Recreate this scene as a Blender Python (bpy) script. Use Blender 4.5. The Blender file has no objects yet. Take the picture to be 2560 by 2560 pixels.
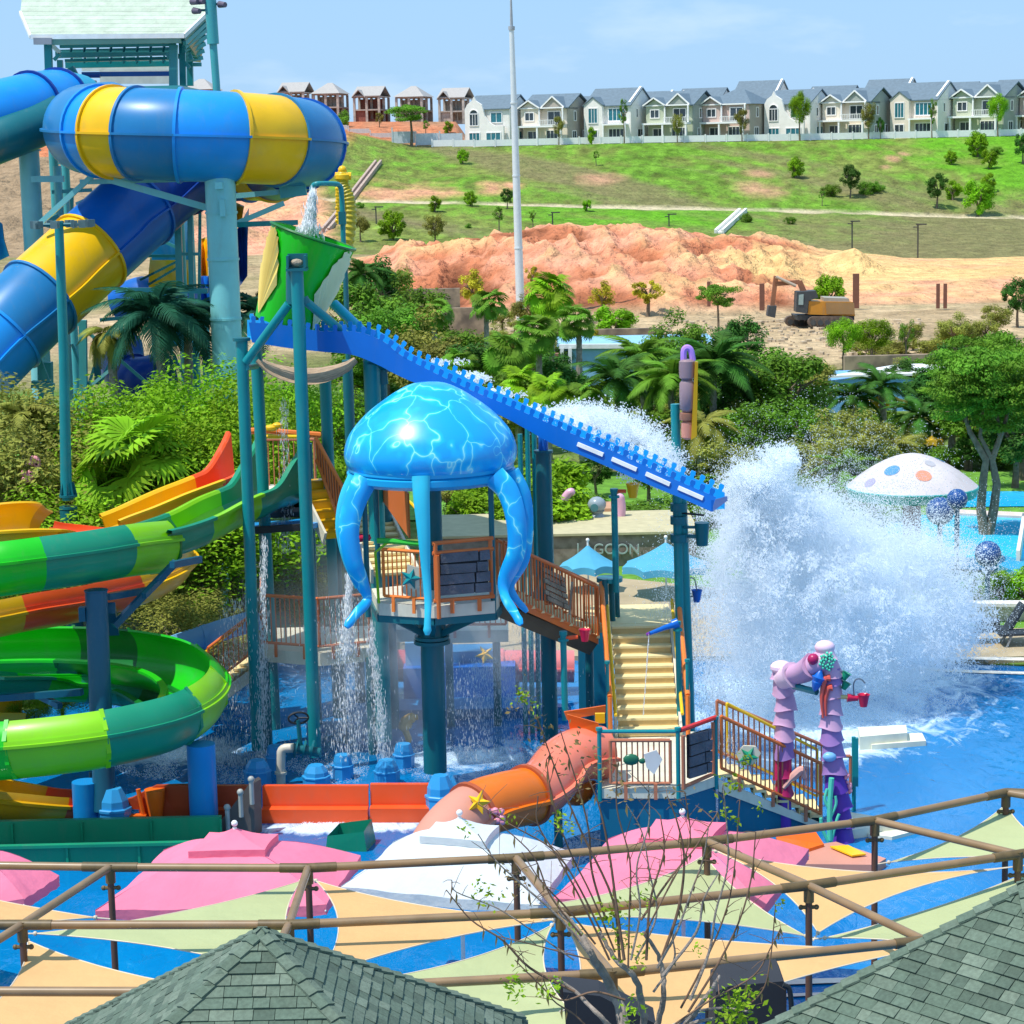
import bpy, bmesh, math, random
import numpy as np
from mathutils import Vector, Matrix, Euler, noise

# ------------------------------------------------------------------ camera, sky, sun, exposure
FP, HC, ROLL = 5600.0, 14.0, 0.022
PITCH = math.atan(900.0 / FP)
scene = bpy.context.scene
col = scene.collection
Fw = Vector((0, math.cos(PITCH), -math.sin(PITCH)))
Up = Vector((0, math.sin(PITCH), math.cos(PITCH)))
Rt = Vector((1, 0, 0))
CR, SR = math.cos(ROLL), math.sin(ROLL)
cam_d = bpy.data.cameras.new('camera')
cam_d.sensor_width = 36.0
cam_d.lens = 36.0 * FP / 2560.0
cam_d.clip_start, cam_d.clip_end = 0.5, 6000.0
cam = bpy.data.objects.new('camera', cam_d)
col.objects.link(cam)
Xc, Yc, Zc = Rt * CR - Up * SR, Rt * SR + Up * CR, -Fw
cam.matrix_world = Matrix(((Xc.x, Yc.x, Zc.x, 0), (Xc.y, Yc.y, Zc.y, 0), (Xc.z, Yc.z, Zc.z, HC), (0, 0, 0, 1)))
scene.camera = cam

SUN_DIR = Vector((-0.37, -0.20, 0.905)).normalized()      # towards the sun
world = bpy.data.worlds.new('World')
scene.world = world
world.use_nodes = True
nt = world.node_tree
for n in list(nt.nodes): nt.nodes.remove(n)
def wn(t, **kw):
    n = nt.nodes.new(t)
    for k, v in kw.items(): setattr(n, k, v)
    return n
w_out = wn('ShaderNodeOutputWorld'); w_bg = wn('ShaderNodeBackground')
sky = wn('ShaderNodeTexSky', sky_type='NISHITA')
sky.sun_disc = False
sky.sun_elevation = math.asin(SUN_DIR.z)
sky.sun_rotation = math.atan2(SUN_DIR.x, SUN_DIR.y)
sky.altitude = 0; sky.air_density = 1.0; sky.dust_density = 0.6; sky.ozone_density = 2.2
w_bg.inputs['Strength'].default_value = 0.13
tc = wn('ShaderNodeTexCoord'); mp = wn('ShaderNodeMapping')
mp.inputs['Scale'].default_value = (5.0, 5.0, 17.0)
mp.inputs['Location'].default_value = (0.35, 0.0, 0.4)
nz = wn('ShaderNodeTexNoise'); nz.inputs['Scale'].default_value = 1.25; nz.inputs['Detail'].default_value = 7; nz.inputs['Roughness'].default_value = 0.52
rp = wn('ShaderNodeValToRGB'); rp.color_ramp.elements[0].position = 0.54; rp.color_ramp.elements[1].position = 0.80
rp.color_ramp.elements[1].color = (0.62, 0.62, 0.62, 1)
mx = wn('ShaderNodeMixRGB'); mx.inputs['Color2'].default_value = (6.0, 6.6, 7.3, 1)
L = nt.links.new
L(tc.outputs['Generated'], mp.inputs['Vector']); L(mp.outputs[0], nz.inputs['Vector'])
L(nz.outputs['Fac'], rp.inputs[0]); L(rp.outputs[0], mx.inputs['Fac'])
tn = wn('ShaderNodeMixRGB'); tn.inputs['Fac'].default_value = 0.85; tn.inputs['Color2'].default_value = (2.1, 3.75, 5.85, 1)
L(sky.outputs[0], tn.inputs['Color1']); L(tn.outputs[0], mx.inputs['Color1']); L(mx.outputs[0], w_bg.inputs['Color']); L(w_bg.outputs[0], w_out.inputs[0])

sun_d = bpy.data.lights.new('sun', 'SUN'); sun_d.energy = 3.8; sun_d.angle = math.radians(0.5); sun_d.color = (1.0, 0.965, 0.90)
sun = bpy.data.objects.new('sun', sun_d); col.objects.link(sun)
sun.rotation_euler = SUN_DIR.to_track_quat('Z', 'Y').to_euler()
scene.view_settings.view_transform = 'Standard'
scene.view_settings.look = 'None'
scene.view_settings.exposure = 0.42
scene.view_settings.gamma = 1.0
scene.view_settings.use_curve_mapping = False
scene.cycles.max_bounces = 14; scene.cycles.diffuse_bounces = 12; scene.cycles.volume_bounces = 2
scene.cycles.transparent_max_bounces = 24
scene.cycles.use_denoising = True

# ------------------------------------------------------------------ measuring helpers
def ray(px, py):
    u, v = (px - 1280) / FP, (1280 - py) / FP
    return Fw + Rt * (u * CR + v * SR) + Up * (-u * SR + v * CR)
CAM = Vector((0, 0, HC))
def W(px, py, Y):                 # the point at distance Y seen at photo pixel px, py
    d = ray(px, py); return CAM + d * (Y / d.y)
def G(px, py, z=0.0):             # the point at height z seen at photo pixel px, py
    d = ray(px, py); return CAM + d * ((z - HC) / d.z)
def V(*a): return Vector(a)
def lerp(a, b, t): return a + (b - a) * t
def tab(tb, x):
    if x <= tb[0][0]: return tb[0][1]
    for (a, b), (c, d) in zip(tb, tb[1:]):
        if x <= c: return b + (d - b) * (x - a) / (c - a)
    return tb[-1][1]
def catmull(pts, n=6):
    P = [Vector(p) for p in pts]; out = []
    for i in range(len(P) - 1):
        p0 = P[i - 1] if i else P[0] * 2 - P[1]
        p3 = P[i + 2] if i + 2 < len(P) else P[-1] * 2 - P[-2]
        for k in range(n):
            t = k / n
            out.append(0.5 * ((2 * P[i]) + (P[i + 1] - p0) * t + (2 * p0 - 5 * P[i] + 4 * P[i + 1] - p3) * t * t + (3 * P[i] - p0 - 3 * P[i + 1] + p3) * t ** 3))
    out.append(P[-1].copy())
    return out

# ------------------------------------------------------------------ materials
MATS = {}
def mat(name, c, rough=0.5, var=0.12, nscale=3.0, bump=0.0, bscale=40.0, metal=0.0, coat=0.0, spec=0.5, rnd=0.0, attr=None, c2=None, transl=0.0, dirt=0.0, alpha=None, emit=None):
    if name in MATS: return MATS[name]
    m = bpy.data.materials.new(name); m.use_nodes = True
    t = m.node_tree; N = t.nodes; Lk = t.links.new
    b = N['Principled BSDF']; o = N['Material Output']
    b.inputs['Roughness'].default_value = rough; b.inputs['Metallic'].default_value = metal
    b.inputs['Coat Weight'].default_value = coat; b.inputs['Coat Roughness'].default_value = 0.08
    b.inputs['Specular IOR Level'].default_value = spec
    tcn = N.new('ShaderNodeTexCoord')
    src = None
    if attr:
        a = N.new('ShaderNodeAttribute'); a.attribute_name = attr; src = a.outputs['Color']
    else:
        r = N.new('ShaderNodeRGB'); r.outputs[0].default_value = (*c, 1); src = r.outputs[0]
    nz = N.new('ShaderNodeTexNoise'); nz.inputs['Scale'].default_value = nscale; nz.inputs['Detail'].default_value = 5
    Lk(tcn.outputs['Object'], nz.inputs['Vector'])
    if c2 is not None:
        mxx = N.new('ShaderNodeMixRGB'); mxx.inputs['Color2'].default_value = (*c2, 1)
        rr = N.new('ShaderNodeValToRGB'); rr.color_ramp.elements[0].position = 0.42; rr.color_ramp.elements[1].position = 0.62
        Lk(nz.outputs['Fac'], rr.inputs[0]); Lk(rr.outputs[0], mxx.inputs['Fac']); Lk(src, mxx.inputs['Color1']); src = mxx.outputs[0]
    if var > 0:
        mr = N.new('ShaderNodeMapRange'); mr.inputs['From Min'].default_value = 0.3; mr.inputs['From Max'].default_value = 0.7
        mr.inputs['To Min'].default_value = 1 - var; mr.inputs['To Max'].default_value = 1 + var * 0.6
        Lk(nz.outputs['Fac'], mr.inputs['Value'])
        hv = N.new('ShaderNodeHueSaturation'); Lk(src, hv.inputs['Color']); Lk(mr.outputs[0], hv.inputs['Value']); src = hv.outputs[0]
    if dirt > 0:
        n2 = N.new('ShaderNodeTexNoise'); n2.inputs['Scale'].default_value = 1.7; n2.inputs['Detail'].default_value = 9; n2.inputs['Roughness'].default_value = 0.75
        mpp = N.new('ShaderNodeMapping'); mpp.inputs['Scale'].default_value = (1.6, 1.6, 0.45)
        Lk(tcn.outputs['Object'], mpp.inputs['Vector']); Lk(mpp.outputs[0], n2.inputs['Vector'])
        r2 = N.new('ShaderNodeValToRGB'); r2.color_ramp.elements[0].position = 0.52; r2.color_ramp.elements[1].position = 0.75
        r2.color_ramp.elements[1].color = (dirt,) * 3 + (1,)
        m2 = N.new('ShaderNodeMixRGB'); m2.inputs['Color2'].default_value = (0.22, 0.20, 0.15, 1)
        Lk(n2.outputs['Fac'], r2.inputs[0]); Lk(r2.outputs[0], m2.inputs['Fac']); Lk(src, m2.inputs['Color1']); src = m2.outputs[0]
    if rnd > 0:
        oi = N.new('ShaderNodeObjectInfo'); m3 = N.new('ShaderNodeMapRange')
        m3.inputs['To Min'].default_value = 1 - rnd; m3.inputs['To Max'].default_value = 1 + rnd * 0.7
        Lk(oi.outputs['Random'], m3.inputs['Value'])
        h2 = N.new('ShaderNodeHueSaturation'); Lk(src, h2.inputs['Color']); Lk(m3.outputs[0], h2.inputs['Value']); src = h2.outputs[0]
        m4 = N.new('ShaderNodeMapRange'); m4.inputs['To Min'].default_value = 0.5 - rnd * 0.05; m4.inputs['To Max'].default_value = 0.5 + rnd * 0.05
        Lk(oi.outputs['Random'], m4.inputs['Value']); Lk(m4.outputs[0], h2.inputs['Hue'])
    Lk(src, b.inputs['Base Color'])
    if bump > 0:
        n3 = N.new('ShaderNodeTexNoise'); n3.inputs['Scale'].default_value = bscale; n3.inputs['Detail'].default_value = 6
        Lk(tcn.outputs['Object'], n3.inputs['Vector'])
        bp = N.new('ShaderNodeBump'); bp.inputs['Strength'].default_value = bump; bp.inputs['Distance'].default_value = 0.3 / max(bscale, 1) * 4
        Lk(n3.outputs['Fac'], bp.inputs['Height']); Lk(bp.outputs[0], b.inputs['Normal'])
    if transl > 0:
        tr = N.new('ShaderNodeBsdfTranslucent'); Lk(src, tr.inputs['Color'])
        ms = N.new('ShaderNodeMixShader'); ms.inputs[0].default_value = transl
        Lk(b.outputs[0], ms.inputs[1]); Lk(tr.outputs[0], ms.inputs[2]); Lk(ms.outputs[0], o.inputs['Surface'])
    if alpha is not None:
        b.inputs['Alpha'].default_value = alpha
    MATS[name] = m
    return m
def plastic(name, c, **k):
    k.setdefault('rough', 0.36); k.setdefault('coat', 0.14); k.setdefault('spec', 0.32); k.setdefault('var', 0.10); k.setdefault('nscale', 0.9); k.setdefault('dirt', 0.16)
    return mat(name, c, **k)

# ------------------------------------------------------------------ objects
def tag(o, label=None, cat=None, group=None, kind=None):
    if label: o['label'] = label
    if cat: o['category'] = cat
    if group: o['group'] = group
    if kind: o['kind'] = kind
    return o
def thing(name, label, cat, loc=(0, 0, 0), rz=0.0, group=None):
    o = bpy.data.objects.new(name, None); col.objects.link(o)
    o.location = loc; o.rotation_euler = (0, 0, rz); o.empty_display_size = 0.2
    return tag(o, label, cat, group)
def root_loc(o):
    while o.parent: o = o.parent
    return o.location
def place(me, name, m=None, parent=None, loc=(0, 0, 0), rot=None, sc=None):
    o = bpy.data.objects.new(name, me); col.objects.link(o); o.parent = parent; o.location = loc
    if rot is not None: o.rotation_euler = rot
    if sc is not None: o.scale = sc
    return o
def copy_tree(o, parent=None):
    c = o.copy(); col.objects.link(c)
    if parent is not None: c.parent = parent
    for ch in list(o.children): copy_tree(ch, c)
    return c
def frame_of(t, up=Vector((0, 0, 1))):
    t = t.normalized(); s = t.cross(up)
    if s.length < 1e-4: s = t.cross(Vector((0, 1, 0)))
    s.normalize(); return t, s, s.cross(t).normalized()

class MB:
    def __init__(self): self.v, self.f, self.mi, self.cur = [], [], [], 0
    def add(self, vs, fs):
        k = len(self.v); self.v += [tuple(p) for p in vs]; self.f += [tuple(i + k for i in f) for f in fs]; self.mi += [self.cur] * len(fs); return self
    def box(self, c, s, rz=0.0, M=None):
        c = Vector(c); R = M if M is not None else Matrix.Rotation(rz, 3, 'Z')
        vs = [c + R @ Vector((x * s[0] / 2, y * s[1] / 2, z * s[2] / 2)) for z in (-1, 1) for y in (-1, 1) for x in (-1, 1)]
        return self.add(vs, [(0, 2, 3, 1), (4, 5, 7, 6), (0, 1, 5, 4), (2, 6, 7, 3), (0, 4, 6, 2), (1, 3, 7, 5)])
    def bar(self, a, b, w, h, up=Vector((0, 0, 1))):
        a, b = Vector(a), Vector(b); t, s, u = frame_of(b - a, up)
        c = [(-w / 2, -h / 2), (w / 2, -h / 2), (w / 2, h / 2), (-w / 2, h / 2)]
        vs = [p + s * x + u * y for p in (a, b) for x, y in c]
        return self.add(vs, [(3, 2, 1, 0), (4, 5, 6, 7), (0, 1, 5, 4), (1, 2, 6, 5), (2, 3, 7, 6), (3, 0, 4, 7)])
    def tube(self, pts, r, n=10, cap=True):
        pts = [Vector(p) for p in pts]; m = len(pts); vs = []; fs = []
        prev = None
        for i, p in enumerate(pts):
            t = (pts[min(i + 1, m - 1)] - pts[max(i - 1, 0)])
            if t.length < 1e-9: t = Vector((0, 0, 1))
            t.normalize()
            if prev is None: s = t.orthogonal().normalized()
            else:
                s = prev - t * prev.dot(t)
                if s.length < 1e-6: s = t.orthogonal()
                s.normalize()
            prev = s; u = t.cross(s)
            rr = r[i] if isinstance(r, (list, tuple)) else r
            for k in range(n):
                a = 2 * math.pi * k / n; vs.append(p + (s * math.cos(a) + u * math.sin(a)) * rr)
        for i in range(m - 1):
            for k in range(n):
                k2 = (k + 1) % n; fs.append((i * n + k, i * n + k2, (i + 1) * n + k2, (i + 1) * n + k))
        if cap: fs += [tuple(reversed(range(n))), tuple(range((m - 1) * n, m * n))]
        return self.add(vs, fs)
    def lathe(self, prof, c=(0, 0, 0), n=24, M=None):
        c = Vector(c); vs = []; fs = []
        for r, z in prof:
            for k in range(n):
                a = 2 * math.pi * k / n; p = Vector((r * math.cos(a), r * math.sin(a), z))
                vs.append(c + (M @ p if M is not None else p))
        m = len(prof)
        for i in range(m - 1):
            for k in range(n):
                k2 = (k + 1) % n; fs.append((i * n + k, i * n + k2, (i + 1) * n + k2, (i + 1) * n + k))
        fs += [tuple(reversed(range(n))), tuple(range((m - 1) * n, m * n))]
        return self.add(vs, fs)
    def ball(self, c, r, n=12, sc=(1, 1, 1)):
        m = max(5, n // 2); prof = []
        vs = []; fs = []; c = Vector(c)
        for i in range(m + 1):
            a = math.pi * (i + 0.001) / (m + 0.002); rr = math.sin(a) * r; z = -math.cos(a) * r
            for k in range(n):
                b = 2 * math.pi * k / n; vs.append(c + Vector((rr * math.cos(b) * sc[0], rr * math.sin(b) * sc[1], z * sc[2])))
        for i in range(m):
            for k in range(n):
                k2 = (k + 1) % n; fs.append((i * n + k, i * n + k2, (i + 1) * n + k2, (i + 1) * n + k))
        return self.add(vs, fs)
    def prism(self, poly, d, axis='y'):       # poly: list of Vectors (planar), extruded by vector d
        n = len(poly); d = Vector(d); vs = [Vector(p) for p in poly] + [Vector(p) + d for p in poly]
        fs = [tuple(range(n)), tuple(reversed(range(n, 2 * n)))] + [(i, i + n, (i + 1) % n + n, (i + 1) % n) for i in range(n)]
        return self.add(vs, fs)
    def sweep(self, frames, prof, closed=True, cap=True):   # frames: (p, s, u); prof: [(a,b)]
        n = len(prof); vs = [p + s * a + u * b for p, s, u in frames for a, b in prof]; fs = []
        for i in range(len(frames) - 1):
            for k in range(n if closed else n - 1):
                k2 = (k + 1) % n; fs.append((i * n + k, (i + 1) * n + k, (i + 1) * n + k2, i * n + k2))
        if cap == 'strip':
            for e in (0, (len(frames) - 1) * n): fs += [(e + k, e + k + 1, e + n - 2 - k, e + n - 1 - k) for k in range(n // 2 - 1)]
        elif cap and closed:
            fs += [tuple(range(n)), tuple(reversed(range((len(frames) - 1) * n, len(frames) * n)))]
        return self.add(vs, fs)
    def grid(self, P):                        # P[i][j] points
        m, n = len(P), len(P[0]); vs = [p for r in P for p in r]
        return self.add(vs, [(i * n + j, i * n + j + 1, (i + 1) * n + j + 1, (i + 1) * n + j) for i in range(m - 1) for j in range(n - 1)])
    def mesh(self, name, m=None, smooth=None, off=None, weld=False):
        me = bpy.data.meshes.new(name)
        v = self.v if off is None else [(p[0] - off[0], p[1] - off[1], p[2] - off[2]) for p in self.v]
        me.from_pydata(v, [], self.f)
        for mm in (m if isinstance(m, (list, tuple)) else [m] if m else []): me.materials.append(mm)
        if isinstance(m, (list, tuple)): me.polygons.foreach_set('material_index', self.mi)
        b = bmesh.new(); b.from_mesh(me)
        if weld: bmesh.ops.remove_doubles(b, verts=b.verts, dist=1e-4)
        bmesh.ops.recalc_face_normals(b, faces=b.faces); b.to_mesh(me); b.free()
        if smooth:
            me.shade_smooth()
            me.set_sharp_from_angle(angle=math.radians(smooth if smooth is not True else 38))
        me.update(); return me
    def build(self, name, m, parent=None, smooth=True, local=False, weld=False, sm=1):
        if not sm: smooth = False
        off = None if (parent is None or local) else root_loc(parent)
        o = bpy.data.objects.new(name, self.mesh(name, m, smooth, off, weld)); col.objects.link(o); o.parent = parent
        return o
# ------------------------------------------------------------------ terrain
def fbm(x, y, z=0.0, o=5):
    return noise.fractal(Vector((x, y, z)), 0.9, 2.1, o)
def ridged(x, y, z=0.0):
    s, a, f = 0.0, 1.0, 1.0
    for i in range(4):
        s += a * (1 - abs(noise.noise(Vector((x * f, y * f, z + i * 7))) * 2)); a *= 0.5; f *= 2.1
    return s / 1.875
T_foot = [(-600, 640), (900, 625), (1900, 640), (2200, 655), (2560, 662), (3200, 670)]
T_berm = [(-600, 500), (880, 503), (1100, 509), (1400, 516), (1600, 521), (2000, 531), (2300, 541), (2560, 548), (3200, 560)]
T_top = [(-600, 318), (860, 322), (960, 352), (1040, 370), (1200, 368), (1500, 360), (2000, 352), (2560, 340), (3200, 325)]
T_ridge = [(900, 655), (1000, 620), (1100, 604), (1200, 590), (1250, 576), (1400, 562), (1500, 568), (1600, 566), (1700, 573), (1780, 592), (1850, 584), (1960, 602), (2040, 630), (2120, 648), (2250, 662), (2560, 672), (3200, 676)]
def terr_keys(px):
    zf = W(px, tab(T_foot, px), 275).z; zb = W(px, tab(T_berm, px), 320).z; zt = W(px, tab(T_top, px), 375).z
    zf = max(zf, 0.3); w_ = min(1, max(0, (1190 - px) / 40)); z4, z42 = lerp(zt + .25, max(zt + .5, W(px, 322, 400).z), w_), lerp(zt + .5, max(zt + 1, W(px, 304, 420).z), w_)
    return [(50, -0.02), (190, 0.0), (262, max(zf - 0.4, 0.1)), (275, zf), (320, zb), (324, zb + 0.05), (375, zt), (388, lerp(zt, z4, .3)), (400, z4), (420, z42), (900, z42 + .6)]
EARTH_R, EARTH_Y, EARTH_P = Vector((0.60, 0.21, 0.10)), Vector((0.78, 0.50, 0.21)), Vector((0.78, 0.36, 0.22))
GR1, GR2, GR3, GR4 = Vector((0.15, 0.30, 0.03)), Vector((0.23, 0.28, 0.06)), Vector((0.22, 0.19, 0.085)), Vector((0.13, 0.38, 0.015))
BRN = Vector((0.36, 0.25, 0.15))
def terr(px, Y):
    k = terr_keys(px); z = tab(k, Y)
    x = W(px, 700, Y).x
    big = fbm(x * 0.02, Y * 0.02, 3.0); fine = fbm(x * 0.11, Y * 0.11, 9.0)
    c = None
    # grass slope
    g = (fine + big) * 0.5
    if Y > 268:
        mot = fbm(x * .5, Y * .22, 12.0); base = GR2.lerp(GR1, min(1, max(0, 0.5 + g * 1.6 + mot * .8))) * (.92 + .5 * mot)
        streak = fbm((x + (Y - 275) * 0.8) * 0.055, Y * 0.012, 5.0)
        if Y < 322:
            base = base.lerp(GR4, min(1, max(0, 0.35 - abs(px - 1650) / 900 + g)))
            base = base.lerp(GR3, min(0.9, max(0, (px - 1850) / 350 + streak)) if px > 1850 else max(0, streak * 1.2 - .2))
        else:
            base = base.lerp(GR3, min(0.85, max(0, streak * 1.8 + 0.18 * (1 - (Y - 324) / 51) * 2)))
        if px > 2100:
            e = min(1, max(0, (px - 2160 - (375 - Y) * -3.0 + (Y - 375) * 11 + fine * 220) / 170))
            base = base.lerp(GR4.lerp(GR1, .3 + .3 * big), e * (1 if Y > 322 else .3))
        pt = 0.0
        for (qx, qy, qr) in ((1235, 478, 38), (1045, 485, 75), (1890, 480, 60), (1280, 470, 30), (960, 498, 90), (1900, 440, 35), (2230, 405, 18), (2215, 425, 16), (2260, 390, 14), (1500, 455, 50)):
            q = W(qx, qy, 340); q = W(qx, qy, 324 + 51 * max(0.05, min(1, (tab(T_berm, qx) - qy) / (tab(T_berm, qx) - tab(T_top, qx)))))
            d = math.hypot((x - q.x), (Y - q.y) * 0.55) / (qr * q.y / FP)
            pt = max(pt, min(1, max(0, 1.3 - d + fine * 0.9)))
        base = base.lerp(EARTH_P.lerp(BRN, 0.55 if px > 1450 else .1), pt * (0.85 if Y > 322 else 0))
        if 320 <= Y <= 324: base = Vector((0.62, 0.52, 0.33)).lerp(base, max(0, fine) * 1.5)
        # bare red hillside to the left
        ex = 905 + 60 * math.sin(Y * .05) + (375 - Y) * -1.6 + fine * 50
        e = min(1, max(0, (ex + 40 - px) / 60))
        if e > 0:
            red = EARTH_P.lerp(EARTH_Y, max(0, fine)).lerp(BRN, min(1, max(0, 0.45 - (px - 520) / 260 + fine * .8)))
            if Y > 352: red = EARTH_R.lerp(EARTH_Y, max(0, fine))
            base = base.lerp(red, e)
            z += e * (ridged(x * 0.12, Y * 0.06) - .5) * 1.6 * (1 if 280 < Y < 372 else 0)
        if Y > 380: base = EARTH_R.lerp(BRN, .35 + fine) if px < 1170 else Vector((0.5, 0.42, 0.33))
        z += (fine * 0.25) * (1 if Y < 372 else 0)
        c = base
    else:
        sand = Vector((0.42, 0.30, 0.17)).lerp(Vector((0.60, 0.44, 0.26)), min(1, max(0, 0.5 + fine * 1.3)))
        gg = Vector((0.15, 0.19, 0.05)).lerp(Vector((0.24, 0.21, 0.09)), .5 + .5 * fine)
        sand = sand.lerp(gg, min(1, max(0, 0.25 + big * 1.6 + (0.55 if Y < 165 else 0))))
        if Y < 140: sand = Vector((0.10, 0.22, 0.03)).lerp(Vector((0.22, 0.26, 0.08)), min(1, max(0, .5 + fine)))
        c = sand
        # the excavated mound
        if px > 850 and Y > 186:
            zr = W(px, tab(T_ridge, px), 234).z
            h = max(0, zr - tab(k, 234)) * min(1, (px - 850) / 110); z0 = z; c0 = c.copy()
            if px < 2100:
                t = (Y - 190) / 44.0 if Y < 234 else (264 - Y) / 30.0
                t = max(0, min(1, t)); prof = t ** 0.8 * (1.18 - 0.18 * t)
                er = ridged(x * 0.09 + fine * .2, Y * 0.045, 2.0) - 0.62
                e2 = ridged(x * 0.3, Y * 0.11, 6.0) - .6
                z += h * prof + (er * 3.2 + e2 * 2.2 + (ridged(x * .9 + er, Y * .26, 11.0) - .6) * .8) * math.sin(math.pi * min(1, t * .5 + .02)) * min(1, h / 3) * (1 - 0.75 * t ** 3)
                m = min(1, max(0, t * 9)) * min(1, max(0, (px - 870) / 30))
                cc = (EARTH_R * (1 + .9 * min(0, er + e2))).lerp(EARTH_P, min(1, max(0, .45 + er * 2.2 + fine))).lerp(EARTH_Y, min(1, max(0, er * 1.8 + big * .8 - .12 + e2 * .9)))
                c = c.lerp(cc, m)
            bl = min(1, max(0, (px - 1960) / 140))
            if bl > 0:
                z1, c1 = z, c.copy(); z, c = z0, c0; t = max(0, min(1, (Y - 196) / 16.0))
                step = 1.15 * t + max(0, min(1, (Y - 222) / 5.0)) * max(0, h - 1.15)
                er = ridged(x * 0.14, Y * 0.1, 2.0) - .6
                z += step * (1 if Y < 250 else max(0, (264 - Y) / 14)) + er * .6 * min(1, t * (1.1 - t) * 4)
                cc = EARTH_P.lerp(EARTH_Y, min(1, max(0, (0.8 if Y > 227 or t >= 1 else .3) + er)))
                c = c.lerp(cc, min(1, t * 5))
                z = lerp(z1, z, bl) if px < 2100 else z; c = c1.lerp(c, bl) if px < 2100 else c
            if 1870 < px < 2240 and 214 < Y < 240:      # pale spoil heap
                q = W(2135, 640, 226); d = math.hypot(x - q.x, (Y - q.y) * .8) / 3.2
                z += max(0, 1 - d) * 1.9
                if d < 1.15: c = c.lerp(EARTH_Y * 1.1, .8)
            if 1700 < px < 2400 and 205 < Y < 231:
                c = c.lerp(EARTH_Y * 1.08, max(0, min(.9, .4 + fine + (1 - abs(Y - 219) / 12) * .5 - (0.6 if px < 1880 else 0))))
    return Vector((x, Y, z)), c
def build_terrain():
    cols = np.linspace(-420, 3050, 430)
    ys = np.concatenate([np.linspace(50, 180, 34), np.linspace(184, 266, 110), np.linspace(268, 319, 46), [320, 321.5, 324], np.linspace(326, 375, 46), [378, 385, 400, 420, 440, 520, 700, 900]])
    vs, cs = [], []
    for Y in ys:
        for px in cols:
            p, c = terr(float(px), float(Y)); vs.append(p); cs.append(c)
    m, n = len(ys), len(cols)
    fs = [(i * n + j, i * n + j + 1, (i + 1) * n + j + 1, (i + 1) * n + j) for i in range(m - 1) for j in range(n - 1)]
    me = bpy.data.meshes.new('hillside_terrain'); me.from_pydata([tuple(v) for v in vs], [], fs)
    ca = me.color_attributes.new('Col', 'FLOAT_COLOR', 'POINT')
    ca.data.foreach_set('color', np.array([[c[0], c[1], c[2], 1.0] for c in cs], dtype=np.float32).ravel())
    me.materials.append(mat('earth_and_grass', (1, 1, 1), rough=0.95, var=0.30, nscale=0.55, bump=1.0, bscale=1.3, attr='Col', spec=0.1))
    me.shade_smooth()
    o = bpy.data.objects.new('hillside_terrain', me); col.objects.link(o); tag(o, kind='structure')
build_terrain()
m = MB(); m.add([(-3000, -300, -1.2), (3000, -300, -1.2), (3000, 5000, -1.2), (-3000, 5000, -1.2)], [(0, 1, 2, 3)])
tag(m.build('ground', mat('far_ground', (0.2, 0.2, 0.08), rough=.95, nscale=.02)), kind='structure')

def ground_z(px, Y): return terr(px, Y)[0].z
def TP(px, Y):
    p, c = terr(px, Y); return p
def TPy(px, py, lo=60, hi=420):       # terrain point seen at px, py, by bisection on distance
    a, b = lo, hi
    for _ in range(22):
        mY = (a + b) / 2; p = terr(px, mY)[0]; q = W(px, py, mY)
        if q.z > p.z: a = mY
        else: b = mY
    return terr(px, (a + b) / 2)[0]

# ------------------------------------------------------------------ leaves, trees, palms, shrubs
LEAF = {}
def leafmat(name, c, rnd=.28, tr=.28):
    return mat('leaf_' + name, c, rough=.6, var=.45, nscale=1.1, rnd=rnd, transl=tr, spec=.12)
for nme, c in dict(bright=(.25, .47, .015), mid=(.15, .31, .025), dark=(.065, .18, .025), olive=(.32, .33, .06), yellow=(.50, .44, .03), teal=(.025, .13, .075), lime=(.24, .46, .02)).items(): LEAF[nme] = leafmat(nme, c)
BARK = mat('bark', (.20, .15, .10), rough=.9, var=.4, nscale=6, bump=.6, bscale=20)
BARKG = mat('bark_grey', (.34, .30, .25), rough=.9, var=.4, nscale=9, bump=.6, bscale=30)
def crown_mesh(name, m, rx, rz, nclump, nleaf, size, seed, flat=False, gap=.2):
    rg = random.Random(seed); b = MB()
    for i in range(nclump):
        while True:
            d = Vector((rg.uniform(-1, 1), rg.uniform(-1, 1), rg.uniform(-1, 1)))
            if .15 < d.length < 1: break
        d *= (.45 + .55 * rg.random() ** .5) / max(d.length, .3) * d.length ** .3
        c = Vector((d.x * rx, d.y * rx, d.z * rz)); cr = rg.uniform(.20, .40) * rx
        if flat: cr *= 1.1
        for j in range(nleaf):
            q = Vector((rg.gauss(0, 1), rg.gauss(0, 1), rg.gauss(0, 1))); q.normalize(); q *= cr * rg.random() ** .35
            if flat: q.z *= .35
            p = c + q; nrm = (q.normalized() + Vector((0, 0, .7)) + Vector((rg.gauss(0, .5), rg.gauss(0, .5), rg.gauss(0, .5)))).normalized()
            a = nrm.orthogonal().normalized(); a.rotate(Matrix.Rotation(rg.random() * 6.28, 3, nrm)); e = nrm.cross(a); s = size * rg.uniform(.6, 1.3)
            b.add([p - a * s, p + e * s * .45, p + a * s, p - e * s * .45], [(0, 1, 2, 3)])
    return b.mesh(name, m)
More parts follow.
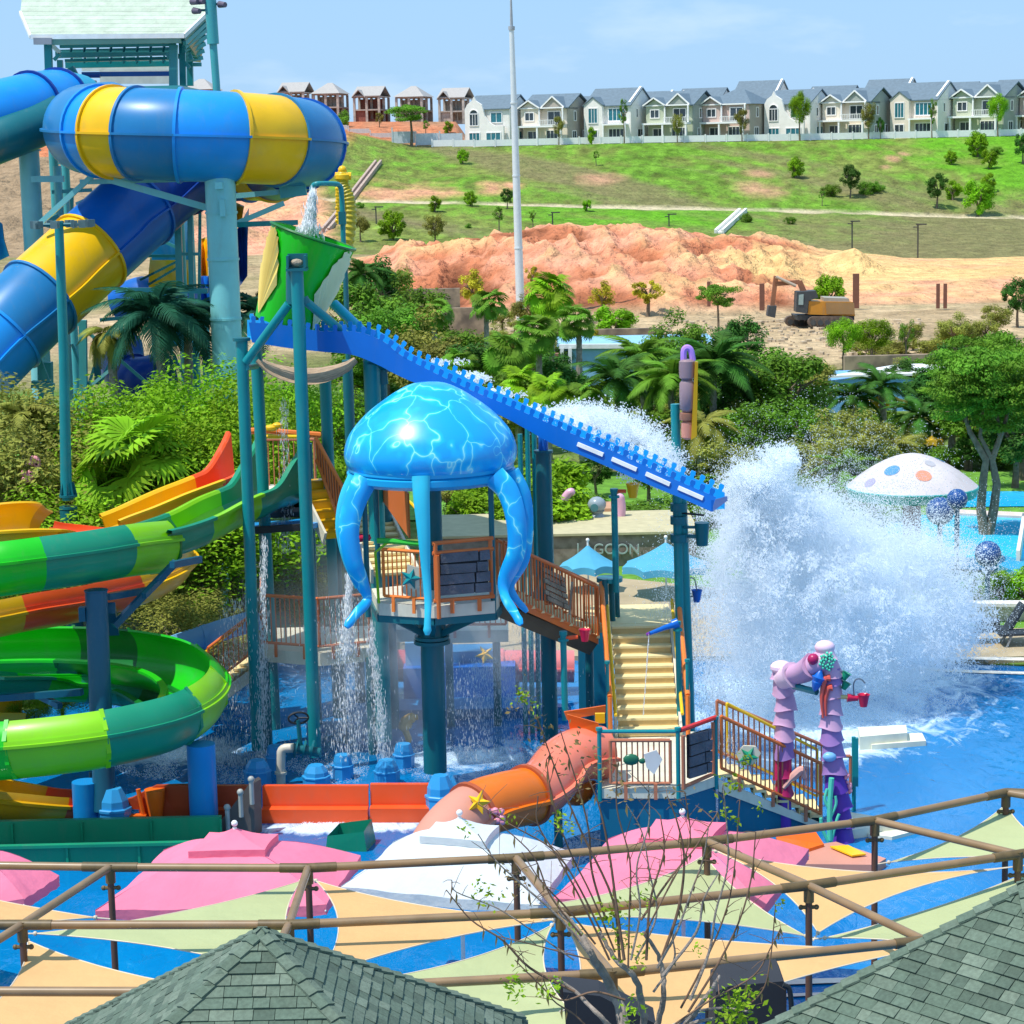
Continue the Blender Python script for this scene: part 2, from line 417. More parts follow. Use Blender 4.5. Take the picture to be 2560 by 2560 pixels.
def trunk_mesh(name, h, r, rx, rz, hc, seed, n=6):
    rg = random.Random(seed); b = MB()
    top = Vector((rg.uniform(-.1, .1) * h, rg.uniform(-.1, .1) * h, h))
    b.tube([(0, 0, -.2), top * .5 + Vector((rg.uniform(-.1, .1), 0, 0)), top], [r * 1.25, r * .9, r * .7], 8)
    for i in range(n):
        a = 6.28 * i / n + rg.uniform(-.4, .4); e = Vector((math.cos(a) * rx * .7, math.sin(a) * rx * .7, hc + rg.uniform(-.2, .5) * rz)); mid = top.lerp(e, .5) + Vector((0, 0, rg.uniform(0, .2) * rz))
        b.tube([top * .92, mid, e], [r * .6, r * .35, r * .12], 6)
        for q in range(2):
            e2 = mid + Vector((rg.uniform(-.5, .5) * rx, rg.uniform(-.5, .5) * rx, rg.uniform(.1, .5) * rz)); b.tube([mid, e2], [r * .3, r * .08], 5)
    return b.mesh(name, BARK, 40)
TREE = {}
def tree_kind(k, leaf, rx, rz, hc, nclump=22, nleaf=110, size=.17, h=None, r=.13, flat=False, seeds=(1, 2, 3)):
    for s in seeds:
        TREE[(k, s)] = (crown_mesh('crown', LEAF[leaf], rx, rz, nclump, nleaf, size, s * 17 + len(k), flat), trunk_mesh('trunk', h or hc - rz * .5, r, rx, rz, hc, s * 5 + 1), hc)
tree_kind('broad' , 'mid', 1.6, 1.5, 3.2, 34, 200, .095)
tree_kind('bright' , 'bright', 1.7, 1.35, 3.1, 46, 250, .07)
tree_kind('dark' , 'dark', 1.5, 1.6, 3.0, 32, 190, .10)
tree_kind('olive' , 'olive', 1.5, 1.5, 3.0, 30, 200, .085)
tree_kind('thin' , 'mid', 1.1, 1.7, 3.6, 15, 130, .09)
tree_kind('lushf', 'bright', 1.7, 1.35, 3.1, 60, 330, .042)
tree_kind('olivef', 'olive', 1.5, 1.5, 3.0, 48, 280, .045)
tree_kind('yellow' , 'yellow', 1.0, 1.1, 2.2, 18, 140, .085)
tree_kind('round' , 'bright', 1.25, 1.3, 1.5, 28, 190, .10, h=.7)
tree_kind('layered', 'mid', 2.1, 1.1, 3.9, 30, 220, .09, flat=True)
tree_kind('shrub' , 'mid', 1.3, .8, .7, 22, 220, .075, h=.3, r=.05)
tree_kind('shrubo' , 'olive', 1.3, .8, .7, 20, 200, .075, h=.3, r=.05)
TN = 0
def tree(kind, base, H, label, group='trees and shrubs round the park', wide=1.0, name=None, cat=None):
    global TN; TN += 1; rg = random.Random(TN * 7)
    cr, tr, hc = TREE[(kind, 1 + TN % 3)]
    top = hc + {'layered': 1.1}.get(kind, 1.45); s = H / top
    shr = kind.startswith('shrub')
    t = thing(name or ('shrub' if shr else 'tree'), label, cat or ('shrub' if shr else 'tree'), base, rg.random() * 6.28, group)
    place(cr, 'crown', parent=t, loc=(0, 0, hc * s), sc=(s * wide, s * wide, s))
    place(tr, 'trunk', parent=t, loc=(0, 0, 0), sc=(s * wide, s * wide, s))
    return t
# palms: feather fronds and fan fronds
def frond_mesh(name, m, Ln, nl, ll, droop, seed, w=.035):
    rg = random.Random(seed); b = MB(); pts = []
    for i in range(11):
        t = i / 10; pts.append(Vector((Ln * t * (1 - .18 * t * droop), 0, Ln * (.42 * t - (.55 + .35 * droop) * t * t))))
    b.tube(pts, [.03 * (1 - .8 * i / 10) + .004 for i in range(11)], 4)
    for k in range(nl):
        t = .12 + .88 * k / nl; i = min(9, int(t * 10)); p = pts[i].lerp(pts[i + 1], t * 10 - i); tg = (pts[i + 1] - pts[i]).normalized()
        l = ll * (math.sin(math.pi * (t * .85 + .12)) * .85 + .15)
        for sd in (-1, 1):
            d = (Vector((0, sd, 0)) + tg * .75 + Vector((0, 0, -.25 * droop + rg.uniform(-.12, .12)))).normalized()
            e = p + d * l + Vector((0, 0, -.28 * l * droop)); mid = p + d * l * .5; q = tg * w
            b.add([p - q, p + q, mid + q, e, mid - q], [(0, 1, 2, 3, 4)])
    return b.mesh(name, m)
def fan_mesh(name, m, R_, n, seed):
    rg = random.Random(seed); b = MB(); st = 1.0 * R_
    b.tube([(0, 0, 0), (st * .5, 0, st * .16), (st, 0, st * .12)], [.03, .022, .015], 4)
    o = Vector((st, 0, st * .12))
    for k in range(n):
        a = -2.0 + 4.0 * k / (n - 1); d = Vector((math.cos(a), math.sin(a), .02 + .1 * math.cos(a))); r = R_ * rg.uniform(.82, 1.0)
        e = o + d * r + Vector((0, 0, -.24 * r)); s = Vector((-math.sin(a), math.cos(a), 0)) * R_ * .075; mid = o + d * r * .6 + Vector((0, 0, .03 if k % 2 else -.02))
        tl = Matrix.Rotation(.75 + .15 * (seed - 1), 3, 'Y'); e, mid, s = o + tl @ (e - o), o + tl @ (mid - o), tl @ s
        b.add([o, mid - s, e, mid + s], [(0, 1, 2, 3)])
    return b.mesh(name, m)
FR = {}
for i in range(3):
    FR[('feather', 'teal', i)] = frond_mesh('frond', LEAF['teal'], 2.6, 34, .75, 1.0, i)
    FR[('feather', 'dark', i)] = frond_mesh('frond', LEAF['dark'], 2.6, 34, .75, .8, i)
    FR[('feather', 'mid', i)] = frond_mesh('frond', LEAF['mid'], 2.4, 32, .7, .9, i)
    FR[('feather', 'olive', i)] = frond_mesh('frond', LEAF['olive'], 2.3, 30, .7, 1.1, i)
    FR[('fan', 'mid', i)] = fan_mesh('frond', LEAF['mid'], .85, 26, i)
    FR[('fan', 'bright', i)] = fan_mesh('frond', LEAF['bright'], .85, 26, i)
    FR[('fan', 'dark', i)] = fan_mesh('frond', LEAF['dark'], .85, 26, i)
PT = {}
def palm_trunk(h, r, seed):
    rg = random.Random(seed); b = MB(); n = max(6, int(h / .22)); pts = []; rr = []
    for i in range(n + 1):
        t = i / n; pts.append(Vector((.12 * math.sin(t * 2 + seed), .1 * math.sin(t * 3), h * t - .2))); rr.append(r * (1.25 - .4 * t) * (1.12 if i % 2 else .94))
    b.tube(pts, rr, 9)
    return b.mesh('trunk', BARKG, 30)
def palm(kind, leaf, base, h, label, n=18, fs=1.0, group='palms round the park', lift=0.0):
    global TN; TN += 1; rg = random.Random(TN * 13)
    t = thing('palm_tree', label, 'palm', base, rg.random() * 6.28, group)
    key = round(h, 1)
    if key not in PT: PT[key] = palm_trunk(key, .15, TN)
    place(PT[key], 'trunk', parent=t)
    for i in range(n):
        az = i * 2.39996; el = lerp(-.25, 1.25, (i + .5) / n) - .15 + lift if kind != 'fan' else lerp(-.7, 1.35, (i + .5) / n)
        R_ = Matrix.Rotation(az, 4, 'Z') @ Matrix.Rotation(-el, 4, 'Y') @ Matrix.Rotation(rg.uniform(-.3, .3) * (3.2 if kind == 'fan' else 1), 4, 'X')
        me = FR[(kind, leaf, i % 3)]
        s = fs * rg.uniform(.85, 1.1)
        place(me, 'frond', parent=t, loc=(.12 * math.sin(2 + TN) * 0, 0, key - .25), rot=R_.to_euler(), sc=(s, s, s))
    return t

# hillside trees: photo px, foot py, height in px
HT = [('round', 1165, 410, 34, 'dark'), ('round', 1092, 530, 38, ''), ('round', 1180, 515, 34, ''), ('dark', 1272, 522, 42, ''), ('thin', 1250, 585, 62, ''), ('thin', 1335, 570, 38, ''),
      ('round', 1470, 528, 26, ''), ('thin', 1495, 415, 34, ''), ('round', 1990, 445, 48, ''), ('dark', 2125, 495, 68, ''), ('shrub', 2080, 490, 36, ''), ('shrub', 2165, 485, 38, ''), ('shrub', 2190, 480, 30, ''), ('thin', 2055, 515, 34, ''),
      ('dark', 2340, 520, 70, ''), ('round', 2445, 540, 82, ''), ('round', 2380, 500, 46, ''), ('round', 2440, 392, 58, ''), ('round', 2470, 422, 44, ''), ('shrub', 2490, 385, 22, ''), ('round', 2375, 412, 32, ''), ('dark', 2553, 410, 62, ''), ('round', 2470, 478, 42, ''),
      ('round', 985, 600, 68, ''), ('olive', 905, 605, 62, ''), ('olive', 1090, 618, 72, ''), ('shrub', 905, 520, 18, ''), ('shrub', 1175, 570, 14, ''), ('shrub', 1975, 560, 22, ''), ('shrub', 1865, 555, 26, ''),
      ('layered', 1038, 366, 92, ''), ('thin', 1075, 345, 40, ''), ('olive', 960, 318, 32, ''), ('shrub', 870, 316, 45, ''), ('round', 1130, 335, 30, '')]
where = ['on the grassy slope below the white houses', 'on the slope beside the mast', 'on the lower grass bank', 'on the upper grass bank']
LM = [(0, 'in the eroded left corner of the slope'), (1000, 'near the drain and the yellow sculpture'), (1130, 'left of the mast'), (1230, 'just left of the mast'), (1310, 'just right of the mast'), (1460, 'below the white bay house'), (1600, 'below the sage house'), (1840, 'by the white drain'), (1960, 'below the arched house'), (2040, 'under the cream gabled house'), (2110, 'in the middle of the hillside cluster'), (2155, 'at the end of the hillside cluster'), (2300, 'on the bright green corner'), (2365, 'beside the largest corner tree'), (2420, 'close under the pale green house'), (2460, 'below the pale green house fence'), (2530, 'at the very edge of the picture')]
for i, (k, px, py, hp, x) in enumerate(HT):
    hp *= 1.15; p = TPy(px, py, 262, 430 if py < 372 else 374); H = hp * p.y / FP
    q = 'small' if hp < 40 else 'large'
    lab = f"{q} {dict(round='round green', dark='dark green', thin='sparse', shrub='low', shrubo='low', olive='dull olive', layered='wide spreading', broad='green')[k]} {'shrub' if k.startswith('shrub') else 'tree'} " + \
          ('by the unfinished houses ' + ('near the grey hoarding' if px > 1000 else 'behind the ring slide') if py < 370 else ('high' if py < 440 else 'midway' if py < 500 else 'low') + ' on the slope ' + [l for a, l in LM if px >= a][-1])
    tree(k, p, H, lab, 'trees and shrubs on the far grass slope', wide=1.0 if k != 'layered' else 1.25)

# ------------------------------------------------------------------ sky-line houses
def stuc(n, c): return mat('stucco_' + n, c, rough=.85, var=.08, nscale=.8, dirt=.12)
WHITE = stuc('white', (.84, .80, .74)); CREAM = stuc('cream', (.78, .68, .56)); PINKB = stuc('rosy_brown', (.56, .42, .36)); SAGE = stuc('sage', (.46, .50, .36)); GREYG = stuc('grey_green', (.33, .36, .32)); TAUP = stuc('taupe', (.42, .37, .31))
TRIM = mat('white_trim', (.88, .86, .84), rough=.6, var=.05)
ROOFM = mat('roof_grey', (.12, .17, .21), rough=.7, var=.15, nscale=2)
GLAS = mat('dark_glass', (.035, .05, .06), rough=.12, var=.2, spec=.8)
GLAT = mat('teal_glass', (.02, .16, .20), rough=.12, var=.2, spec=.8)
CONC = mat('raw_concrete', (.46, .40, .34), rough=.9, var=.3, nscale=1.2, dirt=.3)
SHEET = mat('pale_roof_sheet', (.40, .37, .34), rough=.6, var=.1)
REDB = mat('red_brick_infill', (.28, .10, .07), rough=.9, var=.3, nscale=4)
def gable(mb, x0, x1, y0, y1, z, h, ov=.35, th=.18, along='x'):
    if along == 'y':
        xm = (x0 + x1) / 2
        for a, b in ((x0 - ov, xm), (x1 + ov, xm)):
            zb = z - ov * h / ((x1 - x0) / 2)
            mb.add([(a, y0 - ov, zb), (b, y0 - ov, z + h), (b, y1, z + h), (a, y1, zb), (a, y0 - ov, zb + th), (b, y0 - ov, z + h + th), (b, y1, z + h + th), (a, y1, zb + th)], [(0, 1, 2, 3), (4, 7, 6, 5), (0, 4, 5, 1), (1, 5, 6, 2), (2, 6, 7, 3), (3, 7, 4, 0)])
    else:
        ym = (y0 + y1) / 2
        for a, b in ((y0 - ov, ym), (y1 + ov, ym)):
            zb = z - ov * h / ((y1 - y0) / 2)
            mb.add([(x0 - ov, a, zb), (x0 - ov, b, z + h), (x1 + ov, b, z + h), (x1 + ov, a, zb), (x0 - ov, a, zb + th), (x0 - ov, b, z + h + th), (x1 + ov, b, z + h + th), (x1 + ov, a, zb + th)], [(0, 1, 2, 3), (4, 7, 6, 5), (0, 4, 5, 1), (1, 5, 6, 2), (2, 6, 7, 3), (3, 7, 4, 0)])
def wbox(parent, x, y, z, w, h, m=None, side=False, nm='window', arch=False, mull=2):
    """a window: frame with its pane; side=True: in the right-hand wall (x const)"""
    f = MB(); g = MB(); fr = .14
    def bx(b, cx, cz, ww, hh, d, o): b.box((x + cx, y - o, z + cz) if not side else (x + o, y + cx, z + cz), (ww, d, hh) if not side else (d, ww, hh))
    bx(f, 0, -h / 2 - fr / 2, w + 2 * fr, fr, .14, .03); bx(f, 0, h / 2 + fr / 2, w + 2 * fr, fr, .14, .03)
    bx(f, -w / 2 - fr / 2, 0, fr, h, .14, .03); bx(f, w / 2 + fr / 2, 0, fr, h, .14, .03)
    for k in range(1, mull): bx(f, -w / 2 + w * k / mull, 0, .08, h, .1, .03)
    if arch:
        P = [(math.cos(a) * w / 2, math.sin(a) * w / 2 + h / 2 + .0) for a in [math.pi * i / 10 for i in range(11)]]
        g.prism([Vector((x + a, y - .02, z + b + .002)) for a, b in P], (0, .04, 0))
        f.tube([Vector((x + a * 1.08, y - .05, z + b + (b - h / 2) * .08)) for a, b in P], .09, 6)
    bx(g, 0, 0, w, h, .06, .0)
    fo = f.build(nm, TRIM, parent, local=True, sm=0); g.build('pane', m or GLAS, fo, local=True, sm=0)
def rail(parent, x0, x1, y, z, h=.9):
    b = MB(); b.box(((x0 + x1) / 2, y, z + h), (x1 - x0, .1, .09)); b.box(((x0 + x1) / 2, y, z + .1), (x1 - x0, .08, .07)); n = int((x1 - x0) / .3)
    for i in range(n + 1): b.box((x0 + (x1 - x0) * i / n, y, z + h / 2 + .05), (.07, .07, h - .15))
    b.build('balcony_rail', TRIM, parent, local=True, sm=0)
def house_b(t, wall, sidew, hip=False):
    w = MB(); w.box((4.1, 5.2, 3.15), (8.2, 9.4, 6.3)); w.build('wall', wall, t, local=True, sm=0)
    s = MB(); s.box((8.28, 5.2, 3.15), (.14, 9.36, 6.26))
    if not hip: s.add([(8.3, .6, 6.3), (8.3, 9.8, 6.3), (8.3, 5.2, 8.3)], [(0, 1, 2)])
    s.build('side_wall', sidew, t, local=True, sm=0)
    bay = MB(); bay.box((1.75, .1, 4.75), (3.3, 1.2, 3.0)); bay.prism([V(.05, -.5, 6.25), V(3.45, -.5, 6.25), V(1.75, -.5, 7.5)], (0, 1.2, 0)); bay.build('bay', wall, t, local=True, sm=0)
    r = MB()
    if hip:
        a = [V(-.4, .1, 6.3), V(8.8, .1, 6.3), V(8.8, 10.3, 6.3), V(-.4, 10.3, 6.3), V(3.4, 5.2, 8.9), V(5.2, 5.2, 8.9)]
        r.add(a, [(0, 1, 5, 4), (1, 2, 5), (2, 3, 4, 5), (3, 0, 4), (0, 3, 2, 1)])
    else:
        gable(r, 0, 8.35, .5, 9.9, 6.35, 2.25); gable(r, 4.0, 8.0, -.1, 4.6, 6.4, 1.7, along='y')
    gable(r, 0, 3.5, -.6, 3.6, 6.3, 1.25, along='y'); r.build('roof', ROOFM, t, local=True, sm=0)
    tr = MB()
    for x in (0.1, 3.6, 7.9): tr.box((x, -1.5, 1.55), (.28, .28, 3.1))
    for x in (3.7, 8.0): tr.box((x, -.75, 4.8), (.22, .22, 2.9))
    tr.box((4.0, -.9, 3.2), (8.3, 1.6, .3)); tr.box((4.0, -.65, 6.3), (8.4, .18, .22))
    if not hip: tr.bar((3.9, -.52, 6.4), (6.0, -.52, 8.2), .14, .22); tr.bar((6.0, -.52, 8.2), (8.1, -.52, 6.4), .14, .22)
    tr.bar((-.3, -1.0, 6.3), (1.75, -1.0, 7.6), .14, .22); tr.bar((1.75, -1.0, 7.6), (3.8, -1.0, 6.3), .14, .22)
    tr.build('white_trim', TRIM, t, local=True, sm=0)
    if not hip:
        g2 = MB(); g2.prism([V(4.1, -.3, 6.4), V(7.9, -.3, 6.4), V(6.0, -.3, 8.05)], (0, .6, 0)); g2.build('gable', sidew, t, local=True, sm=0)
    wbox(t, 1.75, -.52, 4.9, 1.5, 1.25); wbox(t, 5.9, .48, 4.6, 2.2, 2.1); wbox(t, 1.9, .48, 1.4, 1.8, 1.9); wbox(t, 5.8, .48, 1.4, 2.6, 2.1, mull=4)
    wbox(t, 8.36, 3.4, 4.9, .7, 1.5, side=True, mull=1); wbox(t, 8.36, 3.0, 1.6, 1.4, 1.4, side=True); wbox(t, 8.36, 7.0, 1.5, .8, 1.8, side=True, mull=1)
    rail(t, 3.8, 8.0, -1.6, 3.35)
def house_a(t, wall, sidew):
    w = MB(); w.box((4.0, 5.4, 3.1), (7.8, 9.0, 6.2)); w.build('wall', wall, t, local=True, sm=0)
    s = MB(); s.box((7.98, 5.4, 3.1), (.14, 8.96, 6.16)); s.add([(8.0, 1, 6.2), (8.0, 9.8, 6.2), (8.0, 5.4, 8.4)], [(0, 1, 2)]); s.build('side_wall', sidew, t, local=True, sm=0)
    p = MB(); pts = [(0, 0), (0, 6.2), (.5, 7.1), (1.4, 7.7), (1.75, 8.4), (2.1, 7.7), (3.2, 7.0), (3.5, 6.1), (3.8, 5.0), (4.6, 3.9), (5.6, 3.3), (7.3, 3.2), (7.3, 0)]
    p.prism([V(x, 0, z) for x, z in pts], (0, .45, 0)); p.build('parapet_facade', WHITE, t, local=True, sm=0)
    r = MB(); gable(r, 0, 7.9, .9, 9.9, 6.25, 2.3); r.build('roof', ROOFM, t, local=True, sm=0)
    wbox(t, 1.75, -.02, 4.4, 1.5, 1.9, GLAS, arch=True, mull=3); wbox(t, 5.6, .88, 4.7, 2.0, 1.6, GLAT); wbox(t, 1.8, -.02, 1.3, 1.9, 1.6, GLAT, mull=3); wbox(t, 5.4, -.02, 1.3, 2.6, 1.5, GLAT, mull=3)
    wbox(t, 8.06, 3.6, 4.8, .6, 1.3, side=True, mull=1); wbox(t, 8.06, 4.6, 1.4, 2.4, 1.7, GLAT, side=True)
def house_c(t, wall, sidew):
    w = MB(); w.box((4.0, 5.4, 3.1), (7.8, 9.0, 6.2)); w.build('wall', wall, t, local=True, sm=0)
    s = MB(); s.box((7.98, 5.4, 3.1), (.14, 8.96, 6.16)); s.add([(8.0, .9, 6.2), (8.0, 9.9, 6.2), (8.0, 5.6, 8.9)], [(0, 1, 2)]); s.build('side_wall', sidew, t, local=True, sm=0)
    p = MB(); p.prism([V(.1, 0, 0), V(.1, 0, 6.3), V(1.75, 0, 7.5), V(3.4, 0, 6.3), V(3.4, 0, 0)], (0, 1.0, 0)); p.build('bay', wall, t, local=True, sm=0)
    r = MB(); gable(r, 0, 7.9, .9, 9.9, 6.25, 2.7); gable(r, .1, 3.4, 0, 3.5, 6.3, 1.25, along='y', ov=.15); r.build('roof', ROOFM, t, local=True, sm=0)
    tr = MB(); tr.bar((7.8, 1.0, 6.6), (7.8, 5.5, 9.2), .35, .25); tr.box((5.5, .2, 3.1), (4.2, 1.4, .25)); tr.box((3.7, -.4, 1.5), (.25, .25, 3.0)); tr.box((7.6, -.4, 1.5), (.25, .25, 3.0)); tr.build('white_trim', TRIM, t, local=True, sm=0)
    wbox(t, 1.75, -.02, 4.6, 1.5, 2.3, GLAT, mull=3); wbox(t, 5.6, .86, 4.7, 2.8, 1.9, GLAT, mull=4); wbox(t, 1.75, -.02, 1.4, 1.5, 1.6); wbox(t, 5.5, .86, 1.4, 2.6, 1.9, mull=4)
    wbox(t, 8.06, 3.2, 4.9, .5, 1.3, side=True, mull=1); wbox(t, 8.06, 4.6, 1.4, 2.4, 1.7, side=True)
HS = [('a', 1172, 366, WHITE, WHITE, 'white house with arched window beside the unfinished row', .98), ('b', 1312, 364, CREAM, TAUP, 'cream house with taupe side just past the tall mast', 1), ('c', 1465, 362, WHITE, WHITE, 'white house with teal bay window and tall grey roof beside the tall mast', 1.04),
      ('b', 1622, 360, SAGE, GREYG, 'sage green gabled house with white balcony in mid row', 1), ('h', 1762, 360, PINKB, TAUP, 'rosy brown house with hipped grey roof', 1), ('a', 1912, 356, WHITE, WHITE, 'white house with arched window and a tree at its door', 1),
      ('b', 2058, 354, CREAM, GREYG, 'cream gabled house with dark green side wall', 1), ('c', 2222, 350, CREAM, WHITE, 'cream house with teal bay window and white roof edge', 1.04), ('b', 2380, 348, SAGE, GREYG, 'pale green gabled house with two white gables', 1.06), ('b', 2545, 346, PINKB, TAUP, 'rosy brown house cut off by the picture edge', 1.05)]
def yaw_for(px, a=26): return -(math.radians(a) + math.atan((px - 1280) / FP))
for k, px, py, wl, sd, lab, sc in HS:
    p = TP(px, 384); t = thing('house', lab, 'house', p, yaw_for(px), 'finished houses along the ridge'); t.scale = (sc, sc, sc * .98)
    dict(a=house_a, b=house_b, c=house_c).get(k, lambda t, a, b: house_b(t, a, b, True))(t, wl, sd)
for i, (px, sc) in enumerate(((1400, .98), (1560, 1.0), (1690, 1.1), (1830, 1.18), (2010, 1.1), (2150, 1.16), (2310, 1.12), (2470, 1.1))):
    p = TP(px, 409); t = thing('house', f"second row house whose grey roof shows behind the {['cream', 'white teal bay', 'sage green', 'rosy brown', 'arched window', 'dark green sided', 'cream teal bay', 'pale green'][i]} house", 'house', p, yaw_for(px, 20), 'second row of houses behind the ridge row'); t.scale = (1, 1, sc * .98)
    (house_c if i % 2 else house_a)(t, WHITE, WHITE)
# unfinished houses
def skeleton(px, py, wd, lab, hip, infill):
    p = TP(px, 425); p.z = W(px, py, 425).z; t = thing('unfinished_house', lab, 'house', p, yaw_for(px, 14), 'unfinished houses on the ridge'); t.scale = (1, 1, .84); w = wd * .84 * 425 / FP; f = MB()
    for x in (0, w * .5, w):
        for y in (0, 4, 8): f.box((x, y, 2.75), (.42, .42, 5.5))
    f.box((w / 2, 4, 2.7), (w + .3, 8.3, .3)); f.box((w / 2, 4, 5.6), (w + .3, 8.3, .25)); f.build('concrete_frame', CONC, t, local=True, sm=0)
    r = MB()
    if hip:
        a = [V(-.5, -.5, 5.75), V(w + .5, -.5, 5.75), V(w + .5, 8.5, 5.75), V(-.5, 8.5, 5.75), V(w * .4, 4, 8.2), V(w * .6, 4, 8.2)]; r.add(a, [(0, 1, 5, 4), (1, 2, 5), (2, 3, 4, 5), (3, 0, 4), (0, 3, 2, 1)])
    else: gable(r, 0, w, 0, 8, 5.8, 2.0); gable(r, 0, w * .4, -.3, 3, 5.8, 1.2, along='y')
    r.build('roof', SHEET, t, local=True, sm=0)
    if infill:
        q = MB().box((w * .25, .3, 1.3), (w * .44, .2, 2.5)); q.box((w * .75, 4.3, 4.0), (w * .44, .2, 2.3)); q.box((w * .25, 4.3, 4.0), (w * .44, .2, 2.3)); q.box((w * .5, 7.9, 1.4), (w, .2, 2.7)); q.box((w * .5, 1.0, .3), (w, .2, .8)); q.build('infill_wall', REDB if infill == 2 else CONC, t, local=True, sm=0)
skeleton(800, 300, 72, 'unfinished house with pale hipped roof nearest the yellow tube', True, 1)
skeleton(900, 306, 74, 'unfinished house with dark openings and flat pale roof', False, 2)
skeleton(1004, 308, 76, 'unfinished open frame house with white pyramid roof', True, 1)
skeleton(1110, 310, 72, 'unfinished open frame house with white gable roof beside the arched house', False, 1)
skeleton(715, 296, 72, 'unfinished house with brown roof just above the yellow ring section', False, 1)
skeleton(480, 290, 80, 'unfinished pale house behind the ring slide', True, 1)
# fences along the ridge
def ridge_fence(x0, x1, Y, h, label, m, name='fence', step=3.4):
    a, b = TP(x0, Y), TP(x1, Y); t = thing(name, label, 'fence', a); pan = []
    n = max(1, int((b - a).length / step)); me = None
    for i in range(n):
        p = TP(x0 + (x1 - x0) * i / n, Y); q = TP(x0 + (x1 - x0) * (i + 1) / n, Y); zt = (p.z + q.z) / 2
        mb = MB().bar(V(p.x, p.y, zt + h * .5), V(q.x - .2, q.y, zt + h * .5), .1, h * .84); mb.build('panel', m, t, sm=0)
        mb = MB().box((p.x - .05, p.y, p.z + h * .52), (.22, .22, h * 1.1)); mb.build('post', m, t, sm=0)
ridge_fence(1090, 2600, 376.5, 1.25, 'long low white fence along the ridge in front of the houses', TRIM)
ridge_fence(992, 1168, 379, 2.3, 'pale grey site hoarding left of the white arched house', mat('hoarding_grey', (.60, .63, .66), rough=.6))
ridge_fence(830, 992, 386, .9, 'low white retaining wall below the unfinished houses', mat('retaining_white', (.62, .58, .55), rough=.8), 'retaining_wall')
for i, (px, py, hp) in enumerate(((1403, 325, 72), (1565, 345, 105), (1697, 330, 72), (1857, 335, 82), (2000, 345, 120), (2170, 335, 90), (2327, 350, 95), (2490, 340, 105), (1485, 358, 46), (2200, 345, 50))):
    p = TP(px, 375.2); k = ('olive', 'thin', 'olive', 'olive', 'bright', 'olive', 'thin', 'bright', 'round', 'dark')[i]
    tree(k, p, hp * 377 / FP, ['small bushy tree before the cream and taupe house', 'thin grey green tree before the tall grey roof', 'small round tree before the sage green house', 'small tree before the rosy brown house', 'tall thin tree before the second arched house', 'loose tree before the dark green sided house', 'sparse tree before the cream teal bay house', 'bright tree before the pale green house', 'low round bush at the white ridge fence beside the mast', 'dark bush at the ridge fence'][i], 'garden trees in front of the ridge houses', wide=.62)
# the mast
b = W(1302, 800, 190); b.z = ground_z(1302, 190); tp = W(1279, 75, 190)
t = thing('mast', 'tall white tapered mast rising in front of the grass slope', 'mast', b)
mm = MB(); dv = (tp - b); mm.tube([b, b + dv * .5, tp], [.38, .31, .2], 14); mm.build('shaft', mat('mast_paint', (.72, .76, .78), rough=.4, metal=.2, var=.06), t)
mm = MB(); mm.tube([tp, tp + V(0, 0, .3)], [.28, .28], 12); mm.tube([tp + V(0, 0, .3), W(1276, -60, 190)], [.13, .04], 8); mm.build('antenna', mat('mast_grey', (.35, .38, .42), rough=.5), t)
mm = MB()
for k in (.25, .5, .75): c = b + dv * k; mm.tube([c, c + dv.normalized() * .12], .42 - .15 * k, 14)
mm.build('joint_collar', MATS['mast_paint'], t)
# small lamp posts on the slope and drains
for i, (px, py, hp) in enumerate(((1384, 572, 40), (1674, 566, 30), (2130, 622, 68), (2294, 660, 92), (945, 560, 42))):
    p = TPy(px, py, 262, 320); h = hp * p.y / FP; t = thing('lamp_post', ['thin dark lamp post on the grass right of the mast', 'short dark lamp post above the red mound', 'tall lamp post above the pale spoil heap', 'tallest dark utility post on the brown bank', 'thin lamp post left of the red mound'][i], 'lamp post', p, 0, 'lamp posts on the bank')
    mm = MB(); mm.tube([(0, 0, -.5), (0, 0, h)], .09, 6); mm.build('pole', mat('dark_post', (.06, .06, .05), rough=.6), t, local=True); mm = MB(); mm.box((.4, 0, h), (1.2, .2, .15)); mm.box((-.3, 0, h - .3), (.5, .3, .12)); mm.build('arm', MATS['dark_post'], t, local=True)
def drain(a, b, w, label, m):
    A, B = TPy(*a, 262, 374), TPy(*b, 262, 374); t = MB(); n = 10; 
    for k in range(n):
        p = A.lerp(B, k / n); q = A.lerp(B, (k + 1) / n)
        pa, pb = TPy(lerp(a[0], b[0], k / n), lerp(a[1], b[1], k / n), 262, 374), TPy(lerp(a[0], b[0], (k + 1) / n), lerp(a[1], b[1], (k + 1) / n), 262, 374)
        t.bar(pa + V(-w / 2, 0, .25), pb + V(-w / 2, 0, .25), .35, .6); t.bar(pa + V(w / 2, 0, .25), pb + V(w / 2, 0, .25), .35, .6); t.bar(pa + V(0, 0, .1), pb + V(0, 0, .1), w, .2)
    tag(t.build('drain_channel', m, sm=0), label, 'drain')
DRN = mat('drain_concrete', (.46, .34, .27), rough=.9, var=.3)
drain((955, 408), (882, 500), .8, 'pale stepped drain channel running down the red hillside', DRN)
drain((862, 528), (818, 580), .8, 'lower length of drain channel behind the green bucket', DRN)
drain((1858, 530), (1798, 584), .9, 'short white drain running down the lower grass bank', mat('drain_white', (.8, .78, .72), rough=.8))
